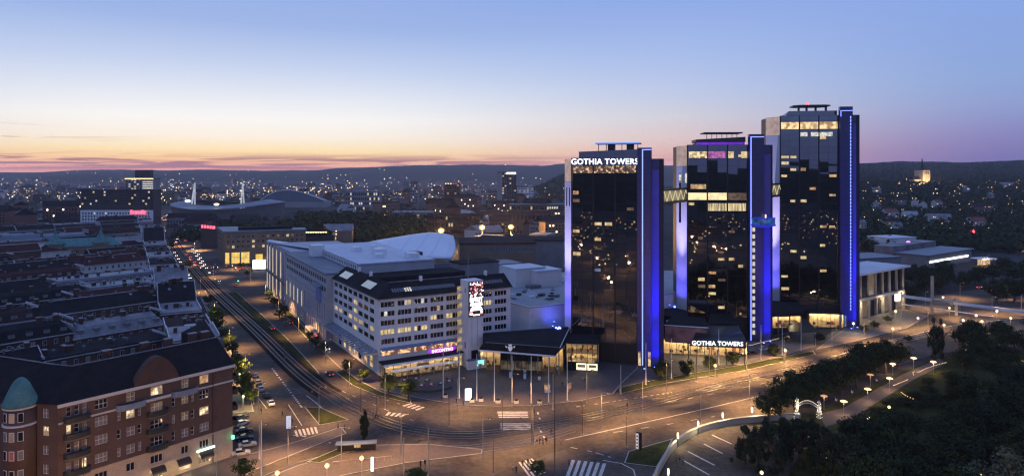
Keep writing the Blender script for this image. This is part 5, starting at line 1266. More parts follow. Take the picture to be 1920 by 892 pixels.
def tenement(o, a, w, d, h, wm_, rm, kind, label, near=True, litp=.05):
    r = empty('tenement', o, a, label, 'tenement house', 'tenements left of the avenue')
    b = MB(); b.prism([(0, 0), (w, 0), (w, d), (0, d)], 0, h); b.build('walls', wm_, r)
    b = MB(); rh = 0
    if kind == 'flat':
        b.prism([(-.3, -.3), (w + .3, -.3), (w + .3, d + .3), (-.3, d + .3)], h + .01, lambda x, y: h + .5 + (1.2 if d * .3 < y < d * .7 else 0)); rh = .6
    elif kind == 'gable': rh = d * .34; roof_gable(b, w, d, h, rh)
    elif kind == 'hip': rh = d * .34; roof_gable(b, w, d, h, rh, hip=d * .4)
    else:       # mansard
        rh = 4.2; i_ = 2.0
        for (p, q), (s, t) in zip(zip([(-.3, -.3), (w + .3, -.3), (w + .3, d + .3), (-.3, d + .3)], [(w + .3, -.3), (w + .3, d + .3), (-.3, d + .3), (-.3, -.3)]), zip([(i_, i_), (w - i_, i_), (w - i_, d - i_), (i_, d - i_)], [(w - i_, i_), (w - i_, d - i_), (i_, d - i_), (i_, i_)])):
            b.quad(p + (h,), q + (h,), t + (h + 3.2,), s + (h + 3.2,))
        b.quad((i_, i_, h + 3.2), (w - i_, i_, h + 3.2), (w - i_, d / 2, h + 4.2), (i_, d / 2, h + 4.2)); b.quad((w - i_, d - i_, h + 3.2), (i_, d - i_, h + 3.2), (i_, d / 2, h + 4.2), (w - i_, d / 2, h + 4.2))
        b.quad((w - i_, i_, h + 3.2), (w - i_, d - i_, h + 3.2), (w - i_, d / 2, h + 4.2)); b.quad((i_, d - i_, h + 3.2), (i_, i_, h + 3.2), (i_, d / 2, h + 4.2)); b.quad((-.3, -.3, h), (-.3, d + .3, h), (w + .3, d + .3, h), (w + .3, -.3, h))
    b.build('roof', rm, r)
    box('eave', r, 'eave_metal', -.35, w + .35, -.45, -.31, h - .25, h + .05)
    if kind in ('gable', 'hip'):
        hp_ = d * .4 if kind == 'hip' else 0; box('ridge_cap', r, 'eave_metal', hp_, w - hp_, d / 2 - .14, d / 2 + .14, h + rh - .05, h + rh + .12)
        for x in (-.4, w + .2) if kind == 'gable' else ():
            q = MB(); q.tube([(x + .1, -.4, h + .15), (x + .1, d / 2, h + rh + .15), (x + .1, d + .4, h + .15)], .16, 4); q.build('verge', 'eave_metal', r)
    else:
        for x in (-.3, w): box('parapet', r, 'eave_metal', x, x + .3, 0, d, h + rh - .2, h + rh + .55)
    if near and rt.random() < .6: box('stair_tower', r, rt.choice(('stucco_white', 'brick_dark', 'stucco_grey')), w * .4, w * .4 + 3.2, d - .5, d + 2.5, 0, h + rh * .7)
    for k in range(rt.randint(3, 5) if near else 2):
        ob('chimney', chim_mesh(), r, loc=(rt.uniform(1.5, w - 1.5), d / 2 + rt.uniform(-1.5, 1.5), h + rh - 1.3), rz=rt.choice((0, 1.57)))
    if near:
        for k in range(rt.randint(4, 8)): ob('roof_vent', hatch_mesh(), r, loc=(rt.uniform(1, w - 1), d * .5 + rt.uniform(-1, 1), h + rh - .5))
        if kind in ('gable', 'hip'):
            an = math.atan2(rh, d / 2 + .4)
            for k in range(rt.randint(1, 4)):
                y = rt.uniform(1.5, d / 2 - 1.4); ob('roof_window', roofwin_mesh(), r, loc=(rt.uniform(3, w - 3), y, h + (y + .4) * math.tan(an) + .04), rot=(an, 0, 0))
        if kind == 'mansard':
            n = int(w / 4.2)
            for k in range(n): ob('dormer', dorm_mesh(rm), r, loc=((k + .5) * w / n, .5, h + .7))
        n = int(w / 3.0)
        for z in (h - 2.6, h - 5.9, h - 9.2):
            for k in range(n):
                lit = rt.random() < litp
                ob('window', win_mesh(rt.choice(('lit_warm', 'lit_yellow', 'lit_dim')) if lit else rt.choice(('dark_glass', 'dark_glass', 'curtain_glass'))), r, loc=((k + .5) * w / n, -.05, z))
    return r
wdir = Vector((.621, .784)); vdir = Vector((-.49, .872)); aw = math.atan2(.784, .621)
ROOFM = ['dark_roof', 'black_tile', 'brown_roof', 'rust_roof', 'sheet_roof', 'black_tile', 'dark_roof', 'blue_roof', 'brown_roof', 'dark_roof', 'rust_roof', 'sheet_roof']
NAMEM = {'dark_roof': 'dark', 'black_tile': 'black tiled', 'brown_roof': 'brown', 'rust_roof': 'rust-red', 'sheet_roof': 'grey sheet-metal', 'copper': 'green copper', 'blue_roof': 'blue-grey'}
KN = {'flat': 'flat roof', 'gable': 'pitched roof', 'hip': 'hipped roof', 'mansard': 'mansard roof'}
def tlabel(rm, kind, where): return 'house with a %s %s %s' % (NAMEM[rm], KN[kind], where)
S0 = Vector((-98.5, 225.0))
def vis(p): return p.y > 20 and -130 < 960 + F * p.x / p.y < 500
blocks = [(-22, 40), (34, 42), (92, 44), (152, 46), (214, 50), (282, 54), (356, 60), (440, 70), (540, 80)]
WHERE = ['just behind the brick house', 'in the second block behind the brick house', 'in the third block behind the brick house', 'in the fourth block along the avenue', 'in the fifth block along the avenue', 'in the sixth block along the avenue', 'near the foot of the hotel slab', 'beside the hotel slab', 'beyond the hotel slab']
for bi, (t0, dep) in enumerate(blocks):
    near = bi < 5; P0 = S0 + vdir * t0
    for row, off in ((0, 0), (1, dep - 12)):
        s = 14.0 if bi == 0 and row == 0 else 13.0
        while s < 46 + t0 * .62 + 150:
            w = rt.uniform(26, 44); c = P0 + vdir * off - wdir * (s + w)
            if bi == 0 and row == 0: s += w; continue
            if not vis(c) and not vis(c + wdir * w): s += w; continue
            kind = rt.choice(('gable', 'gable', 'hip', 'mansard', 'flat')); rm = rt.choice(ROOFM); h = rt.uniform(16.5, 20.5)
            if c.y > 60: tenement((c.x, c.y), aw, w - .2, 12, h, rt.choice(('stucco_dark', 'brick_dark', 'stucco_grey', 'stucco_white', 'brick')), rm, kind, tlabel(rm, kind, WHERE[bi]), near and c.y > 110, .03)
            s += w
    # houses along the avenue itself
    n = 2; L_ = dep / n
    for k in range(n):
        c = P0 + vdir * (L_ * (k + 1)) - Vector((.872, .49)) * 0
        # facade left-to-right as seen from the avenue runs far to near
        kind = ('flat', 'flat', 'gable', 'mansard')[(bi + k) % 4]; rm = ('sheet_roof', 'brown_roof', 'sheet_roof', 'dark_roof')[(bi * 2 + k) % 4]
        tenement((c.x - .0, c.y), math.atan2(-vdir.y, -vdir.x) + math.pi, L_ - .2, 13, rt.uniform(18.5, 21.5), rt.choice(('stucco_dark', 'brick_dark', 'stucco_grey')), rm, kind, 'avenue ' + tlabel(rm, kind, WHERE[bi]), near, .03) if False else None
        o2 = c + Vector((-.872, -.49)) * 13        # rear far corner
        tenement((P0 + vdir * (L_ * k) + Vector((-.872, -.49)) * 13)[:], math.atan2(.49, .872), 13, L_ - .2, rt.uniform(18.5, 21.5), rt.choice(('stucco_dark', 'brick_dark', 'stucco_grey')), rm, 'flat' if kind == 'mansard' else kind, 'avenue ' + tlabel(rm, 'flat' if kind == 'mansard' else kind, WHERE[bi]), near, .03)
# school with copper spires
x, y = XA(150, 452), 452
SC = empty('school_house', (x - 26, y, 0), rad(28), 'stone school with green copper spire roofs among the tenements', 'school')
strip_wall(SC, (0, 0), (46, 0), 21, [(z, 2.2, [(2 + k * 4.4, 1.8, 'lit_warm' if (k in (7, 8) and z > 15) else 'dark_glass', 2, 2) for k in range(10)]) for z in (16.5, 12, 7.5)], 'brick_tan', depth=.25)
b = MB(); b.prism([(0, .3), (46, .3), (46, 16), (0, 16)], 0, 20.9); b.build('inner_block', 'brick_tan', SC)
b = MB(); roof_gable(b, 46, 16, 21, 5, hip=6); b.build('roof', 'copper', SC)
for x in (8, 34):
    b = MB(); b.box(x - 4, x + 4, -1.5, 6.5, 0, 23); b.build('tower', 'brick_tan', SC)
    b = MB(); b.lathe([(5.6, 23), (4.2, 24.5), (1.6, 28), (.5, 31.5), (.05, 33)], 4 if x > 20 else 8, (x, 2.5)); b.build('spire', 'copper', SC)
# ================================================================ mid-distance landmarks
def slab(name, label, cat, px0, px1, Y, ytop, d, wall, floors, cols, litp, rmat='dark_roof', rz=0.0, mats=('lit_warm', 'lit_yellow', 'lit_white'), fh=None, z_from=3.0, seed=1, ybase=None, win='dark_glass', side=True):
    x0, x1 = XA(px0, Y), XA(px1, Y); w = x1 - x0; h = ZA(ytop, Y); g = terrain((x0 + x1) / 2, Y) if Y > 560 else 0
    r = empty(name, (x0, Y, g - .5), rz, label, cat); h -= g - .5; rr = random.Random(seed)
    b = MB(); b.prism([(0, 0), (w, 0), (w, d), (0, d)], 0, h); b.build('walls', wall, r)
    b = MB(); b.prism([(-.4, -.4), (w + .4, -.4), (w + .4, d + .4), (-.4, d + .4)], h + .02, h + .6); b.build('roof', rmat, r)
    fh = fh or (h - z_from) / floors; cw = w / cols
    wm_ = {}
    for m in set(mats) | {win}:
        q = MB(); q.box(0, cw * .62, -.06, -.01, 0, fh * .5); wm_[m] = q.mesh('window', m)
    for i in range(floors):
        for k in range(cols):
            m = rr.choice(mats) if rr.random() < litp else win
            ob('window', wm_[m], r, loc=(k * cw + cw * .19, 0, h - (i + 1) * fh + fh * .2))
    return r, w, h
SH, w, h = slab('hotel_slab', 'broad hotel slab with dark upper floors and white lower floors bearing a red sign', 'hotel', 152, 287, 770, 357, 18, 'stucco_dark', 5, 26, .09, win='black_metal', fh=3.3, seed=4)
zs = ZA(393, 770)
box('white_lower_front', SH, 'white_render', -.3, w + .3, -.9, -.1, 0, zs)
rr = random.Random(6)
for i in range(6):
    for k in range(24): box('lower_window', SH, rr.choice(('lit_yellow', 'lit_white')) if rr.random() < .07 else 'dark_glass', 2 + k * (w - 4) / 24, 2 + k * (w - 4) / 24 + 1.5, -.96, -.91, zs - 4.4 - i * 3.4, zs - 2.6 - i * 3.4)
sign(SH, 'Scandic', w * .80, -1.2, ZA(400, 770), 6.0, 'sign_red', .15, .12)
HT, w, h = slab('high_rise', 'dark high-rise with an orange-lit top edge behind the hotel slab', 'high-rise', 235, 287, 1100, 335, 22, 'stucco_grey', 7, 10, .15, seed=8, fh=3.5, mats=('lit_white', 'lit_white', 'lit_yellow'))
box('lit_crown', HT, 'far_orange', -.5, w + .5, -.6, -.45, h - .8, h + .5)
for i in range(4): box('lit_floor', HT, 'lit_white', w * .62, w, -.2, -.08, h - 6 - i * 3.4, h - 4.2 - i * 3.4)
q = MB(); q.prism([(w * .3, 4), (w * .8, 4), (w * .8, 18), (w * .3, 18)], h + .6, h + 14); q.build('roof_block', 'stucco_dark', HT)
slab('office_tower', 'dark office tower with a white rooftop sign in the middle distance', 'office tower', 932, 968, 1500, 323, 34, 'stucco_dark', 13, 8, .16, seed=12, mats=('lit_yellow', 'lit_white'))
t_ = [o for o in bpy.data.objects if o.name == 'office_tower'][0]; w = XA(968, 1500) - XA(932, 1500); hh = ZA(323, 1500) - terrain(XA(950, 1500), 1500)
box('rooftop_sign', t_, 'screen_white', w * .5, w * .98, -.8, -.4, hh - 3.5, hh + .2); box('pale_end_bay', t_, 'concrete', 0, w * .27, -.6, -.1, 0, hh - .5)
slab('office_tower', 'squat dark tower with a red-tipped roof left of the white-signed office tower', 'office tower', 833, 861, 1350, 345, 30, 'brick_dark', 9, 6, .1, seed=3)
t_ = [o for o in bpy.data.objects if o.name == 'office_tower.001'][0]; hh = ZA(345, 1350) - terrain(XA(847, 1350), 1350) + .5
for k in range(5): box('roof_lamp', t_, 'far_red' if k > 2 else 'far_warm', 2 + k * 5, 4 + k * 5, -.5, -.2, hh + .2, hh + 1.2)
slab('office_block', 'grey slab with vertical ribs left of the squat dark tower', 'office block', 770, 783, 1500, 340, 30, 'stucco_grey', 8, 4, .1, seed=5)
slab('office_block', 'long pale office block beside the wooded park', 'office block', 648, 712, 1250, 359, 20, 'stucco_grey', 4, 16, .2, 'sheet_roof', seed=9, mats=('lit_white', 'lit_yellow'))
slab('apartment_block', 'white stepped apartment block on the slope behind the white-signed office tower', 'apartment block', 970, 1000, 1650, 351, 20, 'white_render', 5, 10, .15, 'brown_roof', seed=13)
slab('hall', 'long dark hall with lit windows along its eaves right of the wooded park', 'hall', 955, 1060, 950, 384, 30, 'brick_red_far', 3, 24, .25, 'copper', seed=14, mats=('lit_yellow', 'lit_white'))
slab('hall', 'red-brick hall with lit ground floor before the long dark hall', 'hall', 895, 1055, 820, 398, 24, 'brick_red_far', 2, 22, .05, 'brown_roof', seed=15)
slab('hall', 'low pale hall between the park trees and the red-brick hall', 'hall', 735, 850, 880, 398, 24, 'stucco_grey', 2, 20, .12, 'grey_roof', seed=16)
slab('apartment_block', 'row of flats behind the exhibition halls, left of the floodlights', 'apartment block', 800, 900, 760, 402, 14, 'brick_dark', 3, 20, .12, 'brown_roof', seed=17)
# brown bank building at the avenue crossing
K0 = Vector(G(420, 497)); ua, va = Vector((.93, .36)).normalized(), Vector((-.47, .88)).normalized()
BB = empty('bank_building', (K0.x, K0.y, 0), math.atan2(ua.y, ua.x), 'tan four-storey building with a glowing yellow glass corner at the avenue crossing', 'office building')
hb = ZA(437, K0.y); rr = random.Random(10); LW = 60
def BP(): return rr.choice(('dark_glass', 'dark_glass', 'dark_glass', 'dark_glass', 'dark_glass', 'lit_yellow', 'lit_dim'))
strip_wall(BB, (0, 0), (LW, 0), hb, [(z, 2.1, [(2 + k * 3.6, 2.0, BP(), 2, 1) for k in range(16)]) for z in (hb - 4.2, hb - 8, hb - 11.8)] + [(.8, 8.6, [(.8, 3.0, 'lit_bank', 1, 2), (5.2, 6, 'lit_bank', 3, 2), (12.2, 6, 'lit_bank', 3, 2)]), (1, 4, [(22 + k * 5, 3.8, rr.choice(('lit_dim', 'dark_glass')), 2, 1) for k in range(7)])], 'brick_tan', depth=.3)
vl = Vector((va.x * math.cos(-BB.rotation_euler[2]) - va.y * math.sin(-BB.rotation_euler[2]), va.x * math.sin(-BB.rotation_euler[2]) + va.y * math.cos(-BB.rotation_euler[2]))) * 52
strip_wall(BB, (vl.x, vl.y), (0, 0), hb, [(z, 2.1, [(2 + k * 3.6, 2.0, BP(), 2, 1) for k in range(13)]) for z in (hb - 4.2, hb - 8, hb - 11.8, hb - 15.6)], 'brick_tan', depth=.3)
b = MB(); P_ = [(.3, .4), (LW, .4), (LW, 20), (20, 20), (vl.x + 14, vl.y), (vl.x + .4, vl.y)]; b.prism(P_, 0, hb - .1); b.build('inner_block', 'brick_tan', BB)
b = MB(); b.prism([(-.5, -.5), (LW + .5, -.5), (LW + .5, 20), (20, 20), (vl.x + 14, vl.y), (vl.x - .5, vl.y)], hb, lambda x, y: hb + 1.2); b.build('roof', 'blue_roof', BB)
b = MB(); b.prism([(10, 8), (50, 8), (50, 18), (10, 18)], hb + 1.2, hb + 3.4); b.build('roof_storey', 'dark_roof', BB)
BW = empty('brick_wing', (XA(525, 545), 545, 0), rad(8), 'lower tan brick wing with a dark roof right of the bank corner', 'office building')
hb2 = ZA(452, 545)
strip_wall(BW, (0, 0), (41, 0), hb2, [(hb2 - 4.6, 2, [(2 + k * 3.4, 1.8, 'lit_dim' if k == 5 else 'dark_glass', 2, 1) for k in range(11)]), (hb2 - 8.6, 2, [(2 + k * 3.4, 1.8, 'dark_glass', 2, 1) for k in range(11)])], 'brick_tan', depth=.25)
b = MB(); b.prism([(0, .3), (41, .3), (41, 16), (0, 16)], 0, hb2 - .02); b.build('inner_block', 'brick_tan', BW)
b = MB(); roof_gable(b, 41, 16, hb2, 3.4); b.build('roof', 'dark_roof', BW)
for k in range(12): box('ridge_light', BW, 'far_warm', 10 + k * 2, 11.4 + k * 2, 21, 21.3, hb2 + 4.6, hb2 + 5.3)
BT2 = empty('brick_end_house', (XA(622, 560), 560, 0), rad(10), 'tan gabled brick house with a lit stair strip of windows by the wooded park', 'house')
hb3 = ZA(433, 560)
strip_wall(BT2, (0, 0), (16, 0), hb3, [(hb3 - 3.8 - k * 3.4, 2.6, [(1.0, 2.6, 'lit_yellow' if k > 0 else 'lit_dim', 2, 1)]) for k in range(4)], 'brick_tan', depth=.25)
b = MB(); b.prism([(0, .3), (16, .3), (16, 24), (0, 24)], 0, hb3 - .02); b.build('inner_block', 'brick_tan', BT2)
b = MB(); b.quad((-.5, -.5, hb3), (16.5, -.5, hb3), (16.5, 10, hb3 + 5), (-8, 10, hb3 + 5)); b.quad((16.5, 24, hb3), (-8, 24, hb3), (-8, 10, hb3 + 5), (16.5, 10, hb3 + 5)); b.quad((16.5, -.5, hb3), (16.5, 24, hb3), (16.5, 10, hb3 + 5)); b.quad((-.5, -.5, hb3), (-8, 10, hb3 + 5), (-8, 24, hb3)); b.build('roof', 'sheet_roof', BT2)
for z in (hb3 - 3, hb3 - .5): b = MB(); b.lathe([(.3, 0), (.45, .4), (.3, .8)], 8); b.build('wall_lamp', 'bulb_small', BT2, loc=(3.5, -.5, z))
# LED kiosk on the square before the bank
x, y = G(486, 506); LB = empty('led_screen', (x, y, 0), rad(12), 'dazzling white roadside screen below the bank building', 'screen')
box('panel', LB, 'screen_white', -4.4, 4.4, -.3, .3, .9, 7.2); box('foot', LB, 'dark_metal', -.5, .5, -.25, .25, 0, .88); box('upper_ad', LB, 'lit_bank', -2.4, 2.4, -.2, .2, 7.3, 11.5)
# red sign over the trees
x, y = XA(390, 640), 640; RS = empty('red_sign', (x, y, 0), 0, 'small red neon sign on a dark roof right of the avenue', 'sign')
[box('neon_shape', RS, 'sign_red', -6.2 + k * 2.6, -4.6 + k * 2.6 + (.6 if k == 4 else 0), -.15, .15, ZA(427, 640) - k * .22, ZA(427, 640) + 2.6 - k * .25) for k in range(5)]; box('mount', RS, 'dark_metal', -7, 7, .3, 14, 0, ZA(428, 640))
# ================================================================ stadium with two floodlit pylons
ST = empty('stadium', (XA(432, 1130), 1130, 0), 0, 'open stadium bowl with a curved white roof edge hung from two lit pylons', 'stadium')
b = MB(); nseg = 48; rx, ry = 82, 95
for i in range(nseg):
    t = 2 * math.pi * i / nseg; hgt = 14 + 7 * abs(math.cos(t)) ** 2
    for f, z in ((1.0, 0), (1.02, hgt), (.72, hgt - 3), (.62, 3)): b.v.append((rx * f * math.cos(t), ry * f * math.sin(t), z))
for i in range(nseg):
    j = (i + 1) % nseg
    for k in range(3): b.f.append((i * 4 + k, j * 4 + k, j * 4 + k + 1, i * 4 + k + 1)); b.m.append(0)
b.build('bowl', 'concrete_dark', ST)
b = MB()
for i in range(nseg + 1):
    t = 2 * math.pi * i / nseg; hgt = 15 + 7 * abs(math.cos(t)) ** 2; b.v += [(rx * 1.05 * math.cos(t), ry * 1.05 * math.sin(t), hgt), (rx * .74 * math.cos(t), ry * .74 * math.sin(t), hgt + 4), (rx * .74 * math.cos(t), ry * .74 * math.sin(t), hgt + 5), (rx * 1.05 * math.cos(t), ry * 1.05 * math.sin(t), hgt + 1)]
for i in range(nseg):
    for k in range(4): b.f.append((i * 4 + k, (i + 1) * 4 + k, (i + 1) * 4 + (k + 1) % 4, i * 4 + (k + 1) % 4)); b.m.append(0)
b.build('roof_ring', 'blue_roof', ST)
for px, dpx in ((358, 7), (452, 3)):
    Y = 1075; x = XA(px, Y) - ST.location.x; zt, zb = ZA(343, Y), ZA(390, Y)
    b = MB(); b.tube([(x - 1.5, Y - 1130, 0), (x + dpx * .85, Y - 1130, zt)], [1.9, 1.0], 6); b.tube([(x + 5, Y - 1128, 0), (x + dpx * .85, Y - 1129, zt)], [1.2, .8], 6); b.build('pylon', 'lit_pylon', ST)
b = MB(); b.lathe([(3, 0), (4, 2), (2, 3.5)], 10); b.build('floodlight_bank', 'screen_white', ST, loc=(XA(352, 1040) - ST.location.x, -90, ZA(379, 1040)))
b = MB(); b.lathe([(2.5, 0), (4, 2), (2, 3)], 10); b.build('floodlight_bank', 'far_warm', ST, loc=(XA(406, 1040) - ST.location.x, -90, ZA(385, 1040)))
AR = empty('arena', (XA(548, 1400), 1400, 0), 0, 'arena with an arched blue-grey roof outlined by a pale rim behind the trees', 'arena')
b = MB(); n = 24; hw = 63; dp = 60
for i in range(n + 1):
    t = i / n; x = -hw + 2 * hw * t; z = 15 + 20.5 * math.sin(math.pi * (t ** .8))
    for y, dz in ((0, 0), (dp, -5)): b.v.append((x, y, z + dz))
    b.v.append((x, 0, 12))
for i in range(n): b.f += [(3 * i, 3 * i + 3, 3 * i + 4, 3 * i + 1), (3 * i + 2, 3 * i + 5, 3 * i + 3, 3 * i)]; b.m += [0, 0]
b.build('roof', 'blue_roof', AR)
b = MB(); b.tube([(-hw + 2 * hw * i / n, -.5, 15.6 + 20.5 * math.sin(math.pi * ((i / n) ** .8))) for i in range(n + 1)], .8, 5); b.build('roof_rim', 'white_metal', AR)
b = MB(); b.prism([(-hw, .2), (hw, .2), (hw, dp), (-hw, dp)], 0, 12); b.build('walls', 'concrete', AR)
# ================================================================ far city: plain blocks with lit windows
rc = random.Random(99)
FARK = 'blocks of the far city'
protos = []
for k in range(14):
    w, d, h = rc.uniform(14, 46), rc.uniform(12, 22), rc.choice((9, 12, 12, 15, 15, 18, 24))
    b = MB(); b.prism([(-w / 2, 0), (w / 2, 0), (w / 2, d), (-w / 2, d)], -6, h); b.k = 1
    if k % 3: b2 = MB(); roof_gable(b2, w, d, h, d * .28); n0 = len(b.v); b.v += [(x - w / 2, y, z) for x, y, z in b2.v]; b.f += [tuple(n0 + i for i in f) for f in b2.f]; b.m += [1] * len(b2.f)
    else: b.prism([(-w / 2 - .3, -.3), (w / 2 + .3, -.3), (w / 2 + .3, d + .3), (-w / 2 - .3, d + .3)], h + .02, h + .7)
    cols = int(w / 3.2)
    for z in range(2, int(h) - 1, 3):
        for c in range(cols):
            b.k = 3 if rc.random() < .07 else 2
            x = -w / 2 + (c + .25) * w / cols; b.box(x, x + 1.5, -.08, -.02, z, z + 1.5)
    protos.append(b.mesh('far_block', rc.choice(('stucco_grey', 'stucco_white', 'brick_red_far', 'stucco_dark', 'brick_tan')), rc.choice(('dark_roof', 'sheet_roof', 'brown_roof', 'grey_roof')), 'dark_glass', rc.choice(('far_warm', 'far_white', 'lit_yellow'))))
def clear_of(px, Y):
    return not ((330 < px < 620 and 860 < Y < 1500) or (285 < px < 345 and Y < 1400) or (560 < px < 800 and Y < 900))
nf = 0
while nf < 290:
    Y = 600 * (8.5 ** rc.random()) if nf > 60 else rc.uniform(620, 1100)
    px = rc.uniform(-20, 1075)
    if Y < 720 and px < 300: continue
    if not clear_of(px, Y) or (Y < 780 and 380 < px < 900): continue
    x = XA(px, Y); g = terrain(x, Y)
    if g > 60 and rc.random() < .7: continue
    o = ob('city_block', rc.choice(protos), None, loc=(x, Y, g), rz=rc.choice((rad(28), rad(-30), rad(4), rad(55), rad(-62))) + rc.uniform(-.1, .1), sc=(1, 1, rc.uniform(.8, 1.3)))
    tag(o, 'small far-off city block between the avenue and the hills', 'building', FARK); nf += 1
# lamps of the far city: too many to count
b = MB(); ncl = 0
def diamond(x, y, z, s, k):
    n = len(b.v); b.v += [(x - s, y, z), (x, y - s, z), (x + s, y, z), (x, y + s, z), (x, y, z + s), (x, y, z - s)]
    for f in ((0, 1, 4), (1, 2, 4), (2, 3, 4), (3, 0, 4), (1, 0, 5), (2, 1, 5), (3, 2, 5), (0, 3, 5)): b.f.append(tuple(n + i for i in f)); b.m.append(k)
centres = [(rc.uniform(0, 1060), rc.uniform(336, 372), rc.uniform(20, 60), rc.uniform(2, 6)) for _ in range(26)]
for i in range(1350):
    if rc.random() < .62: cx, cy_, sx_, sy_ = rc.choice(centres); px, py = rc.gauss(cx, sx_), rc.gauss(cy_, sy_)
    else: px, py = rc.uniform(-10, 1065), 334 + abs(rc.gauss(0, 28))
    if not (-10 < px < 1066 and 336 < py < 440): continue
    Y = F * (H - 8) / (py - YH)
    if Y > 9000 or not clear_of(px, Y) or (py > 400 and rc.random() < .6): continue
    if terrain(XA(px, Y), Y) > 30 and rc.random() < .8: continue
    x = XA(px, Y); s = Y / F * rc.choice((.22, .28, .34, .42, .55, .7, 1.0)); diamond(x, Y, max(8, terrain(x, Y) + 6), s, rc.choice((0, 0, 0, 1, 1, 2, 2, 2, 3, 4) if rc.random() < .5 else (0, 0, 1, 2)))
for i in range(230):
    px, py = rc.uniform(1610, 1925), 338 + abs(rc.gauss(0, 50))
    if py > 440: continue
    # find the slope under this pixel
    Y = 650
    while Y < 4500 and terrain(XA(px, Y), Y) + 5 < ZA(py, Y): Y += 40
    x = XA(px, Y); diamond(x, Y, terrain(x, Y) + 8, Y / F * rc.choice((.4, .55, .75)), rc.choice((0, 0, 1, 2)))
tag(b.build('city_lights', ('far_warm', 'far_orange', 'far_white', 'far_red', 'far_cyan')), 'countless small street lights of the far city', 'city lights', None, 'stuff')
# ================================================================ right: church, houses on the slope, station
x, y = XA(1729, 1550), 1550; g = terrain(x, y)
CH = empty('church_tower', (x, y, g - 2), rad(20), 'floodlit pale church tower with a thin dark spire on the wooded slope', 'church tower')
zt = ZA(319, 1550) - g + 2
b = MB(); b.box(-11, 11, -11, 11, 0, zt); b.build('tower', 'sandstone', CH); b = MB(); b.lathe([(11, zt), (3.2, zt + 4), (1.0, zt + 26)], 4); b.build('spire', 'dark_roof', CH)
for k in (-5, 0, 5): box('belfry_opening', CH, 'dark_glass', k - .8, k + .8, -11.1, -11.02, zt - 9, zt - 3)
b = MB(); b.box(-32, -10, -6, 6, 0, 16); b.build('nave', 'sandstone', CH); b = MB(); b2 = MB(); roof_gable(b2, 22, 12, 16, 7); b2.build('nave_roof', 'dark_roof', CH, loc=(-32, -6, 0))
lamp(CH, (-14, -26, 12), 60000, (1, .72, .34), .5); lamp(CH, (16, -24, 8), 40000, (1, .72, .34), .5)
def house(px, py, w, d, h, wall, roof, label, rz, lit=.1, Y=None):
    Yv = Y
    if not Yv:
        Yv = 640
        while Yv < 4500 and terrain(XA(px, Yv), Yv) < ZA(py, Yv): Yv += 10
    x = XA(px, Yv); g = terrain(x, Yv)
    r = empty('house', (x, Yv, g - 1), rz, label, 'house', 'houses on the wooded slope')
    b = MB(); b.prism([(-w / 2, 0), (w / 2, 0), (w / 2, d), (-w / 2, d)], 0, h); b.v += [(-w / 2, 0, h), (-w / 2, d, h), (-w / 2, d / 2, h + d * .4), (w / 2, 0, h), (w / 2, d, h), (w / 2, d / 2, h + d * .4)]; n = len(b.v) - 6; b.f += [(n, n + 2, n + 1), (n + 3, n + 4, n + 5)]; b.m += [0, 0]; b.build('walls', wall, r)
    b = MB(); roof_gable(b, w, d, h + .02, d * .42); b.f = [b.f[0], b.f[1]]; b.m = [0, 0]; b.build('roof', roof, r, loc=(-w / 2, 0, 0))
    ob('chimney', chim_mesh(), r, loc=(w * .2, d * .5, h + d * .42 - 1))
    n = int(w / 3)
    for z in [k for k in (1.5, 4.5, 7.5) if k + 1.6 < h]:
        for k in range(n): ob('window', win_mesh(rc.choice(('lit_warm', 'lit_yellow')) if rc.random() < lit else 'dark_glass'), r, loc=(-w / 2 + (k + .5) * w / n, -.05, z + 1), sc=1.2)
    return r
HS = [(1674, 410, 20, 11, 9, 'stucco_white', 'roof_red', 'white villa with a red hipped gable nearest the yard lamps', 12), (1690, 385, 16, 10, 8, 'stucco_grey', 'rust_roof', 'grey villa with a rust roof below the church tower', -20), (1722, 388, 12, 10, 9, 'stucco_white', 'roof_red', 'tall white villa with a steep red roof below the church tower', 60),
      (1738, 392, 12, 10, 8, 'stucco_white', 'roof_red', 'red-roofed white villa right of the steep-roofed one', 55), (1762, 388, 14, 10, 8, 'stucco_white', 'roof_red', 'red-roofed villa half hidden by trees', 20), (1648, 392, 12, 9, 7, 'stucco_white', 'sheet_roof', 'small grey-roofed villa left on the slope beside the tallest tower', 30),
      (1708, 412, 18, 10, 8, 'stucco_white', 'grey_roof', 'white flat villa with lit balcony on the slope', -10), (1752, 416, 16, 10, 7, 'stucco_white', 'sheet_roof', 'low white house at the foot of the slope', 10), (1770, 416, 16, 10, 7, 'stucco_white', 'sheet_roof', 'pale house with a lamp at its door at the foot of the slope', -25),
      (1668, 424, 16, 9, 6, 'stucco_yellow', 'brown_roof', 'yellowish low house under the white villa', 5), (1685, 430, 9, 7, 5, 'stucco_white', 'blue_roof', 'little blue-roofed house by the yard', 0), (1836, 424, 20, 12, 6, 'stucco_white', 'roof_red', 'broad house with a big pyramid-like red roof at right on the slope', 4),
      (1612, 430, 17, 9, 7, 'stucco_white', 'sheet_roof', 'lit white house right beside the tallest tower', 6), (1850, 398, 34, 13, 8, 'brick_red_far', 'brown_roof', 'long brick house with two lit doorways and a roof lamp', -6), (1862, 372, 16, 10, 7, 'stucco_grey', 'sheet_roof', 'grey gabled house above the long brick house', 40), (1645, 362, 18, 9, 7, 'stucco_white', 'sheet_roof', 'pale house high on the slope left of the church', 15),
      (1890, 352, 30, 10, 8, 'stucco_grey', 'sheet_roof', 'long pale-roofed building high on the slope at the picture edge', 4), (1812, 360, 16, 10, 7, 'stucco_grey', 'blue_roof', 'blue-roofed house alone among trees right of the church', 10)]
for (px, py, w, d, h, wa, rf_, lb, rz) in HS: house(px, py, w, d, h, wa, rf_, lb, rad(rz), .12)
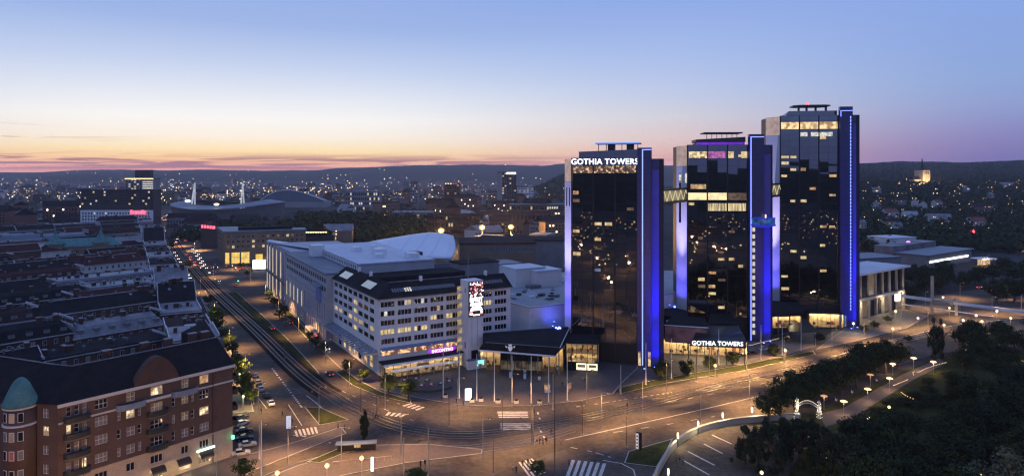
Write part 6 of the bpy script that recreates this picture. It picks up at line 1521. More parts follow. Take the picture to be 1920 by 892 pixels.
# station and depot roofs
SN = empty('station_building', G(1738, 492, 4.8) + (0,), rad(36), 'long low station building with a brilliant white light strip along its front', 'station')
w = 78; b = MB(); b.prism([(0, 0), (w, 0), (w, 22), (0, 22)], 0, 9.5); b.build('walls', 'stucco_grey', SN); b = MB(); b.prism([(-1, -2), (w + 1, -2), (w + 1, 23), (-1, 23)], 9.52, 10.2); b.build('roof', 'blue_roof', SN)
for k in range(16): box('light_strip', SN, 'screen_white', 4 + k * 4.2, 7.9 + k * 4.2, -.5, -.2, 4.2, 5.4)
for k in range(3): b = MB(); b.prism([(4 + k * 26, 26), (26 + k * 26, 26), (26 + k * 26, 40), (4 + k * 26, 40)], 0, 14); b.build('rear_block', 'sheet_roof', SN)
x, y = XA(1824, 700), 700; SG = empty('red_sign', (x, y, 0), rad(20), 'glowing pink-red square sign at the far end of the station', 'sign'); box('panel', SG, 'sign_red', -2.6, 2.6, -.3, .3, 9, 13); box('post', SG, 'dark_metal', -.2, .2, .32, .6, 0, 10)
x, y = XA(1703, 560), 560; SG = empty('round_sign', (x, y, 0), 0, 'round violet sign at the near end of the station', 'sign'); b = MB(); b.tube([(0, -.3, 13), (0, .3, 13)], 2.0, 16); b.build('disc', 'sign_violet', SG); box('post', SG, 'dark_metal', -.15, .15, .32, .6, 0, 13)
for i, (px, Y, w, d, h, wl, rf_, lb) in enumerate(((1668, 600, 30, 24, 13, 'white_render', 'pale_roof', 'white boxy depot block with a dark top behind the museum'), (1610, 480, 38, 26, 10, 'stucco_grey', 'blue_roof', 'low lit workshop between the museum and the depot'))):
    r = empty('depot', (XA(px, Y), Y, 0), rad(18), lb, 'depot'); b = MB(); b.prism([(0, 0), (w, 0), (w, d), (0, d)], 0, h); b.build('walls', wl, r); b = MB(); b.prism([(-.5, -.5), (w + .5, -.5), (w + .5, d + .5), (-.5, d + .5)], h + .02, h + .7); b.build('roof', rf_, r)
    for k in range(5): box('window', r, 'lit_warm' if (k + i) % 2 else 'dark_glass', 3 + k * w / 6, 6 + k * w / 6, -.1, -.02, 2, 5)
FS = empty('filling_station', (XA(1838, 520), 520, 0), rad(15), 'brightly lit kiosk with a flat canopy right of the station', 'kiosk'); box('canopy', FS, 'white_metal', 0, 14, -2, 8, 5, 5.6); box('shop', FS, 'lit_shop', 1, 13, 3, 3.2, .2, 4.4)
for x in (1, 13): box('post', FS, 'pole_metal', x - .15, x + .15, -1, -.7, 0, 5)
for k in range(4): box('canopy_lamp', FS, 'bulb_small', 1.5 + k * 3.6, 2.3 + k * 3.6, -1.9, -1.3, 4.8, 4.98)
# elevated footbridge
FB0, FB1 = Vector((XA(1693, 345), 345)), Vector((XA(1935, 330), 330)); dv = FB1 - FB0; L_ = dv.length
FB = empty('footbridge', (FB0.x, FB0.y, 0), math.atan2(dv.y, dv.x), 'long pale elevated footbridge on posts crossing the right of the view', 'footbridge')
z0_, z1_ = ZA(556, 345), ZA(588, 330)
b = MB(); b.prism([(0, 0), (L_, 0), (L_, 2.6), (0, 2.6)], lambda x, y: z0_ + (z1_ - z0_) * x / L_ - .5, lambda x, y: z0_ + (z1_ - z0_) * x / L_ + .7); b.build('girder', 'bridge_pale', FB)
b = MB(); b.prism([(0, .8), (L_ * .72, .8), (L_ * .72, 1.8), (0, 1.8)], lambda x, y: z0_ + (z1_ - z0_) * x / L_ - 4.2, lambda x, y: z0_ + (z1_ - z0_) * x / L_ - 3.8); b.build('lower_walkway', 'white_metal', FB)
for f in (.24, .43): box('support', FB, 'concrete', f * L_ - .6, f * L_ + .6, .3, 1.6, 0, z0_ + (z1_ - z0_) * f + (12 if f < .3 else 2.5))
box('cabin', FB, 'clear_pale', 13, 22, -.4, 3.0, z0_ - 3.6, z0_ - .6)
# ================================================================ trees
def crown_mesh(kind, seed, n, mat, leaf):
    def f():
        r = random.Random(seed); b = MB(); cl = []
        for k in range(26 if kind != 'pine' else 40):
            while True:
                p = Vector((r.uniform(-1, 1), r.uniform(-1, 1), r.uniform(-1, 1)))
                if p.length < 1: break
            if kind == 'round': p = p * .78; p.z *= .85; rad_ = r.uniform(.2, .42)
            elif kind == 'column': p.x *= .5; p.y *= .5; p.z *= 1.0; q = 1 - max(0, p.z) * .75; p.x *= q; p.y *= q; rad_ = r.uniform(.16, .26)
            elif kind == 'ball': p = p.normalized() * .62; rad_ = r.uniform(.34, .42)
            else:
                zz = r.uniform(-.9, .95); rr_ = (1 - (zz + .9) / 2.0) * .85 + .08; a = r.uniform(0, 6.28); q = r.uniform(.35, 1); p = Vector((math.cos(a) * rr_ * q, math.sin(a) * rr_ * q, zz)); rad_ = r.uniform(.10, .22)
            cl.append((p, rad_))
        for i in range(n):
            c, q = cl[i % len(cl)]
            d = Vector((r.gauss(0, 1), r.gauss(0, 1), r.gauss(0, 1))).normalized(); p = c + d * q * (r.random() ** .4)
            nrm = (d + Vector((r.uniform(-.8, .8), r.uniform(-.8, .8), r.uniform(-.3, .9)))).normalized()
            t = nrm.cross(Vector((r.uniform(-1, 1), r.uniform(-1, 1), r.uniform(-1, 1)))).normalized(); u = nrm.cross(t); s = leaf * r.uniform(.6, 1.3)
            b.quad(p - t * s, p - u * s * .6, p + t * s, p + u * s * .6)
        return b.mesh('crown', mat)
    return cached(('crown', kind, seed, n, mat), f)
def trunk_mesh(seed=1):
    def f():
        b = MB(); r = random.Random(seed); b.tube([(0, 0, -.2), (.02, .0, .3), (.0, .03, .7)], [.055, .04, .02], 6)
        for k in range(6):
            a = k * 1.05 + r.uniform(0, .4); z = r.uniform(.28, .5); b.tube([(0, 0, z), (math.cos(a) * .14, math.sin(a) * .14, z + .18), (math.cos(a) * .26, math.sin(a) * .26, z + .3)], [.02, .013, .005], 4, cap=False)
        return b.mesh('trunk', 'bark')
    return cached(('trunk', seed), f)
def tree(x, y, h, w, mat, kind, label, group, cb=.22, name='tree', n=1600, leaf=.075, g=None):
    g = terrain(x, y) if g is None else g
    r = empty(name, (x, y, g), R.uniform(0, 6.28), label, 'tree' if name == 'tree' else name.replace('_', ' '), group)
    if cb > 0.03: ob('trunk', trunk_mesh(R.randint(1, 3)), r, sc=(h * .8, h * .8, h))
    zc = h * (cb + (1 - cb) / 2); ob('crown', crown_mesh(kind, R.randint(1, 4), n, mat, leaf), r, loc=(0, 0, zc), sc=(w / 2, w / 2, h * (1 - cb) / 2))
    return r
# avenue trees before the white office block
SMALL = [(650, 703, 6.2, 5.0, 'first young round tree of the verge before the office block'), (683, 716, 5.2, 5.4, 'low bushy tree of the verge before the office block'), (728, 746, 8.5, 7.0, 'yellow-lit tree at the office corner before the restaurant'), (766, 752, 8.0, 6.4, 'dark dense tree before the restaurant front')]
for px, py, h, w, lb in SMALL: x, y = G(px, py); tree(x, y, h, w, 'leaf', 'round', lb, 'verge trees before the office block')
for px, py, h, w in ((515, 575, 6, 6), (524, 598, 5, 7), (592, 655, 6, 5.5), (606, 664, 5, 5), (505, 560, 5, 6), (580, 640, 5, 4), (534, 592, 6, 5), (465, 520, 6, 6), (452, 505, 6, 6), (430, 488, 7, 7), (412, 470, 7, 7), (400, 458, 7, 7), (388, 448, 8, 8), (376, 440, 8, 8)):
    x, y = G(px, py); tree(x, y, h, w, 'leaf', 'round', 'small leafy tree on the verge along the exhibition centre', 'verge trees along the avenue')
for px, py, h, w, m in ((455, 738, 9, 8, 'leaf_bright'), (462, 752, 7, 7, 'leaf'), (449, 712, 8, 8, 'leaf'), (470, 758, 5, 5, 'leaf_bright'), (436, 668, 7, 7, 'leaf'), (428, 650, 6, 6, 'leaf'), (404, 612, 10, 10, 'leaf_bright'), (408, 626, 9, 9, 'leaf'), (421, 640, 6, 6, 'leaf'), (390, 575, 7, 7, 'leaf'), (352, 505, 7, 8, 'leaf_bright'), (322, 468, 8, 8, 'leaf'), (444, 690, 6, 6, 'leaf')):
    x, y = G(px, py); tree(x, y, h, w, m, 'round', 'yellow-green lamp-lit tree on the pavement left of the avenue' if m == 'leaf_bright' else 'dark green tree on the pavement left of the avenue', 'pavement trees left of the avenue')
BUSH = [(1240, 712, 7.0, 7, 'first clipped dark bush from the black tower'), (1288, 705, 6.4, 6.6, 'second clipped dark bush from the black tower'), (1331, 694, 5.6, 5.8, 'clipped bush left below the hotel sign with a lamp at its foot'), (1374, 684, 5.4, 5.6, 'clipped ball bush right below the hotel sign'), (1451, 668, 5.2, 5.6, 'clipped bush between the two flagpoles right of the hotel sign'), (1470, 640, 3, 4, 'low bush by the drop-off canopy'), (1538, 640, 3.5, 5, 'wide low bush before the tallest tower')]
for px, py, h, w, lb in BUSH: x, y = G(px, py); tree(x, y, h, w, 'leaf_dark', 'ball', lb, 'clipped bushes before the hotel', .08, n=2600)
x, y = G(684, 826); tree(x, y, 8.5, 4.6, 'leaf_dark', 'column', 'dark columnar tree beside the tram shelter', None, .05, n=2600)
for px, py, h, w, lb in ((458, 905, 6, 6, 'bushy tree at the lower edge by the brick house'), (1008, 900, 5, 5, 'small tree by the zebra crossing at the lower edge'), (782, 905, 4, 6, 'lamp-lit shrub beside the traffic light at the lower edge')): x, y = G(px, py); tree(x, y, h, w, 'leaf', 'round', lb, None)
PARK = 'dark leafy tree in the dense park right of the wide road'
for px, py, h, w in ((1440, 790, 9.5, 10), (1462, 778, 12, 11), (1490, 772, 12, 12), (1520, 762, 13, 12), (1548, 750, 13, 12), (1578, 738, 13.5, 13), (1605, 724, 14, 13), (1632, 712, 14, 13), (1660, 700, 14, 12), (1682, 690, 12, 11), (1500, 752, 11, 11), (1560, 728, 12, 12), (1610, 705, 12, 12), (1650, 690, 12, 12), (1535, 742, 11, 11), (1635, 697, 12, 11)):
    x, y = G(px, py); tree(x, y, h * R.uniform(.92, 1.06), w, 'leaf_dark', 'round', 'dark leafy tree in the row between the wide road and the lamp-lit path', 'park trees along the road', .12, n=2600, leaf=.06)
for px, py, h, w in ((1396, 868, 9, 8), (1420, 880, 10, 9), (1452, 884, 11, 10), (1470, 862, 10, 9), (1500, 872, 11, 10), (1520, 850, 9, 9), (1440, 850, 9, 8), (1492, 845, 8, 8), (1545, 880, 10, 10), (1560, 905, 11, 10), (1600, 940, 11, 11)):
    x, y = G(px, py); tree(x, y, h, w, 'leaf_pine', 'pine', 'spiky dark conifer beside the parking yard inside the curved wall', 'conifers by the parking yard', .04, n=2600, leaf=.07)
rp = random.Random(17)
for k in range(112):
    px = rp.uniform(1590, 1990); py = rp.uniform(745, 1040) if px < 1720 else rp.uniform(695, 1060)
    if py < 790 - (px - 1590) * .62 + 88: continue
    if (1560 < px < 1700 and py < 800) or (px > 1775 and py > 925): continue
    x, y = G(px, py); tree(x, y, rp.uniform(9, 15), rp.uniform(10, 14), rp.choice(('leaf_dark', 'leaf_dark', 'leaf_pine')), 'round', PARK, 'trees of the dense park', .12, n=2600, leaf=.06)
for k in range(46):
    px = rp.uniform(1560, 1790); py = 800 - (px - 1590) * .62 + rp.uniform(8, 80)
    x, y = G(px, py); tree(x, y, rp.uniform(1.6, 3.4), rp.uniform(4, 7), rp.choice(('leaf_dark', 'leaf_pine')), 'round', 'low dark shrub below the lamp-lit park path', 'shrubs below the park path', .02, n=900, leaf=.09)
x, y = G(1872, 985); tree(x, y, 17, 15, 'leaf_pale', 'round', 'pale grey-green broad tree at the lower right of the park', None, .1, n=6000, leaf=.045)
for px, py, h, w in ((1750, 672, 15.5, 6.5), (1764, 670, 14.5, 6)): x, y = G(px, py); tree(x, y, h, w, 'leaf_dark', 'column', 'tall dark columnar tree beside the right-hand road', 'columnar trees by the right-hand road', .05, n=2600)
for k in range(46):
    px = rp.uniform(1640, 1845); py = rp.uniform(520, 566)
    if px > 1780 and py > 545: continue
    x, y = G(px, py); tree(x, y, rp.uniform(9, 14), rp.uniform(10, 14), 'leaf_dark', 'round', 'dark tree in the grove between the museum and the station', 'grove by the station', .12, n=1600)
for k in range(26):
    px = rp.uniform(1860, 1990); py = rp.uniform(505, 575); x, y = G(px, py); tree(x, y, rp.uniform(11, 16), rp.uniform(11, 15), 'leaf_dark', 'round', 'dark tree at the right edge beyond the footbridge', 'trees beyond the footbridge', .12)
for k in range(22):
    px = rp.uniform(1790, 1960); py = rp.uniform(622, 690); x, y = G(px, py); tree(x, y, rp.uniform(7, 11), rp.uniform(8, 11), 'leaf_dark', 'round', 'dark tree among the amusement-park lamps below the footbridge', 'trees below the footbridge', .12)
for px, py, h, w, m in ((1640, 615, 4, 6, 'leaf'), (1665, 605, 4, 5, 'leaf_bright'), (1620, 622, 3.5, 6, 'leaf'), (1702, 640, 3, 4, 'leaf_dark')): x, y = G(px, py); tree(x, y, h, w, m, 'round', 'low shrub on the forecourt by the museum', 'shrubs by the museum', .05)
# woods too dense to count
def wood(name, label, n, fn, mat, seed, leaf=1.5, q=26):
    r = random.Random(seed); b = MB()
    for i in range(n):
        x, y, h, w = fn(r)
        if x is None: continue
        g = terrain(x, y)
        for k in range(q):
            d = Vector((r.gauss(0, 1), r.gauss(0, 1), r.gauss(0, 1))).normalized(); p = Vector((x + d.x * w / 2, y + d.y * w / 2, g + h * .55 + d.z * h * .45)); s = leaf * r.uniform(.7, 1.4) * (1 + y / 2500)
            nn = (d + Vector((r.uniform(-.5, .5), r.uniform(-.5, .5), r.uniform(-.2, .6)))).normalized(); t = nn.cross(Vector((r.uniform(-1, 1), r.uniform(-1, 1), r.uniform(-1, 1)))).normalized(); u = nn.cross(t); b.quad(p - t * s, p - u * s * .7, p + t * s, p + u * s * .7)
    tag(b.build(name, mat), label, 'wood', None, 'stuff')
def f_mid(r):
    px = r.uniform(560, 800); Y = r.uniform(560, 980)
    if px > 560 + 330 * sst(900, 480, Y) + 90: pass
    if (px < 662 and Y < 610) or px > 640 + (Y - 560) * .48 + 90: return None, None, 0, 0
    return XA(px, Y), Y, r.uniform(14, 22), r.uniform(9, 14)
wood('park_wood', 'dark wooded park in the middle distance behind the white saddle roof', 900, f_mid, 'leaf_dark', 3)
def f_mid2(r): px = r.uniform(330, 580); Y = r.uniform(700, 900); return XA(px, Y), Y, r.uniform(9, 15), r.uniform(9, 13)
wood('park_wood', 'band of dark trees before the stadium', 330, f_mid2, 'leaf_dark', 4)
HSX = [(o.location.x, o.location.y) for o in bpy.data.objects if o.name.startswith(('house', 'church_tower')) and o.type == 'EMPTY']
def f_hill(r):
    Y = 600 * (5.4 ** r.random()); px = r.uniform(1590, 1990); x = XA(px, Y)
    for hx, hy in HSX:
        if abs(x - hx - (hx / hy) * (Y - hy)) < 13 and -75 < Y - hy < 13: return None, None, 0, 0
    return x, Y, r.uniform(8, 14), r.uniform(9, 14)
wood('hillside_wood', 'dark woods covering the slope behind the houses on the right', 3600, f_hill, 'leaf_dark', 5, q=18)
def f_hill2(r): Y = r.uniform(1500, 3200); px = r.uniform(960, 1290); return XA(px, Y), Y, r.uniform(8, 13), r.uniform(10, 15)
wood('hillside_wood', 'wooded hill behind the towers', 1500, f_hill2, 'leaf_dark', 6, q=14)
def f_city(r): Y = r.uniform(600, 2600); px = r.uniform(0, 1060); return (XA(px, Y), Y, r.uniform(6, 10), r.uniform(7, 11)) if clear_of(px, Y) and not (Y < 760 and px < 890) else (None, None, 0, 0)
wood('city_trees', 'scattered dark trees among the far city blocks', 900, f_city, 'leaf_dark', 8, q=12)
# ================================================================ lamps
LAMPC = (1.0, .52, .19)
def lamp_post(px, py, h, power, label, group, arm=(1.6, 0), spot=128, rz=None, color=LAMPC, name='street_lamp', bulb='bulb_warm'):
    x, y = G(px, py); r = empty(name, (x, y, 0), R.uniform(-.6, .6) if rz is None else rz, label, 'street lamp', group)
    def fm(): b = MB(); b.tube([(0, 0, 0), (0, 0, h - .4), (.25, 0, h - .05), (arm[0], 0, h)], [.12, .075, .06, .05], 6); return b.mesh('pole', 'pole_metal')
    ob('pole', cached(('lp', h, arm), fm), r)
    def fh(): b = MB(); b.prism([(arm[0] - .15, -.16), (arm[0] + .6, -.2), (arm[0] + .6, .2), (arm[0] - .15, .16)], h - .02, h + .16); return b.mesh('lamp_head', 'dark_metal')
    o = ob('lamp_head', cached(('lh', h, arm), fh), r)
    def fb(): b = MB(); b.lathe([(.05, h - .17), (.2, h - .12), (.24, h - .04)], 8, (arm[0] + .25, 0)); return b.mesh('bulb', bulb)
    ob('bulb', cached(('lb', h, arm, bulb), fb), o)
    lamp(r, (arm[0] + .25, 0, h - .3), power * 1.9, color, .18, spot=spot, blend=.5)
    return r
GRP = 'street lamps of the crossing and avenue'
for px, py, pw in ((598, 792, 5200), (722, 764, 5200), (858, 772, 6500), (1000, 832, 6500), (1128, 802, 6500), (1205, 776, 6500), (905, 862, 5500), (752, 852, 5200), (1100, 756, 6000), (960, 762, 4800), (1250, 732, 11000), (1330, 712, 17000), (1400, 698, 18000), (1470, 682, 17000)):
    lamp_post(px, py, 10, pw * 1.5, 'slender street lamp standing over the lamp-lit crossing or the wide road', GRP)
lamp_post(1405, 766, 10.5, 20000, 'street lamp with a bright head beside the tree-lined side of the wide road', GRP, rz=rad(10)); lamp_post(1314, 800, 10.5, 9500, 'street lamp beside the curved wall with yellow lights', GRP, rz=rad(10))
for px, py, pw in ((522, 588, 4200), (560, 628, 4200), (610, 680, 4600), (655, 722, 4600), (430, 655, 5200), (460, 712, 5600), (484, 775, 3600), (402, 600, 5200), (376, 548, 5600), (498, 560, 4200), (470, 530, 5200), (440, 505, 5200), (400, 520, 5600), (345, 500, 5600), (365, 470, 6000), (330, 462, 6000), (345, 445, 6500), (308, 432, 6500), (330, 420, 7500), (300, 412, 8000), (318, 405, 8000), (540, 535, 5200), (600, 510, 5200), (486, 862, 2600), (540, 870, 4200), (640, 870, 4000)):
    lamp_post(px, py, 9, pw * (1.9 if py > 480 else 5.0), 'slender street lamp along the avenue', 'street lamps along the avenue')
for px, py, pw in ((1560, 660, 7500), (1620, 640, 7500), (1690, 618, 7000), (1740, 612, 6000), (1800, 600, 7000), (1860, 590, 7000), (1915, 585, 7500), (1735, 580, 6000), (1890, 560, 7500), (1800, 560, 6000), (1640, 480, 9000), (1680, 466, 9000), (1610, 478, 9000), (1850, 500, 7000), (1905, 470, 9000)):
    lamp_post(px, py, 9, pw * 1.5, 'slender street lamp along the right-hand road and yards', 'street lamps at the right')
# orange high masts behind the halls
for i, (px, py) in enumerate(((827, 432), (904, 426), (958, 425), (1034, 423))):
    Y = F * 50 / (py - YH); x = XA(px, Y); r = empty('floodlight_mast', (x, Y, 0), 0, '%s orange floodlight mast from the left behind the halls' % ('first', 'second', 'third', 'fourth')[i], 'floodlight mast', 'orange floodlight masts')
    b = MB(); b.tube([(0, 0, 0), (0, 0, 20)], [.35, .18], 8); b.build('mast', 'pole_metal', r); b = MB(); b.smooth = True; b.lathe([(.3, 17.4), (2.0, 18.1), (2.8, 19.8), (2.0, 21.5), (.3, 22.2)], 12); b.build('lamp_head', 'bulb_orange', r); lamp(r, (0, -3, 20), 150000, (1, .55, .16), .6)  # head swollen beyond a real lamp; its shape stands in for the glow
# yellow lights on the curved wall
WALL = [(1226, 905), (1242, 872), (1262, 842), (1290, 820), (1330, 804), (1380, 794), (1440, 788), (1500, 784)]
CW = empty('curved_wall', (0, 0, 0), 0, 'curved pale concrete wall round the parking yard', 'wall')
wp = smooth_path([G(*p) for p in WALL], 2.5); ribbon('wall', wp, -.25, .25, 1.5, 'concrete', 1.6, CW); ribbon('coping', wp, -.35, .35, 1.66, 'kerb', .14, CW)
for i, (px, py, w) in enumerate(((1253, 884, 'nearest'), (1271, 816, 'second'), (1309, 794, 'third'), (1355, 778, 'fourth'), (1410, 768, 'farthest'))):
    x, y = G(px, py, 2.9); r = empty('pillar_light', (x, y, 0), 0, '%s glowing yellow pillar light on the curved wall' % w, 'pillar light', 'pillar lights on the curved wall')
    b = MB(); b.lathe([(.12, 0), (.1, 2.2)], 8); b.build('post', 'dark_metal', r); b = MB(); b.lathe([(.2, 2.2), (.24, 2.3), (.24, 3.6), (.15, 3.7)], 10); b.build('glow_tube', 'bulb_yellow', r); lamp(r, (0, -.5, 3.0), 1400, (1, .78, .36), .3)
# park path lamps: mushroom heads
for i, (px, py) in enumerate(((1582, 752), (1627, 729), (1668, 709), (1713, 671), (1674, 682), (1632, 702), (1750, 678), (1545, 742))):
    Y = F * (H - 4) / (py - YH); x = XA(px, Y); dim = i in (5, 7)
    r = empty('path_lamp', (x, Y, 0), 0, 'mushroom-shaped lamp beside the park path', 'lamp', 'mushroom lamps on the park path')
    b = MB(); b.tube([(0, 0, 0), (0, 0, 4)], .06, 6); b.build('post', 'pole_metal', r); b = MB(); b.smooth = True; b.lathe([(.2, 3.75), (.95, 3.95), (1.0, 4.05), (.5, 4.3), (.1, 4.4)], 12); b.build('shade', 'shade_warm' if not dim else 'shade_dim', r); lamp(r, (0, 0, 3.5), 1300 if not dim else 320, (1, .58, .27), .3)
# light strings along the path
def light_string(pts, label, n=22, h=1.2):
    P_ = smooth_path([G(px, py, h) for px, py in pts], 1.5); r = empty('light_string', (P_[0].x, P_[0].y, 0), 0, label, 'light string', 'light strings in the park')
    b = MB()
    for i in range(n):
        t = i / (n - 1) * (len(P_) - 1.001); p = P_[int(t)].lerp(P_[min(int(t) + 1, len(P_) - 1)], t % 1); b.lathe([(.05, h - .1), (.13, h), (.05, h + .12)], 6, (p.x - P_[0].x, p.y - P_[0].y))
    b.build('bulbs', 'bulb_warm', r); b = MB(); b.tube([(p.x - P_[0].x, p.y - P_[0].y, h + .14) for p in P_], .02, 4); b.build('cable', 'dark_metal', r)
light_string([(1675, 722), (1688, 717), (1702, 711)], 'short straight string of warm bulbs beside the park path', 16); light_string([(1713, 702), (1712, 696), (1722, 697), (1735, 691), (1755, 684), (1774, 679)], 'zigzag string of warm bulbs farther along the park path', 30)
light_string([(1806, 662), (1812, 655), (1830, 655), (1845, 660)], 'string of warm bulbs outlining a roof in the amusement park', 18, 4); light_string([(1690, 735), (1700, 742), (1712, 747)], 'string of bulbs on a dark pavilion in the park', 8, 2.5); light_string([(1905, 668), (1915, 675), (1930, 680)], 'string of bulbs at the right edge of the park', 12, 3)
for px, py, lb in ((1515, 822, 'low yellow spotlight beside the parking yard'), (1567, 821, 'second low spotlight beside the parking yard'), (1428, 887, 'spotlight at the lower edge of the parking yard'), (1718, 851, 'tiny yellow lamp deep in the park'), (1840, 888, 'small lamp at the lower edge of the park'), (1667, 764, 'cluster lamp among the park shrubs'), (1628, 784, 'warm lamp hung in a park tree'), (1550, 862, 'dim lamp among the conifers')):
    x, y = G(px, py, 2.0); r = empty('garden_lamp', (x, y, 0), 0, lb, 'lamp', 'garden lamps'); b = MB(); b.tube([(0, 0, 0), (0, 0, 2.0)], .05, 6); b.build('post', 'dark_metal', r); b = MB(); b.lathe([(.1, 1.8), (.4, 2.05), (.4, 2.4), (.1, 2.65)], 8); b.build('globe', 'bulb_yellow', r); lamp(r, (0, -.4, 2.4), 380, (1, .8, .4), .2)
for i, (px, py, c) in enumerate(((613, 872, 'bulb_warm'), (678, 858, 'bulb_warm'), (520, 886, 'bulb_warm'), (1341, 685, 'bulb_warm'), (1472, 656, 'bulb_warm'), (1721, 596, 'bulb_warm'), (1674, 616, 'bulb_warm'), (1780, 577, 'bulb_warm'), (1830, 591, 'bulb_yellow'), (1806, 600, 'bulb_white'), (1822, 605, 'bulb_white'), (1841, 602, 'bulb_yellow'), (1869, 583, 'bulb_white'), (1895, 596, 'bulb_warm'), (1768, 557, 'bulb_yellow'), (1770, 609, 'bulb_warm'), (1679, 583, 'bulb_yellow'), (1905, 455, 'bulb_warm'), (1844, 640, 'bulb_warm'), (1600, 606, 'bulb_white'))):
    z = 4.2; x, y = G(px, py, z); near_ = ('left of the shelter', 'behind the shelter')[i] if i < 2 else ''
    lb = {0: 'globe lamp at the tram stop, left of the shelter', 1: 'globe lamp at the tram stop, behind the shelter', 2: 'globe lamp at the lower edge near the brick house', 3: 'low globe lamp at the foot of a clipped bush', 4: 'low globe lamp beside the hotel lawn', 17: 'bright globe lamp at the far right edge above the station'}.get(i, 'globe lamp along the right-hand road')
    r = empty('globe_lamp', (x, y, 0), 0, lb, 'lamp', 'globe lamps'); b = MB(); b.tube([(0, 0, 0), (0, 0, z - .3)], .06, 6); b.build('post', 'pole_metal', r); b = MB(); b.smooth = True; b.lathe([(.1, z - .55), (.42, z - .3), (.55, z), (.42, z + .3), (.1, z + .55)], 10); b.build('globe', c, r); lamp(r, (0, -.6, z), 900 if i < 5 else 1500, {'bulb_warm': (1, .6, .28), 'bulb_yellow': (1, .78, .36), 'bulb_white': (1, .9, .7)}[c], .3)
# lamps under the trees left of the avenue, which light them green
for px, py in ((449, 700), (400, 590), (456, 742), (350, 500)):
    x, y = G(px, py, 4.5); r = empty('globe_lamp', (x, y, 0), 0, 'globe lamp among the pavement trees left of the avenue', 'lamp', 'globe lamps among the pavement trees'); b = MB(); b.tube([(0, 0, 0), (0, 0, 4.2)], .06, 6); b.build('post', 'pole_metal', r); b = MB(); b.lathe([(.08, 4.1), (.32, 4.3), (.36, 4.5), (.1, 4.85)], 10); b.build('globe', 'bulb_yellow', r); lamp(r, (.5, -.7, 4.6), 1300, (.9, .95, .4), .3)
# ================================================================ gateway arch with lights
GA = empty('gateway_arch', (0, 0, 0), 0, 'lit gateway of two lantern towers joined by an arch at the park entrance', 'gateway')
p0, p1 = Vector(G(1494, 786)), Vector(G(1536, 790)); p1 = Vector((XA(1536, p0.y + 1), p0.y + 1))
for i, (p, h) in enumerate(((p0, 6.4), (p1, 5.2))):
    b = MB(); b.lathe([(.55, 0), (.5, 1.6), (.8, 1.7), (.75, 1.9), (.42, 2.1), (.4, h * .62), (.65, h * .64), (.6, h * .68), (.3, h * .72), (.28, h * .85), (.4, h * .87), (.05, h)], 8, (p.x, p.y)); b.build('lantern_tower', 'stucco_white', GA)
    b = MB(); rr = random.Random(i)
    for k in range(46): a = rr.uniform(0, 6.28); z = rr.uniform(.3, h * .92); q = .75 if z < 2 else .58 - z / h * .2; b.lathe([(.03, z - .08), (.09, z), (.03, z + .08)], 5, (p.x + math.cos(a) * q, p.y + math.sin(a) * q))
    b.build('tower_bulbs', 'bulb_gate', GA)
b = MB(); A_ = [p0.lerp(p1, t / 10).to_3d() + Vector((0, 0, 3.6 - 1.0 * t / 10 + 1.5 * math.sin(math.pi * t / 10))) for t in range(11)]
b.tube(A_, .14, 6); b.tube([p + Vector((0, 0, .55)) for p in A_], .08, 6); b.build('arch', 'stucco_white', GA)
b = MB()
for t in range(24): q = A_[min(9, t * 10 // 24)].lerp(A_[min(10, t * 10 // 24 + 1)], (t * 10 / 24) % 1); b.lathe([(.02, q.z + .62), (.07, q.z + .7), (.02, q.z + .78)], 5, (q.x, q.y))
b.build('arch_bulbs', 'bulb_gate', GA); lamp(GA, (p0.x, p0.y - 1.5, 4), 240, (1, .85, .6), .3); lamp(GA, (p1.x, p1.y - 1.5, 3), 140, (1, .85, .6), .3)
for px, py in ((1598, 737), (1644, 715), (1568, 752)):
    x, y = G(px, py); r = empty('park_bench', (x, y, 0), rad(60), 'white bench beside the park path', 'bench', 'benches on the park path'); box('seat', r, 'bin_white', -.9, .9, -.25, .25, .42, .48); box('backrest', r, 'bin_white', -.9, .9, .22, .28, .55, .95)
    for sx_ in (-.75, .7): box('leg', r, 'dark_metal', sx_, sx_ + .06, -.22, .22, 0, .42)
# stripes of the parking yard
for a_, c_ in (((1290, 846), (1340, 872)), ((1320, 832), (1355, 850)), ((1335, 815), (1372, 832)), ((1280, 862), (1330, 890))): line([a_, c_], .5, z=.075, name='yard_line')

for k in range(18):
    x, y = -120 + (k % 6) * 48 + R.uniform(-9, 9), 110 - (k // 6) * 95 + R.uniform(-15, 15)
    px, py = 960 + F * x / 1, 0
    r = empty('street_lamp', (x, y, 0), R.uniform(0, 6), 'slender street lamp of the square below the viewpoint', 'street lamp', 'street lamps of the square below the viewpoint')
    b = MB(); b.tube([(0, 0, 0), (0, 0, 8.6), (1.6, 0, 9)], [.12, .07, .05], 6); b.build('pole', 'pole_metal', r); b = MB(); b.lathe([(.1, 8.5), (.4, 8.7), (.4, 8.9), (.1, 9.1)], 8, (1.7, 0)); b.build('bulb', 'bulb_warm', r); lamp(r, (1.7, 0, 8.3), 9000, LAMPC, .2)
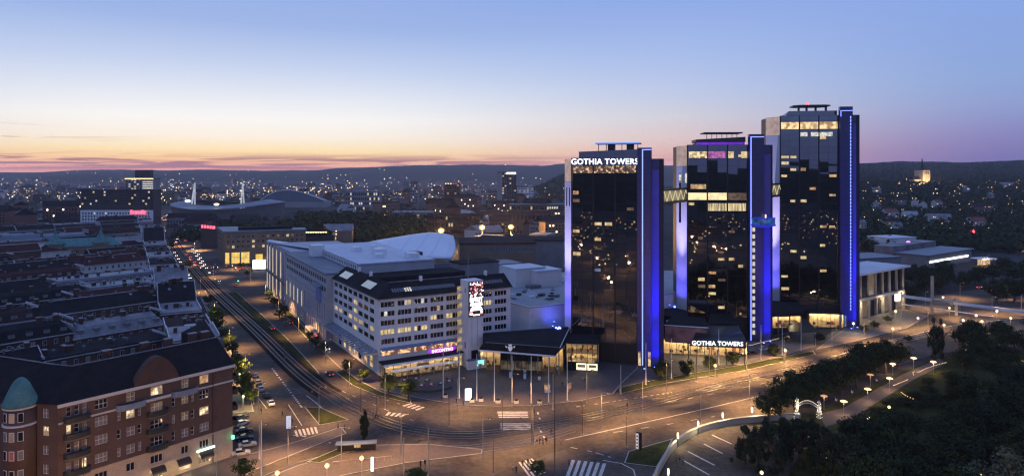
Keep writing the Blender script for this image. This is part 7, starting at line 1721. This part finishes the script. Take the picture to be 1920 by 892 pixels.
# ================================================================ flagpoles and masts
def pole(px, py, h, r0, mat, label, cat, group=None, name='flagpole', z=.12):
    x, y = G(px, py); o = empty(name, (x, y, 0), 0, label, cat, group)
    b = MB(); b.tube([(0, 0, 0), (0, 0, h)], [r0, r0 * .5], 8); b.build('pole', mat, o); b = MB(); b.lathe([(r0 * 2, 0), (r0 * 2, z + .2), (r0 * 1.2, z + .3)], 8); b.build('foot', 'pole_metal', o)
    b = MB(); b.lathe([(.03, h), (r0 * .9, h + .08), (.03, h + .2)], 8); b.build('finial', 'pole_metal', o)
    return o
ORD = ['first', 'second', 'third', 'fourth', 'fifth', 'sixth', 'seventh', 'eighth']
for i, (px, py) in enumerate(((831, 743), (861, 747), (894, 751), (927, 753), (960, 754), (996, 756), (1028.5, 754), (1063.6, 751))): pole(px, py, 14.3, .18, 'pole_white', '%s white flagpole from the left before the entrance hall' % ORD[i], 'flagpole', 'flagpoles before the entrance hall')
for i, (px, py, h) in enumerate(((1211, 721, 13.8), (1259, 710, 13.6), (1347.7, 684, 13), (1427, 674, 13), (1466.7, 666, 13), (1502, 658, 13))): pole(px, py, h, .17, 'pole_white', '%s white flagpole counting from the black tower along the hotel lawn' % ORD[i], 'flagpole', 'flagpoles along the hotel lawn')
pole(1305.6, 716, 11.5, .2, 'pole_brown', 'thick brown mast on the hotel lawn left of the sign', 'mast', name='mast'); pole(1164, 738, 9, .2, 'pole_lit', 'lamp-lit pale mast at the corner of the hotel lawn', 'mast', name='mast')
pole(490, 905, 14, .2, 'pole_white', 'tall white mast by the brick house at the lower edge', 'mast', name='mast'); pole(757, 905, 10, .17, 'pole_lit', 'lamp-lit pale mast at the lower edge left of the cross-armed mast', 'mast', name='mast')
pole(1040, 905, 27, .16, 'pole_brown', 'very tall thin mast at the lower edge right of centre', 'mast', name='mast'); pole(1037, 768, 10.5, .18, 'pole_lit', 'pale mast on the plaza between two flagpoles', 'mast', name='mast'); pole(406, 905, 11, .13, 'pole_metal', 'thin mast in front of the green shop sign', 'mast', name='mast')
for i, (px, py, h) in enumerate(((676, 775, 11), (534, 672, 9), (585, 735, 9), (490, 632, 9), (455, 600, 9), (842, 800, 12), (942, 805, 9), (997, 830, 10), (1092, 815, 9), (540, 770, 10), (925, 890, 9), (1175, 838, 8), (476, 757, 11), (706, 782, 9))):
    pole(px, py, h, .11, 'pole_brown', 'thin brown tram-wire mast standing about the crossing', 'mast', 'tram-wire masts', name='wire_mast')
x, y = G(803, 900); r = empty('cross_arm_mast', (x, y, 0), rad(8), 'lamp-lit mast with a cross-arm and two small lamps at the lower edge', 'mast')
b = MB(); b.tube([(0, 0, 0), (0, 0, 12)], [.2, .1], 8); b.build('pole', 'pole_lit', r); b = MB(); b.tube([(-2.2, 0, 9.3), (2.2, 0, 9.3)], .07, 6); b.build('cross_arm', 'pole_brown', r)
for sx_ in (-2.1, 2.1): b = MB(); b.lathe([(.08, 8.9), (.3, 9.0), (.3, 9.15), (.1, 9.25)], 8, (sx_, 0)); b.build('lamp_head', 'blue_roof', r)
# overhead wires
def wire(pts, label):
    r = empty('tram_wire', (0, 0, 0), 0, label, 'wire', 'tram wires'); b = MB(); b.tube([Vector(p) for p in pts], .03, 3, cap=False); b.build('cable', 'dark_metal', r)
for off in (-1.7, 1.7): wire([(p.x, p.y, 5.8) for p in offs(tp_all, off)], 'thin overhead wire following the tram track')
# ================================================================ traffic lights, signs, kiosks
def traffic_light(px, py, label, lamp_mat='sign_green', h=3.6, rz=0):
    x, y = G(px, py); r = empty('traffic_light', (x, y, 0), rz, label, 'traffic light', 'traffic lights of the crossing'); b = MB(); b.tube([(0, 0, 0), (0, 0, h)], .07, 6); b.build('post', 'dark_metal', r); box('signal_head', r, 'black_metal', -.18, .18, -.2, .1, h - 1.0, h)
    for k, m in enumerate(('taillight' if lamp_mat == 'taillight' else 'black_metal', 'black_metal', lamp_mat if lamp_mat != 'taillight' else 'black_metal')): b = MB(); b.tube([(0, -.26, h - .18 - k * .32), (0, -.2, h - .18 - k * .32)], .11, 8); b.build('lens', m, r)
for px, py, lb, m in ((447, 535, 'green traffic light at the far crossing below the bank', 'sign_green'), (789, 892, 'left traffic light at the lower edge before the cross-armed mast', 'black_metal'), (797, 890, 'right traffic light at the lower edge before the cross-armed mast', 'black_metal'), (1176, 777, 'dark traffic light on the wide road', 'black_metal'), (1001, 790, 'traffic light between the two central zebra crossings', 'black_metal'), (548, 808, 'traffic light by the left zebra crossing', 'black_metal'), (993, 759, 'traffic light by the flagpoles', 'black_metal')): traffic_light(px, py, lb, m)
b = MB(); x, y = G(446, 533); r = bpy.data.objects['traffic_light']; b.lathe([(.2, 2.6), (.5, 2.9), (.2, 3.2)], 8); b.build('glow_lens', 'sign_green', r, loc=(0, -.3, 0))
def adboard(px, py, w, h, mat, label, rz=0, z0=.5, name='light_board'):
    x, y = G(px, py); r = empty(name, (x, y, 0), rz, label, 'sign'); box('panel', r, mat, -w / 2, w / 2, -.14, .14, z0, z0 + h); box('foot', r, 'dark_metal', -w / 4, w / 4, -.1, .1, 0, z0 - .01); return r
adboard(541, 806, 1.2, 3.4, 'lit_banner', 'tall pale banner beside the left zebra crossing', rad(10))
adboard(878, 752, 1.9, 3.4, 'screen_white', 'shining white advert board between the second and third flagpoles', rad(8)); adboard(698, 886, .6, 3.2, 'bulb_cool', 'slim glowing pillar sign at the tram stop', rad(5))
r = adboard(1198, 846, 1.5, 4.4, 'black_metal', 'black information pillar with a pale streaked side on the lawn', rad(-30), name='info_pillar'); box('pale_face', r, 'pillar_pale', -.76, -.05, -.2, -.15, .7, 4.6); [box('dark_stroke', r, 'black_metal', -.6, -.2, -.22, -.205, 1.2 + k * .85, 1.5 + k * .85) for k in range(4)]
x, y = G(612, 640); 
# white waste boxes and planters on the plaza
for i, (px, py) in enumerate(((835, 745), (902, 752), (934, 755), (968, 756), (1012, 757), (885, 754))):
    x, y = G(px, py); r = empty('planter', (x, y, .12), R.uniform(-.2, .2), '%s white planter from the left along the flagpoles' % ORD[i if i < 1 else i], 'planter', 'planters along the flagpoles')
    b = MB(); b.prism([(-.7, -.5), (.7, -.5), (.7, .5), (-.7, .5)], 0, .7); b.build('tub', 'planter_white', r); ob('shrub', crown_mesh('ball', 1, 900, 'leaf_dark', .14), r, loc=(0, 0, .95), sc=(.7, .5, .5))
for px, py in ((957, 703), (957, 708), (984, 698), (984, 706), (984, 710), (1011, 712)):
    x, y = G(px, py); r = empty('waste_box', (x, y, .12), 0, 'small white box standing before the entrance doors', 'box', 'white boxes before the entrance'); box('body', r, 'bin_white', -.45, .45, -.3, .3, 0, .9); box('lid', r, 'bin_white', -.48, .48, -.33, .33, .91, 1.0)
# low roadside banner board on the plaza
x, y = G(1067, 735); r = empty('sign_board', (x, y, 0), rad(40), 'tilted tan sign board at the eighth flagpole', 'sign'); box('board', r, 'sandstone', -1.0, 1.0, -.05, .05, 1.2, 3.0); box('post', r, 'pole_metal', -.06, .06, .06, .16, 0, 2.6)
# bicycles and stalls cluster as one kiosk
x, y = G(1026, 735); r = empty('kiosk', (x, y, .12), rad(5), 'small lit kiosk with colourful boards by the seventh flagpole', 'kiosk'); box('body', r, 'lit_orange', -.8, .8, -.6, .6, .4, 2.6); box('roof', r, 'dark_metal', -1, 1, -.8, .8, 2.62, 2.8); box('counter', r, 'bin_white', -.9, .9, -.9, -.62, .1, .9)
# tram shelter
x, y = G(668, 850); TS = empty('tram_shelter', (x, y, 0), rad(8), 'tram stop shelter with a flat blue-grey roof beside the columnar tree', 'shelter')
box('roof', TS, 'blue_roof', -5, 5, -1.2, 1.2, 2.7, 2.9); box('rear_glass', TS, 'clear_glass', -4.8, 4.8, 1.0, 1.06, .4, 2.6); box('timetable', TS, 'lit_warm', -.6, 1.0, .9, .98, 1.2, 2.1)
for sx_ in (-4.7, 0, 4.6): box('post', TS, 'dark_metal', sx_, sx_ + .12, .85, .97, 0, 2.7)
box('bench', TS, 'pole_brown', -3.5, -1, .3, .8, .4, .5)
x0, x1 = Vector(G(624, 873)), Vector(G(734, 862)); r = empty('platform_rail', (x0.x, x0.y, 0), math.atan2(x1.y - x0.y, x1.x - x0.x), 'pale railing along the tram platform', 'railing'); L_ = (x1 - x0).length; box('rail', r, 'pole_lit', 0, L_, -.04, .04, 1.0, 1.1)
for k in range(9): box('post', r, 'pole_lit', k * L_ / 8 - .03, k * L_ / 8 + .03, -.03, .03, 0, .99)
# terrace tables
for i, (px, py) in enumerate(((770, 722), (790, 726), (808, 724), (826, 722), (800, 716), (780, 713), (842, 718), (758, 716))):
    x, y = G(px, py); r = empty('terrace_table', (x, y, .12), R.uniform(0, 3), 'small round table of the restaurant terrace', 'table', 'terrace tables of the restaurant')
    b = MB(); b.lathe([(.5, .72), (.52, .75), (.5, .78)], 12); b.build('tabletop', 'lit_club' if i in (1, 2) else 'bin_white', r); b = MB(); b.tube([(0, 0, 0), (0, 0, .72)], .05, 6); b.build('leg', 'dark_metal', r)
    for k in range(3):
        a = k * 2.1; x2, y2 = math.cos(a) * .95, math.sin(a) * .95; b = MB(); b.box(x2 - .22, x2 + .22, y2 - .22, y2 + .22, .42, .48); b.box(x2 - .22, x2 + .22, y2 + .18, y2 + .22, .48, .9)
        for ax in (-.2, .17):
            for ay in (-.2, .17): b.box(x2 + ax, x2 + ax + .03, y2 + ay, y2 + ay + .03, 0, .42)
        c = b.build('terrace_chair', 'cloth3', None, loc=(x, y, .12)); tag(c, 'terrace chair at a small round restaurant table', 'chair', 'terrace chairs of the restaurant')
TB = empty('terrace_fence', (0, 0, 0), 0, 'low dark fence round the restaurant terrace', 'fence')
tf = smooth_path([G(*p) for p in ((742, 725), (775, 735), (815, 736), (848, 729))], 2); ribbon('fence_panel', tf, -.04, .04, .95, 'dark_metal', .75, TB)
# ================================================================ vehicles
def car_parts(col):
    def body():
        b = MB(); pr = [(-2.2, .28), (-2.24, .62), (-2.1, .86), (-1.5, .92), (1.0, .94), (1.95, .78), (2.2, .62), (2.18, .28)]
        n = len(pr)
        for s in (-.86, .86):
            for x, z in pr: b.v.append((x, s * (.95 if abs(x) > 2 else 1), z))
        b.f += [tuple(range(n)), tuple(range(2 * n - 1, n - 1, -1))]; b.m += [0, 0]
        for i in range(n): j = (i + 1) % n; b.f.append((j, i, n + i, n + j)); b.m.append(0)
        rf = [(-1.55, .92), (-1.1, 1.42), (.15, 1.46), (1.0, .94)]
        b.quad((-1.12, -.66, 1.43), (.16, -.66, 1.47), (.16, .66, 1.47), (-1.12, .66, 1.43))
        for s in (-1, 1):
            for (x0, z0), (x1, z1) in ((rf[0], rf[1]), (rf[2], rf[3])):
                y0 = .82 if z0 < 1 else .66; y1 = .82 if z1 < 1 else .66; b.quad((x0 - .05, s * y0, z0), (x0 + .05, s * y0, z0), (x1 + .05, s * y1, z1), (x1 - .05, s * y1, z1))
        return b.mesh('body', 'paint_' + col)
    return cached(('car', col), body)
def car_glass():
    def f():
        b = MB(); lo = [(-1.55, .9), (1.0, .92)]; P0 = [(-1.53, -.8, .9), (1.0, -.8, .92), (1.0, .8, .92), (-1.53, .8, .9)]; P1 = [(-1.1, -.65, 1.42), (.15, -.65, 1.45), (.15, .65, 1.45), (-1.1, .65, 1.42)]
        for i in range(4): j = (i + 1) % 4; b.quad(P0[i], P0[j], P1[j], P1[i])
        return b.mesh('windows', 'dark_glass')
    return cached('carg', f)
def wheel_mesh():
    def f(): b = MB(); b.tube([(0, -.1, 0), (0, .1, 0)], .32, 10); b.k = 1; b.tube([(0, -.115, 0), (0, .115, 0)], .19, 8); return b.mesh('wheel', 'tyre', 'alloy')
    return cached('wh', f)
def lightb(mat):
    def f(): b = MB(); b.box(-.04, .04, -.16, .16, -.07, .07); return b.mesh('light', mat)
    return cached(('cl', mat), f)
def car(x, y, rz, col, label, group, lights=True, far=False):
    r = empty('car', (x, y, .01), rz, label, 'car', group)
    ob('body', car_parts(col), r); ob('windows', car_glass(), r)
    if not far:
        for wx in (-1.35, 1.38):
            for wy in (-.78, .78): ob('wheel', wheel_mesh(), r, loc=(wx, wy, .32))
    s = 1 if not far else 1.8
    for wy in (-.6, .6):
        ob('headlight', lightb('headlight' if lights else 'clear_pale'), r, loc=(2.2, wy, .66), sc=(2, s, s)); ob('taillight', lightb('taillight' if lights else 'tail_off'), r, loc=(-2.24, wy, .72), sc=(2, s, s))
    if lights and not far:
        lamp(r, (3.2, 0, .8), 90 if not far else 500, (1, .9, .7), .2, spot=110, rot=(rad(75), 0, rad(-90)))
    return r
cars = random.Random(41)
def path_dir(px, py, dpx, dpy):
    a, c = Vector(G(px, py)), Vector(G(px + dpx, py + dpy)); d = c - a; return math.atan2(d.y, d.x)
NEARC = [(440, 848, 'silver', 'nearest silver car parked askew by the brick house', .4), (452, 832, 'silver', 'second silver car parked askew by the brick house', .45), (447, 820, 'black', 'dark car parked behind the silver cars by the brick house', .35), (446, 806, 'black', 'black car parked at the brick house wall', .5), (442, 792, 'white', 'white car parked along the brick house wall', 1.0), (440, 782, 'grey', 'grey car parked along the brick house wall', 1.1)]
for px, py, c, lb, rz in NEARC: x, y = G(px + 12, py + 4); car(x, y, rz, c, lb, 'cars parked by the brick house', False)
for i, (px, py) in enumerate(((508, 758), (500, 744), (489, 731), (484, 719), (478, 706), (446, 668), (441, 659), (437, 651), (414, 620), (409, 611), (404, 602), (388, 570))):
    x, y = G(px, py); c = ('white', 'black', 'silver', 'grey', 'blue', 'silver', 'grey', 'white', 'black', 'silver', 'grey', 'white')[i]
    car(x, y, path_dir(px, py, -10, -16), c, '%s car parked at the left kerb of the avenue, number %s from the near end' % (c, ('one', 'two', 'three', 'four', 'five', 'six', 'seven', 'eight', 'nine', 'ten', 'eleven', 'twelve')[i]), 'cars parked at the left kerb', False)
for px, py, d, c, lb in ((510, 617, (-12, -10), 'red', 'red-lit car driving away on the right-hand carriageway'), (544, 606, (-12, -10), 'black', 'dark car driving away beside the lane trees'), (618, 703, (-14, -12), 'black', 'black car with red tail-lights waiting before the crossing'), (612, 655, (20, 14), 'white', 'white car on the side lane by the office block'), (443, 537, (-12, -12), 'red', 'red-lit car at the green traffic light'), (410, 528, (16, 12), 'grey', 'car with cool headlights at the far crossing')):
    x, y = G(px, py); car(x, y, path_dir(px, py, *d), c, lb, 'cars driving on the avenue')
# queues towards the vanishing end of the avenue
Q = []
for i in range(9): Q.append((327 + i * 3.6, 474 + i * 6.0, (6, 10), 'oncoming car in the left-hand queue of headlights on the avenue'))
for i in range(12): Q.append((361 + i * 1.9 + (i % 2) * 5, 468 + i * 3.2, (8, 12), 'oncoming car in the bright queue before the far crossing'))
for i in range(5): Q.append((350 + i * 4 + (i % 2) * 3, 478 + i * 5, (-6, -10), 'car with red tail-lights in the queue leaving along the avenue'))
for i in range(22): Q.append((300 + cars.uniform(-4, 40) + i * .3, 404 + i * 2.8, (-3, -8) if i % 2 else (3, 8), 'far car on the avenue reduced to its lights'))
for px, py in ((335, 439), (345, 443), (355, 447), (348, 452)): Q.append((px, py, (-8, -5), 'car with red tail-lights turning off the far avenue'))
for px, py, d in ((395, 502, (14, -1)), (402, 503, (14, -1)), (430, 500, (14, -1)), (448, 503, (-14, 1)), (382, 503, (-14, 1)), (398, 512, (-14, 2))): Q.append((px, py, d, 'car crossing at the far junction by the bank'))
for px, py, d, lb in Q:
    x, y = G(px, py); car(x, y, path_dir(px, py, *d), cars.choice(('black', 'grey', 'silver', 'red', 'blue')), lb, 'cars in traffic on the far avenue', True, True)
for i, (px, py, d) in enumerate(((1480, 612, (10, -3)), (1490, 606, (10, -3)), (1473, 604, (10, -3)), (1500, 612, (-10, 3)), (1836, 540, (10, -4)), (1858, 545, (10, -4)), (1448, 608, (10, -3)))): x, y = G(px, py); car(x, y, path_dir(px, py, *d), cars.choice(('red', 'grey', 'black')), 'car with red tail-lights between the towers' if i < 4 or i == 6 else 'car with lights on by the station road', 'cars beyond the towers', True, True)
for i, (px, py) in enumerate(((1390, 668), (1410, 664), (1432, 656))): x, y = G(px, py); car(x, y, .4, ('grey', 'black', 'white')[i], ('grey', 'black', 'white')[i] + ' car standing on the hotel forecourt', 'cars on the forecourt', False)
x, y = G(583, 628); BU = empty('bus', (x, y, 0), path_dir(583, 628, -12, -11), 'white bus with red rear lights stopped beside the exhibition centre', 'bus', None)
b = MB(); b.box(-6, 6, -1.27, 1.27, .35, 3.1); b.build('body', 'paint_white', BU); b = MB(); b.box(-5.6, 5.6, -1.1, 1.1, 3.11, 3.3); b.build('roof_pod', 'sheet_roof', BU)
for s in (-1, 1):
    for k in range(7): box('window', BU, 'lit_dim', -5.6 + k * 1.6, -4.2 + k * 1.6, 1.28 if s > 0 else -1.31, 1.31 if s > 0 else -1.28, 1.5, 2.6)
    for wx in (-3.6, 3.4): o = ob('wheel', wheel_mesh(), BU, loc=(wx, s * 1.15, .48), sc=1.5)
    ob('taillight', lightb('taillight'), BU, loc=(-6.03, s * 1.0, 1.0), sc=(1, 1.5, 3)); ob('headlight', lightb('headlight'), BU, loc=(6.03, s * 1.0, .8), sc=(1, 1.4, 1.4))
box('rear_panel', BU, 'lit_red_bus', -6.06, -6.01, -.9, .9, 1.3, 2.2)
# ================================================================ people
def person_mesh(pose):
    def f():
        V = {'pel': (0, 0, .95), 'che': (0, 0, 1.28), 'nec': (0, 0, 1.47), 'hea': (0, -.02, 1.58), 'top': (0, -.01, 1.72)}
        st = {0: 0, 1: .28, 2: .12}[pose]
        for s, n in ((-1, 'l'), (1, 'r')):
            k = st * s
            V['sh' + n] = (.17 * s, 0, 1.40); V['el' + n] = (.23 * s, .03 - k * .4, 1.14); V['ha' + n] = (.22 * s, -.10 - k * .6, .92); V['fi' + n] = (.21 * s, -.13 - k * .7, .82)
            V['hi' + n] = (.09 * s, 0, .88); V['kn' + n] = (.10 * s, -.03 + k * .5, .49); V['an' + n] = (.10 * s, .03 + k, .09); V['to' + n] = (.11 * s, -.14 + k, .04)
        E = [('pel', 'che'), ('che', 'nec'), ('nec', 'hea'), ('hea', 'top')]
        for n in 'lr': E += [('che', 'sh' + n), ('sh' + n, 'el' + n), ('el' + n, 'ha' + n), ('ha' + n, 'fi' + n), ('pel', 'hi' + n), ('hi' + n, 'kn' + n), ('kn' + n, 'an' + n), ('an' + n, 'to' + n)]
        keys = list(V); me = bpy.data.meshes.new('p'); me.from_pydata([V[k] for k in keys], [(keys.index(a), keys.index(c)) for a, c in E], [])
        o = bpy.data.objects.new('p', me); COL.objects.link(o); m = o.modifiers.new('k', 'SKIN'); m2 = o.modifiers.new('s', 'SUBSURF'); m2.levels = 1; m2.render_levels = 1
        RD_ = {'pel': .15, 'che': .17, 'nec': .065, 'hea': .10, 'top': .07, 'sh': .075, 'el': .055, 'ha': .04, 'fi': .03, 'hi': .10, 'kn': .075, 'an': .05, 'to': .045}
        for i, k in enumerate(keys):
            q = RD_.get(k, RD_.get(k[:2])); sv = me.skin_vertices[0].data[i]; sv.radius = (q, q * (.75 if k in ('pel', 'che') else 1)); sv.use_root = (k == 'pel')
        bpy.context.view_layer.update(); n = bpy.data.meshes.new_from_object(o.evaluated_get(bpy.context.evaluated_depsgraph_get())); bpy.data.objects.remove(o)
        return n
    return cached(('pm', pose), f)
def person(x, y, rz, pose, top, leg, label, z=0.0):
    def f():
        n = person_mesh(pose).copy(); n.name = 'person'; n.materials.clear()
        for m in (leg, top, 'skin'): n.materials.append(M(m))
        for p in n.polygons:
            c = p.center; p.material_index = 0 if c.z < .93 and abs(c.x) < .2 and not (c.z > .78 and abs(c.x) > .17) else (2 if c.z > 1.47 or (c.z < .9 and abs(c.x) > .17) else 1); p.use_smooth = True
        return n
    o = ob('person', cached(('pp', pose, top, leg), f), None, loc=(x, y, z), rz=rz); tag(o, label, 'person', 'people about the crossing')
    def hf(): b = MB(); b.smooth = True; b.lathe([(.118, 1.60), (.122, 1.66), (.10, 1.74), (.03, 1.78)], 10); return b.mesh('hair', 'hair')
    ob('hair', cached('hair', hf), o)
PP = [(700, 785, 'first walker of the group at the zebra crossing left of centre'), (704, 786, 'second walker of the group at the zebra crossing left of centre'), (709, 787, 'third walker of the group at the zebra crossing left of centre'), (714, 785, 'fourth walker of the group at the zebra crossing left of centre'), (1007, 830, 'walker in dark clothes at the left of the central group'), (1012, 832, 'walker in the middle of the central group crossing the tracks'), (1018, 833, 'walker beside the tracks in the central group'), (1024, 831, 'walker at the right of the central group'), (1033, 815, 'lone walker just above the central group'), (1052, 833, 'walker with pale top right of the central group'), (977, 787, 'person with a pale bag on the central zebra crossing'), (962, 884, 'left person of the pair at the lower edge'), (968, 886, 'right person of the pair at the lower edge'), (980, 874, 'person on the slanting zebra crossing'), (990, 871, 'second person on the slanting zebra crossing'), (1067, 873, 'person at the big zebra crossing by the lower edge'), (1116, 870, 'person in the middle of the big zebra crossing'), (553, 808, 'person waiting at the left zebra crossing'), (530, 780, 'person standing on the left pavement of the avenue'), (634, 804, 'person on the grass tip left of centre'), (646, 806, 'person walking near the grass triangle'), (1093, 716, 'left person of the pair walking on the plaza'), (1097, 717, 'right person of the pair walking on the plaza'), (1055, 725, 'person standing by the eighth flagpole'), (1268, 866, 'left person inside the curved wall'), (1274, 868, 'middle person inside the curved wall'), (1281, 872, 'right person inside the curved wall'), (828, 752, 'person by the first flagpole'), (856, 756, 'person by the second flagpole'), (848, 715, 'person in red by the restaurant terrace'), (838, 716, 'person at the terrace entrance'), (869, 760, 'person in red by the shining advert board'), (490, 775, 'person by the parked cars on the avenue'), (618, 632, 'person near the bus stop'), (624, 640, 'second person near the bus stop'), (606, 632, 'person by the exhibition centre doors')]
for i, (px, py, lb) in enumerate(PP):
    x, y = G(px, py); t = 'cloth%d' % cars.choice((0, 0, 1, 2, 3, 5)); person(x, y, cars.uniform(0, 6.28), cars.choice((0, 1, 1, 2)), 'cloth3' if 'red' in lb.split() else ('cloth4' if 'pale' in lb else t), 'cloth%d' % cars.choice((0, 1, 5)), lb, .13 if 690 < py < 760 and px > 640 else 0.02)
# ================================================================ the quarter behind the viewpoint, mirrored in the glass
rm_ = random.Random(5)
for i in range(16):
    x = rm_.uniform(-320, 160); y = rm_.uniform(-330, -110)
    o = ob('rear_block', rc.choice(protos), None, loc=(x, y, 0), rz=math.pi + rm_.uniform(-.6, .6), sc=(1, 1, rm_.uniform(1, 1.6))); tag(o, 'city block of the quarter behind the viewpoint', 'building', 'blocks behind the viewpoint')
b = MB()
for i in range(420):
    x = rm_.uniform(-300, 220); y = rm_.uniform(-420, 60); diamond(x, y, rm_.uniform(4, 10), rm_.uniform(.3, .75), rm_.choice((0, 0, 1, 2)))
tag(b.build('city_lights', ('far_warm', 'far_orange', 'far_white')), 'street lights of the quarter behind the viewpoint', 'city lights', None, 'stuff')
HAZE = 7e-5
# ================================================================ haze
b = MB(); b.box(-9150, 9150, -9150, 9150, -90, 172)
hz = bpy.data.materials.new('haze'); hz.use_nodes = True; t = hz.node_tree
for n in list(t.nodes): t.nodes.remove(n)
o_ = t.nodes.new('ShaderNodeOutputMaterial'); v_ = t.nodes.new('ShaderNodeVolumePrincipled')
v_.inputs['Color'].default_value = (.88, .86, 1, 1); v_.inputs['Density'].default_value = HAZE; v_.inputs['Anisotropy'].default_value = .5
t.links.new(v_.outputs[0], o_.inputs['Volume'])
MATS['haze_mat'] = hz
tag(b.build('haze', 'haze_mat'), 'thin blue evening haze over the city', None, None, 'stuff')
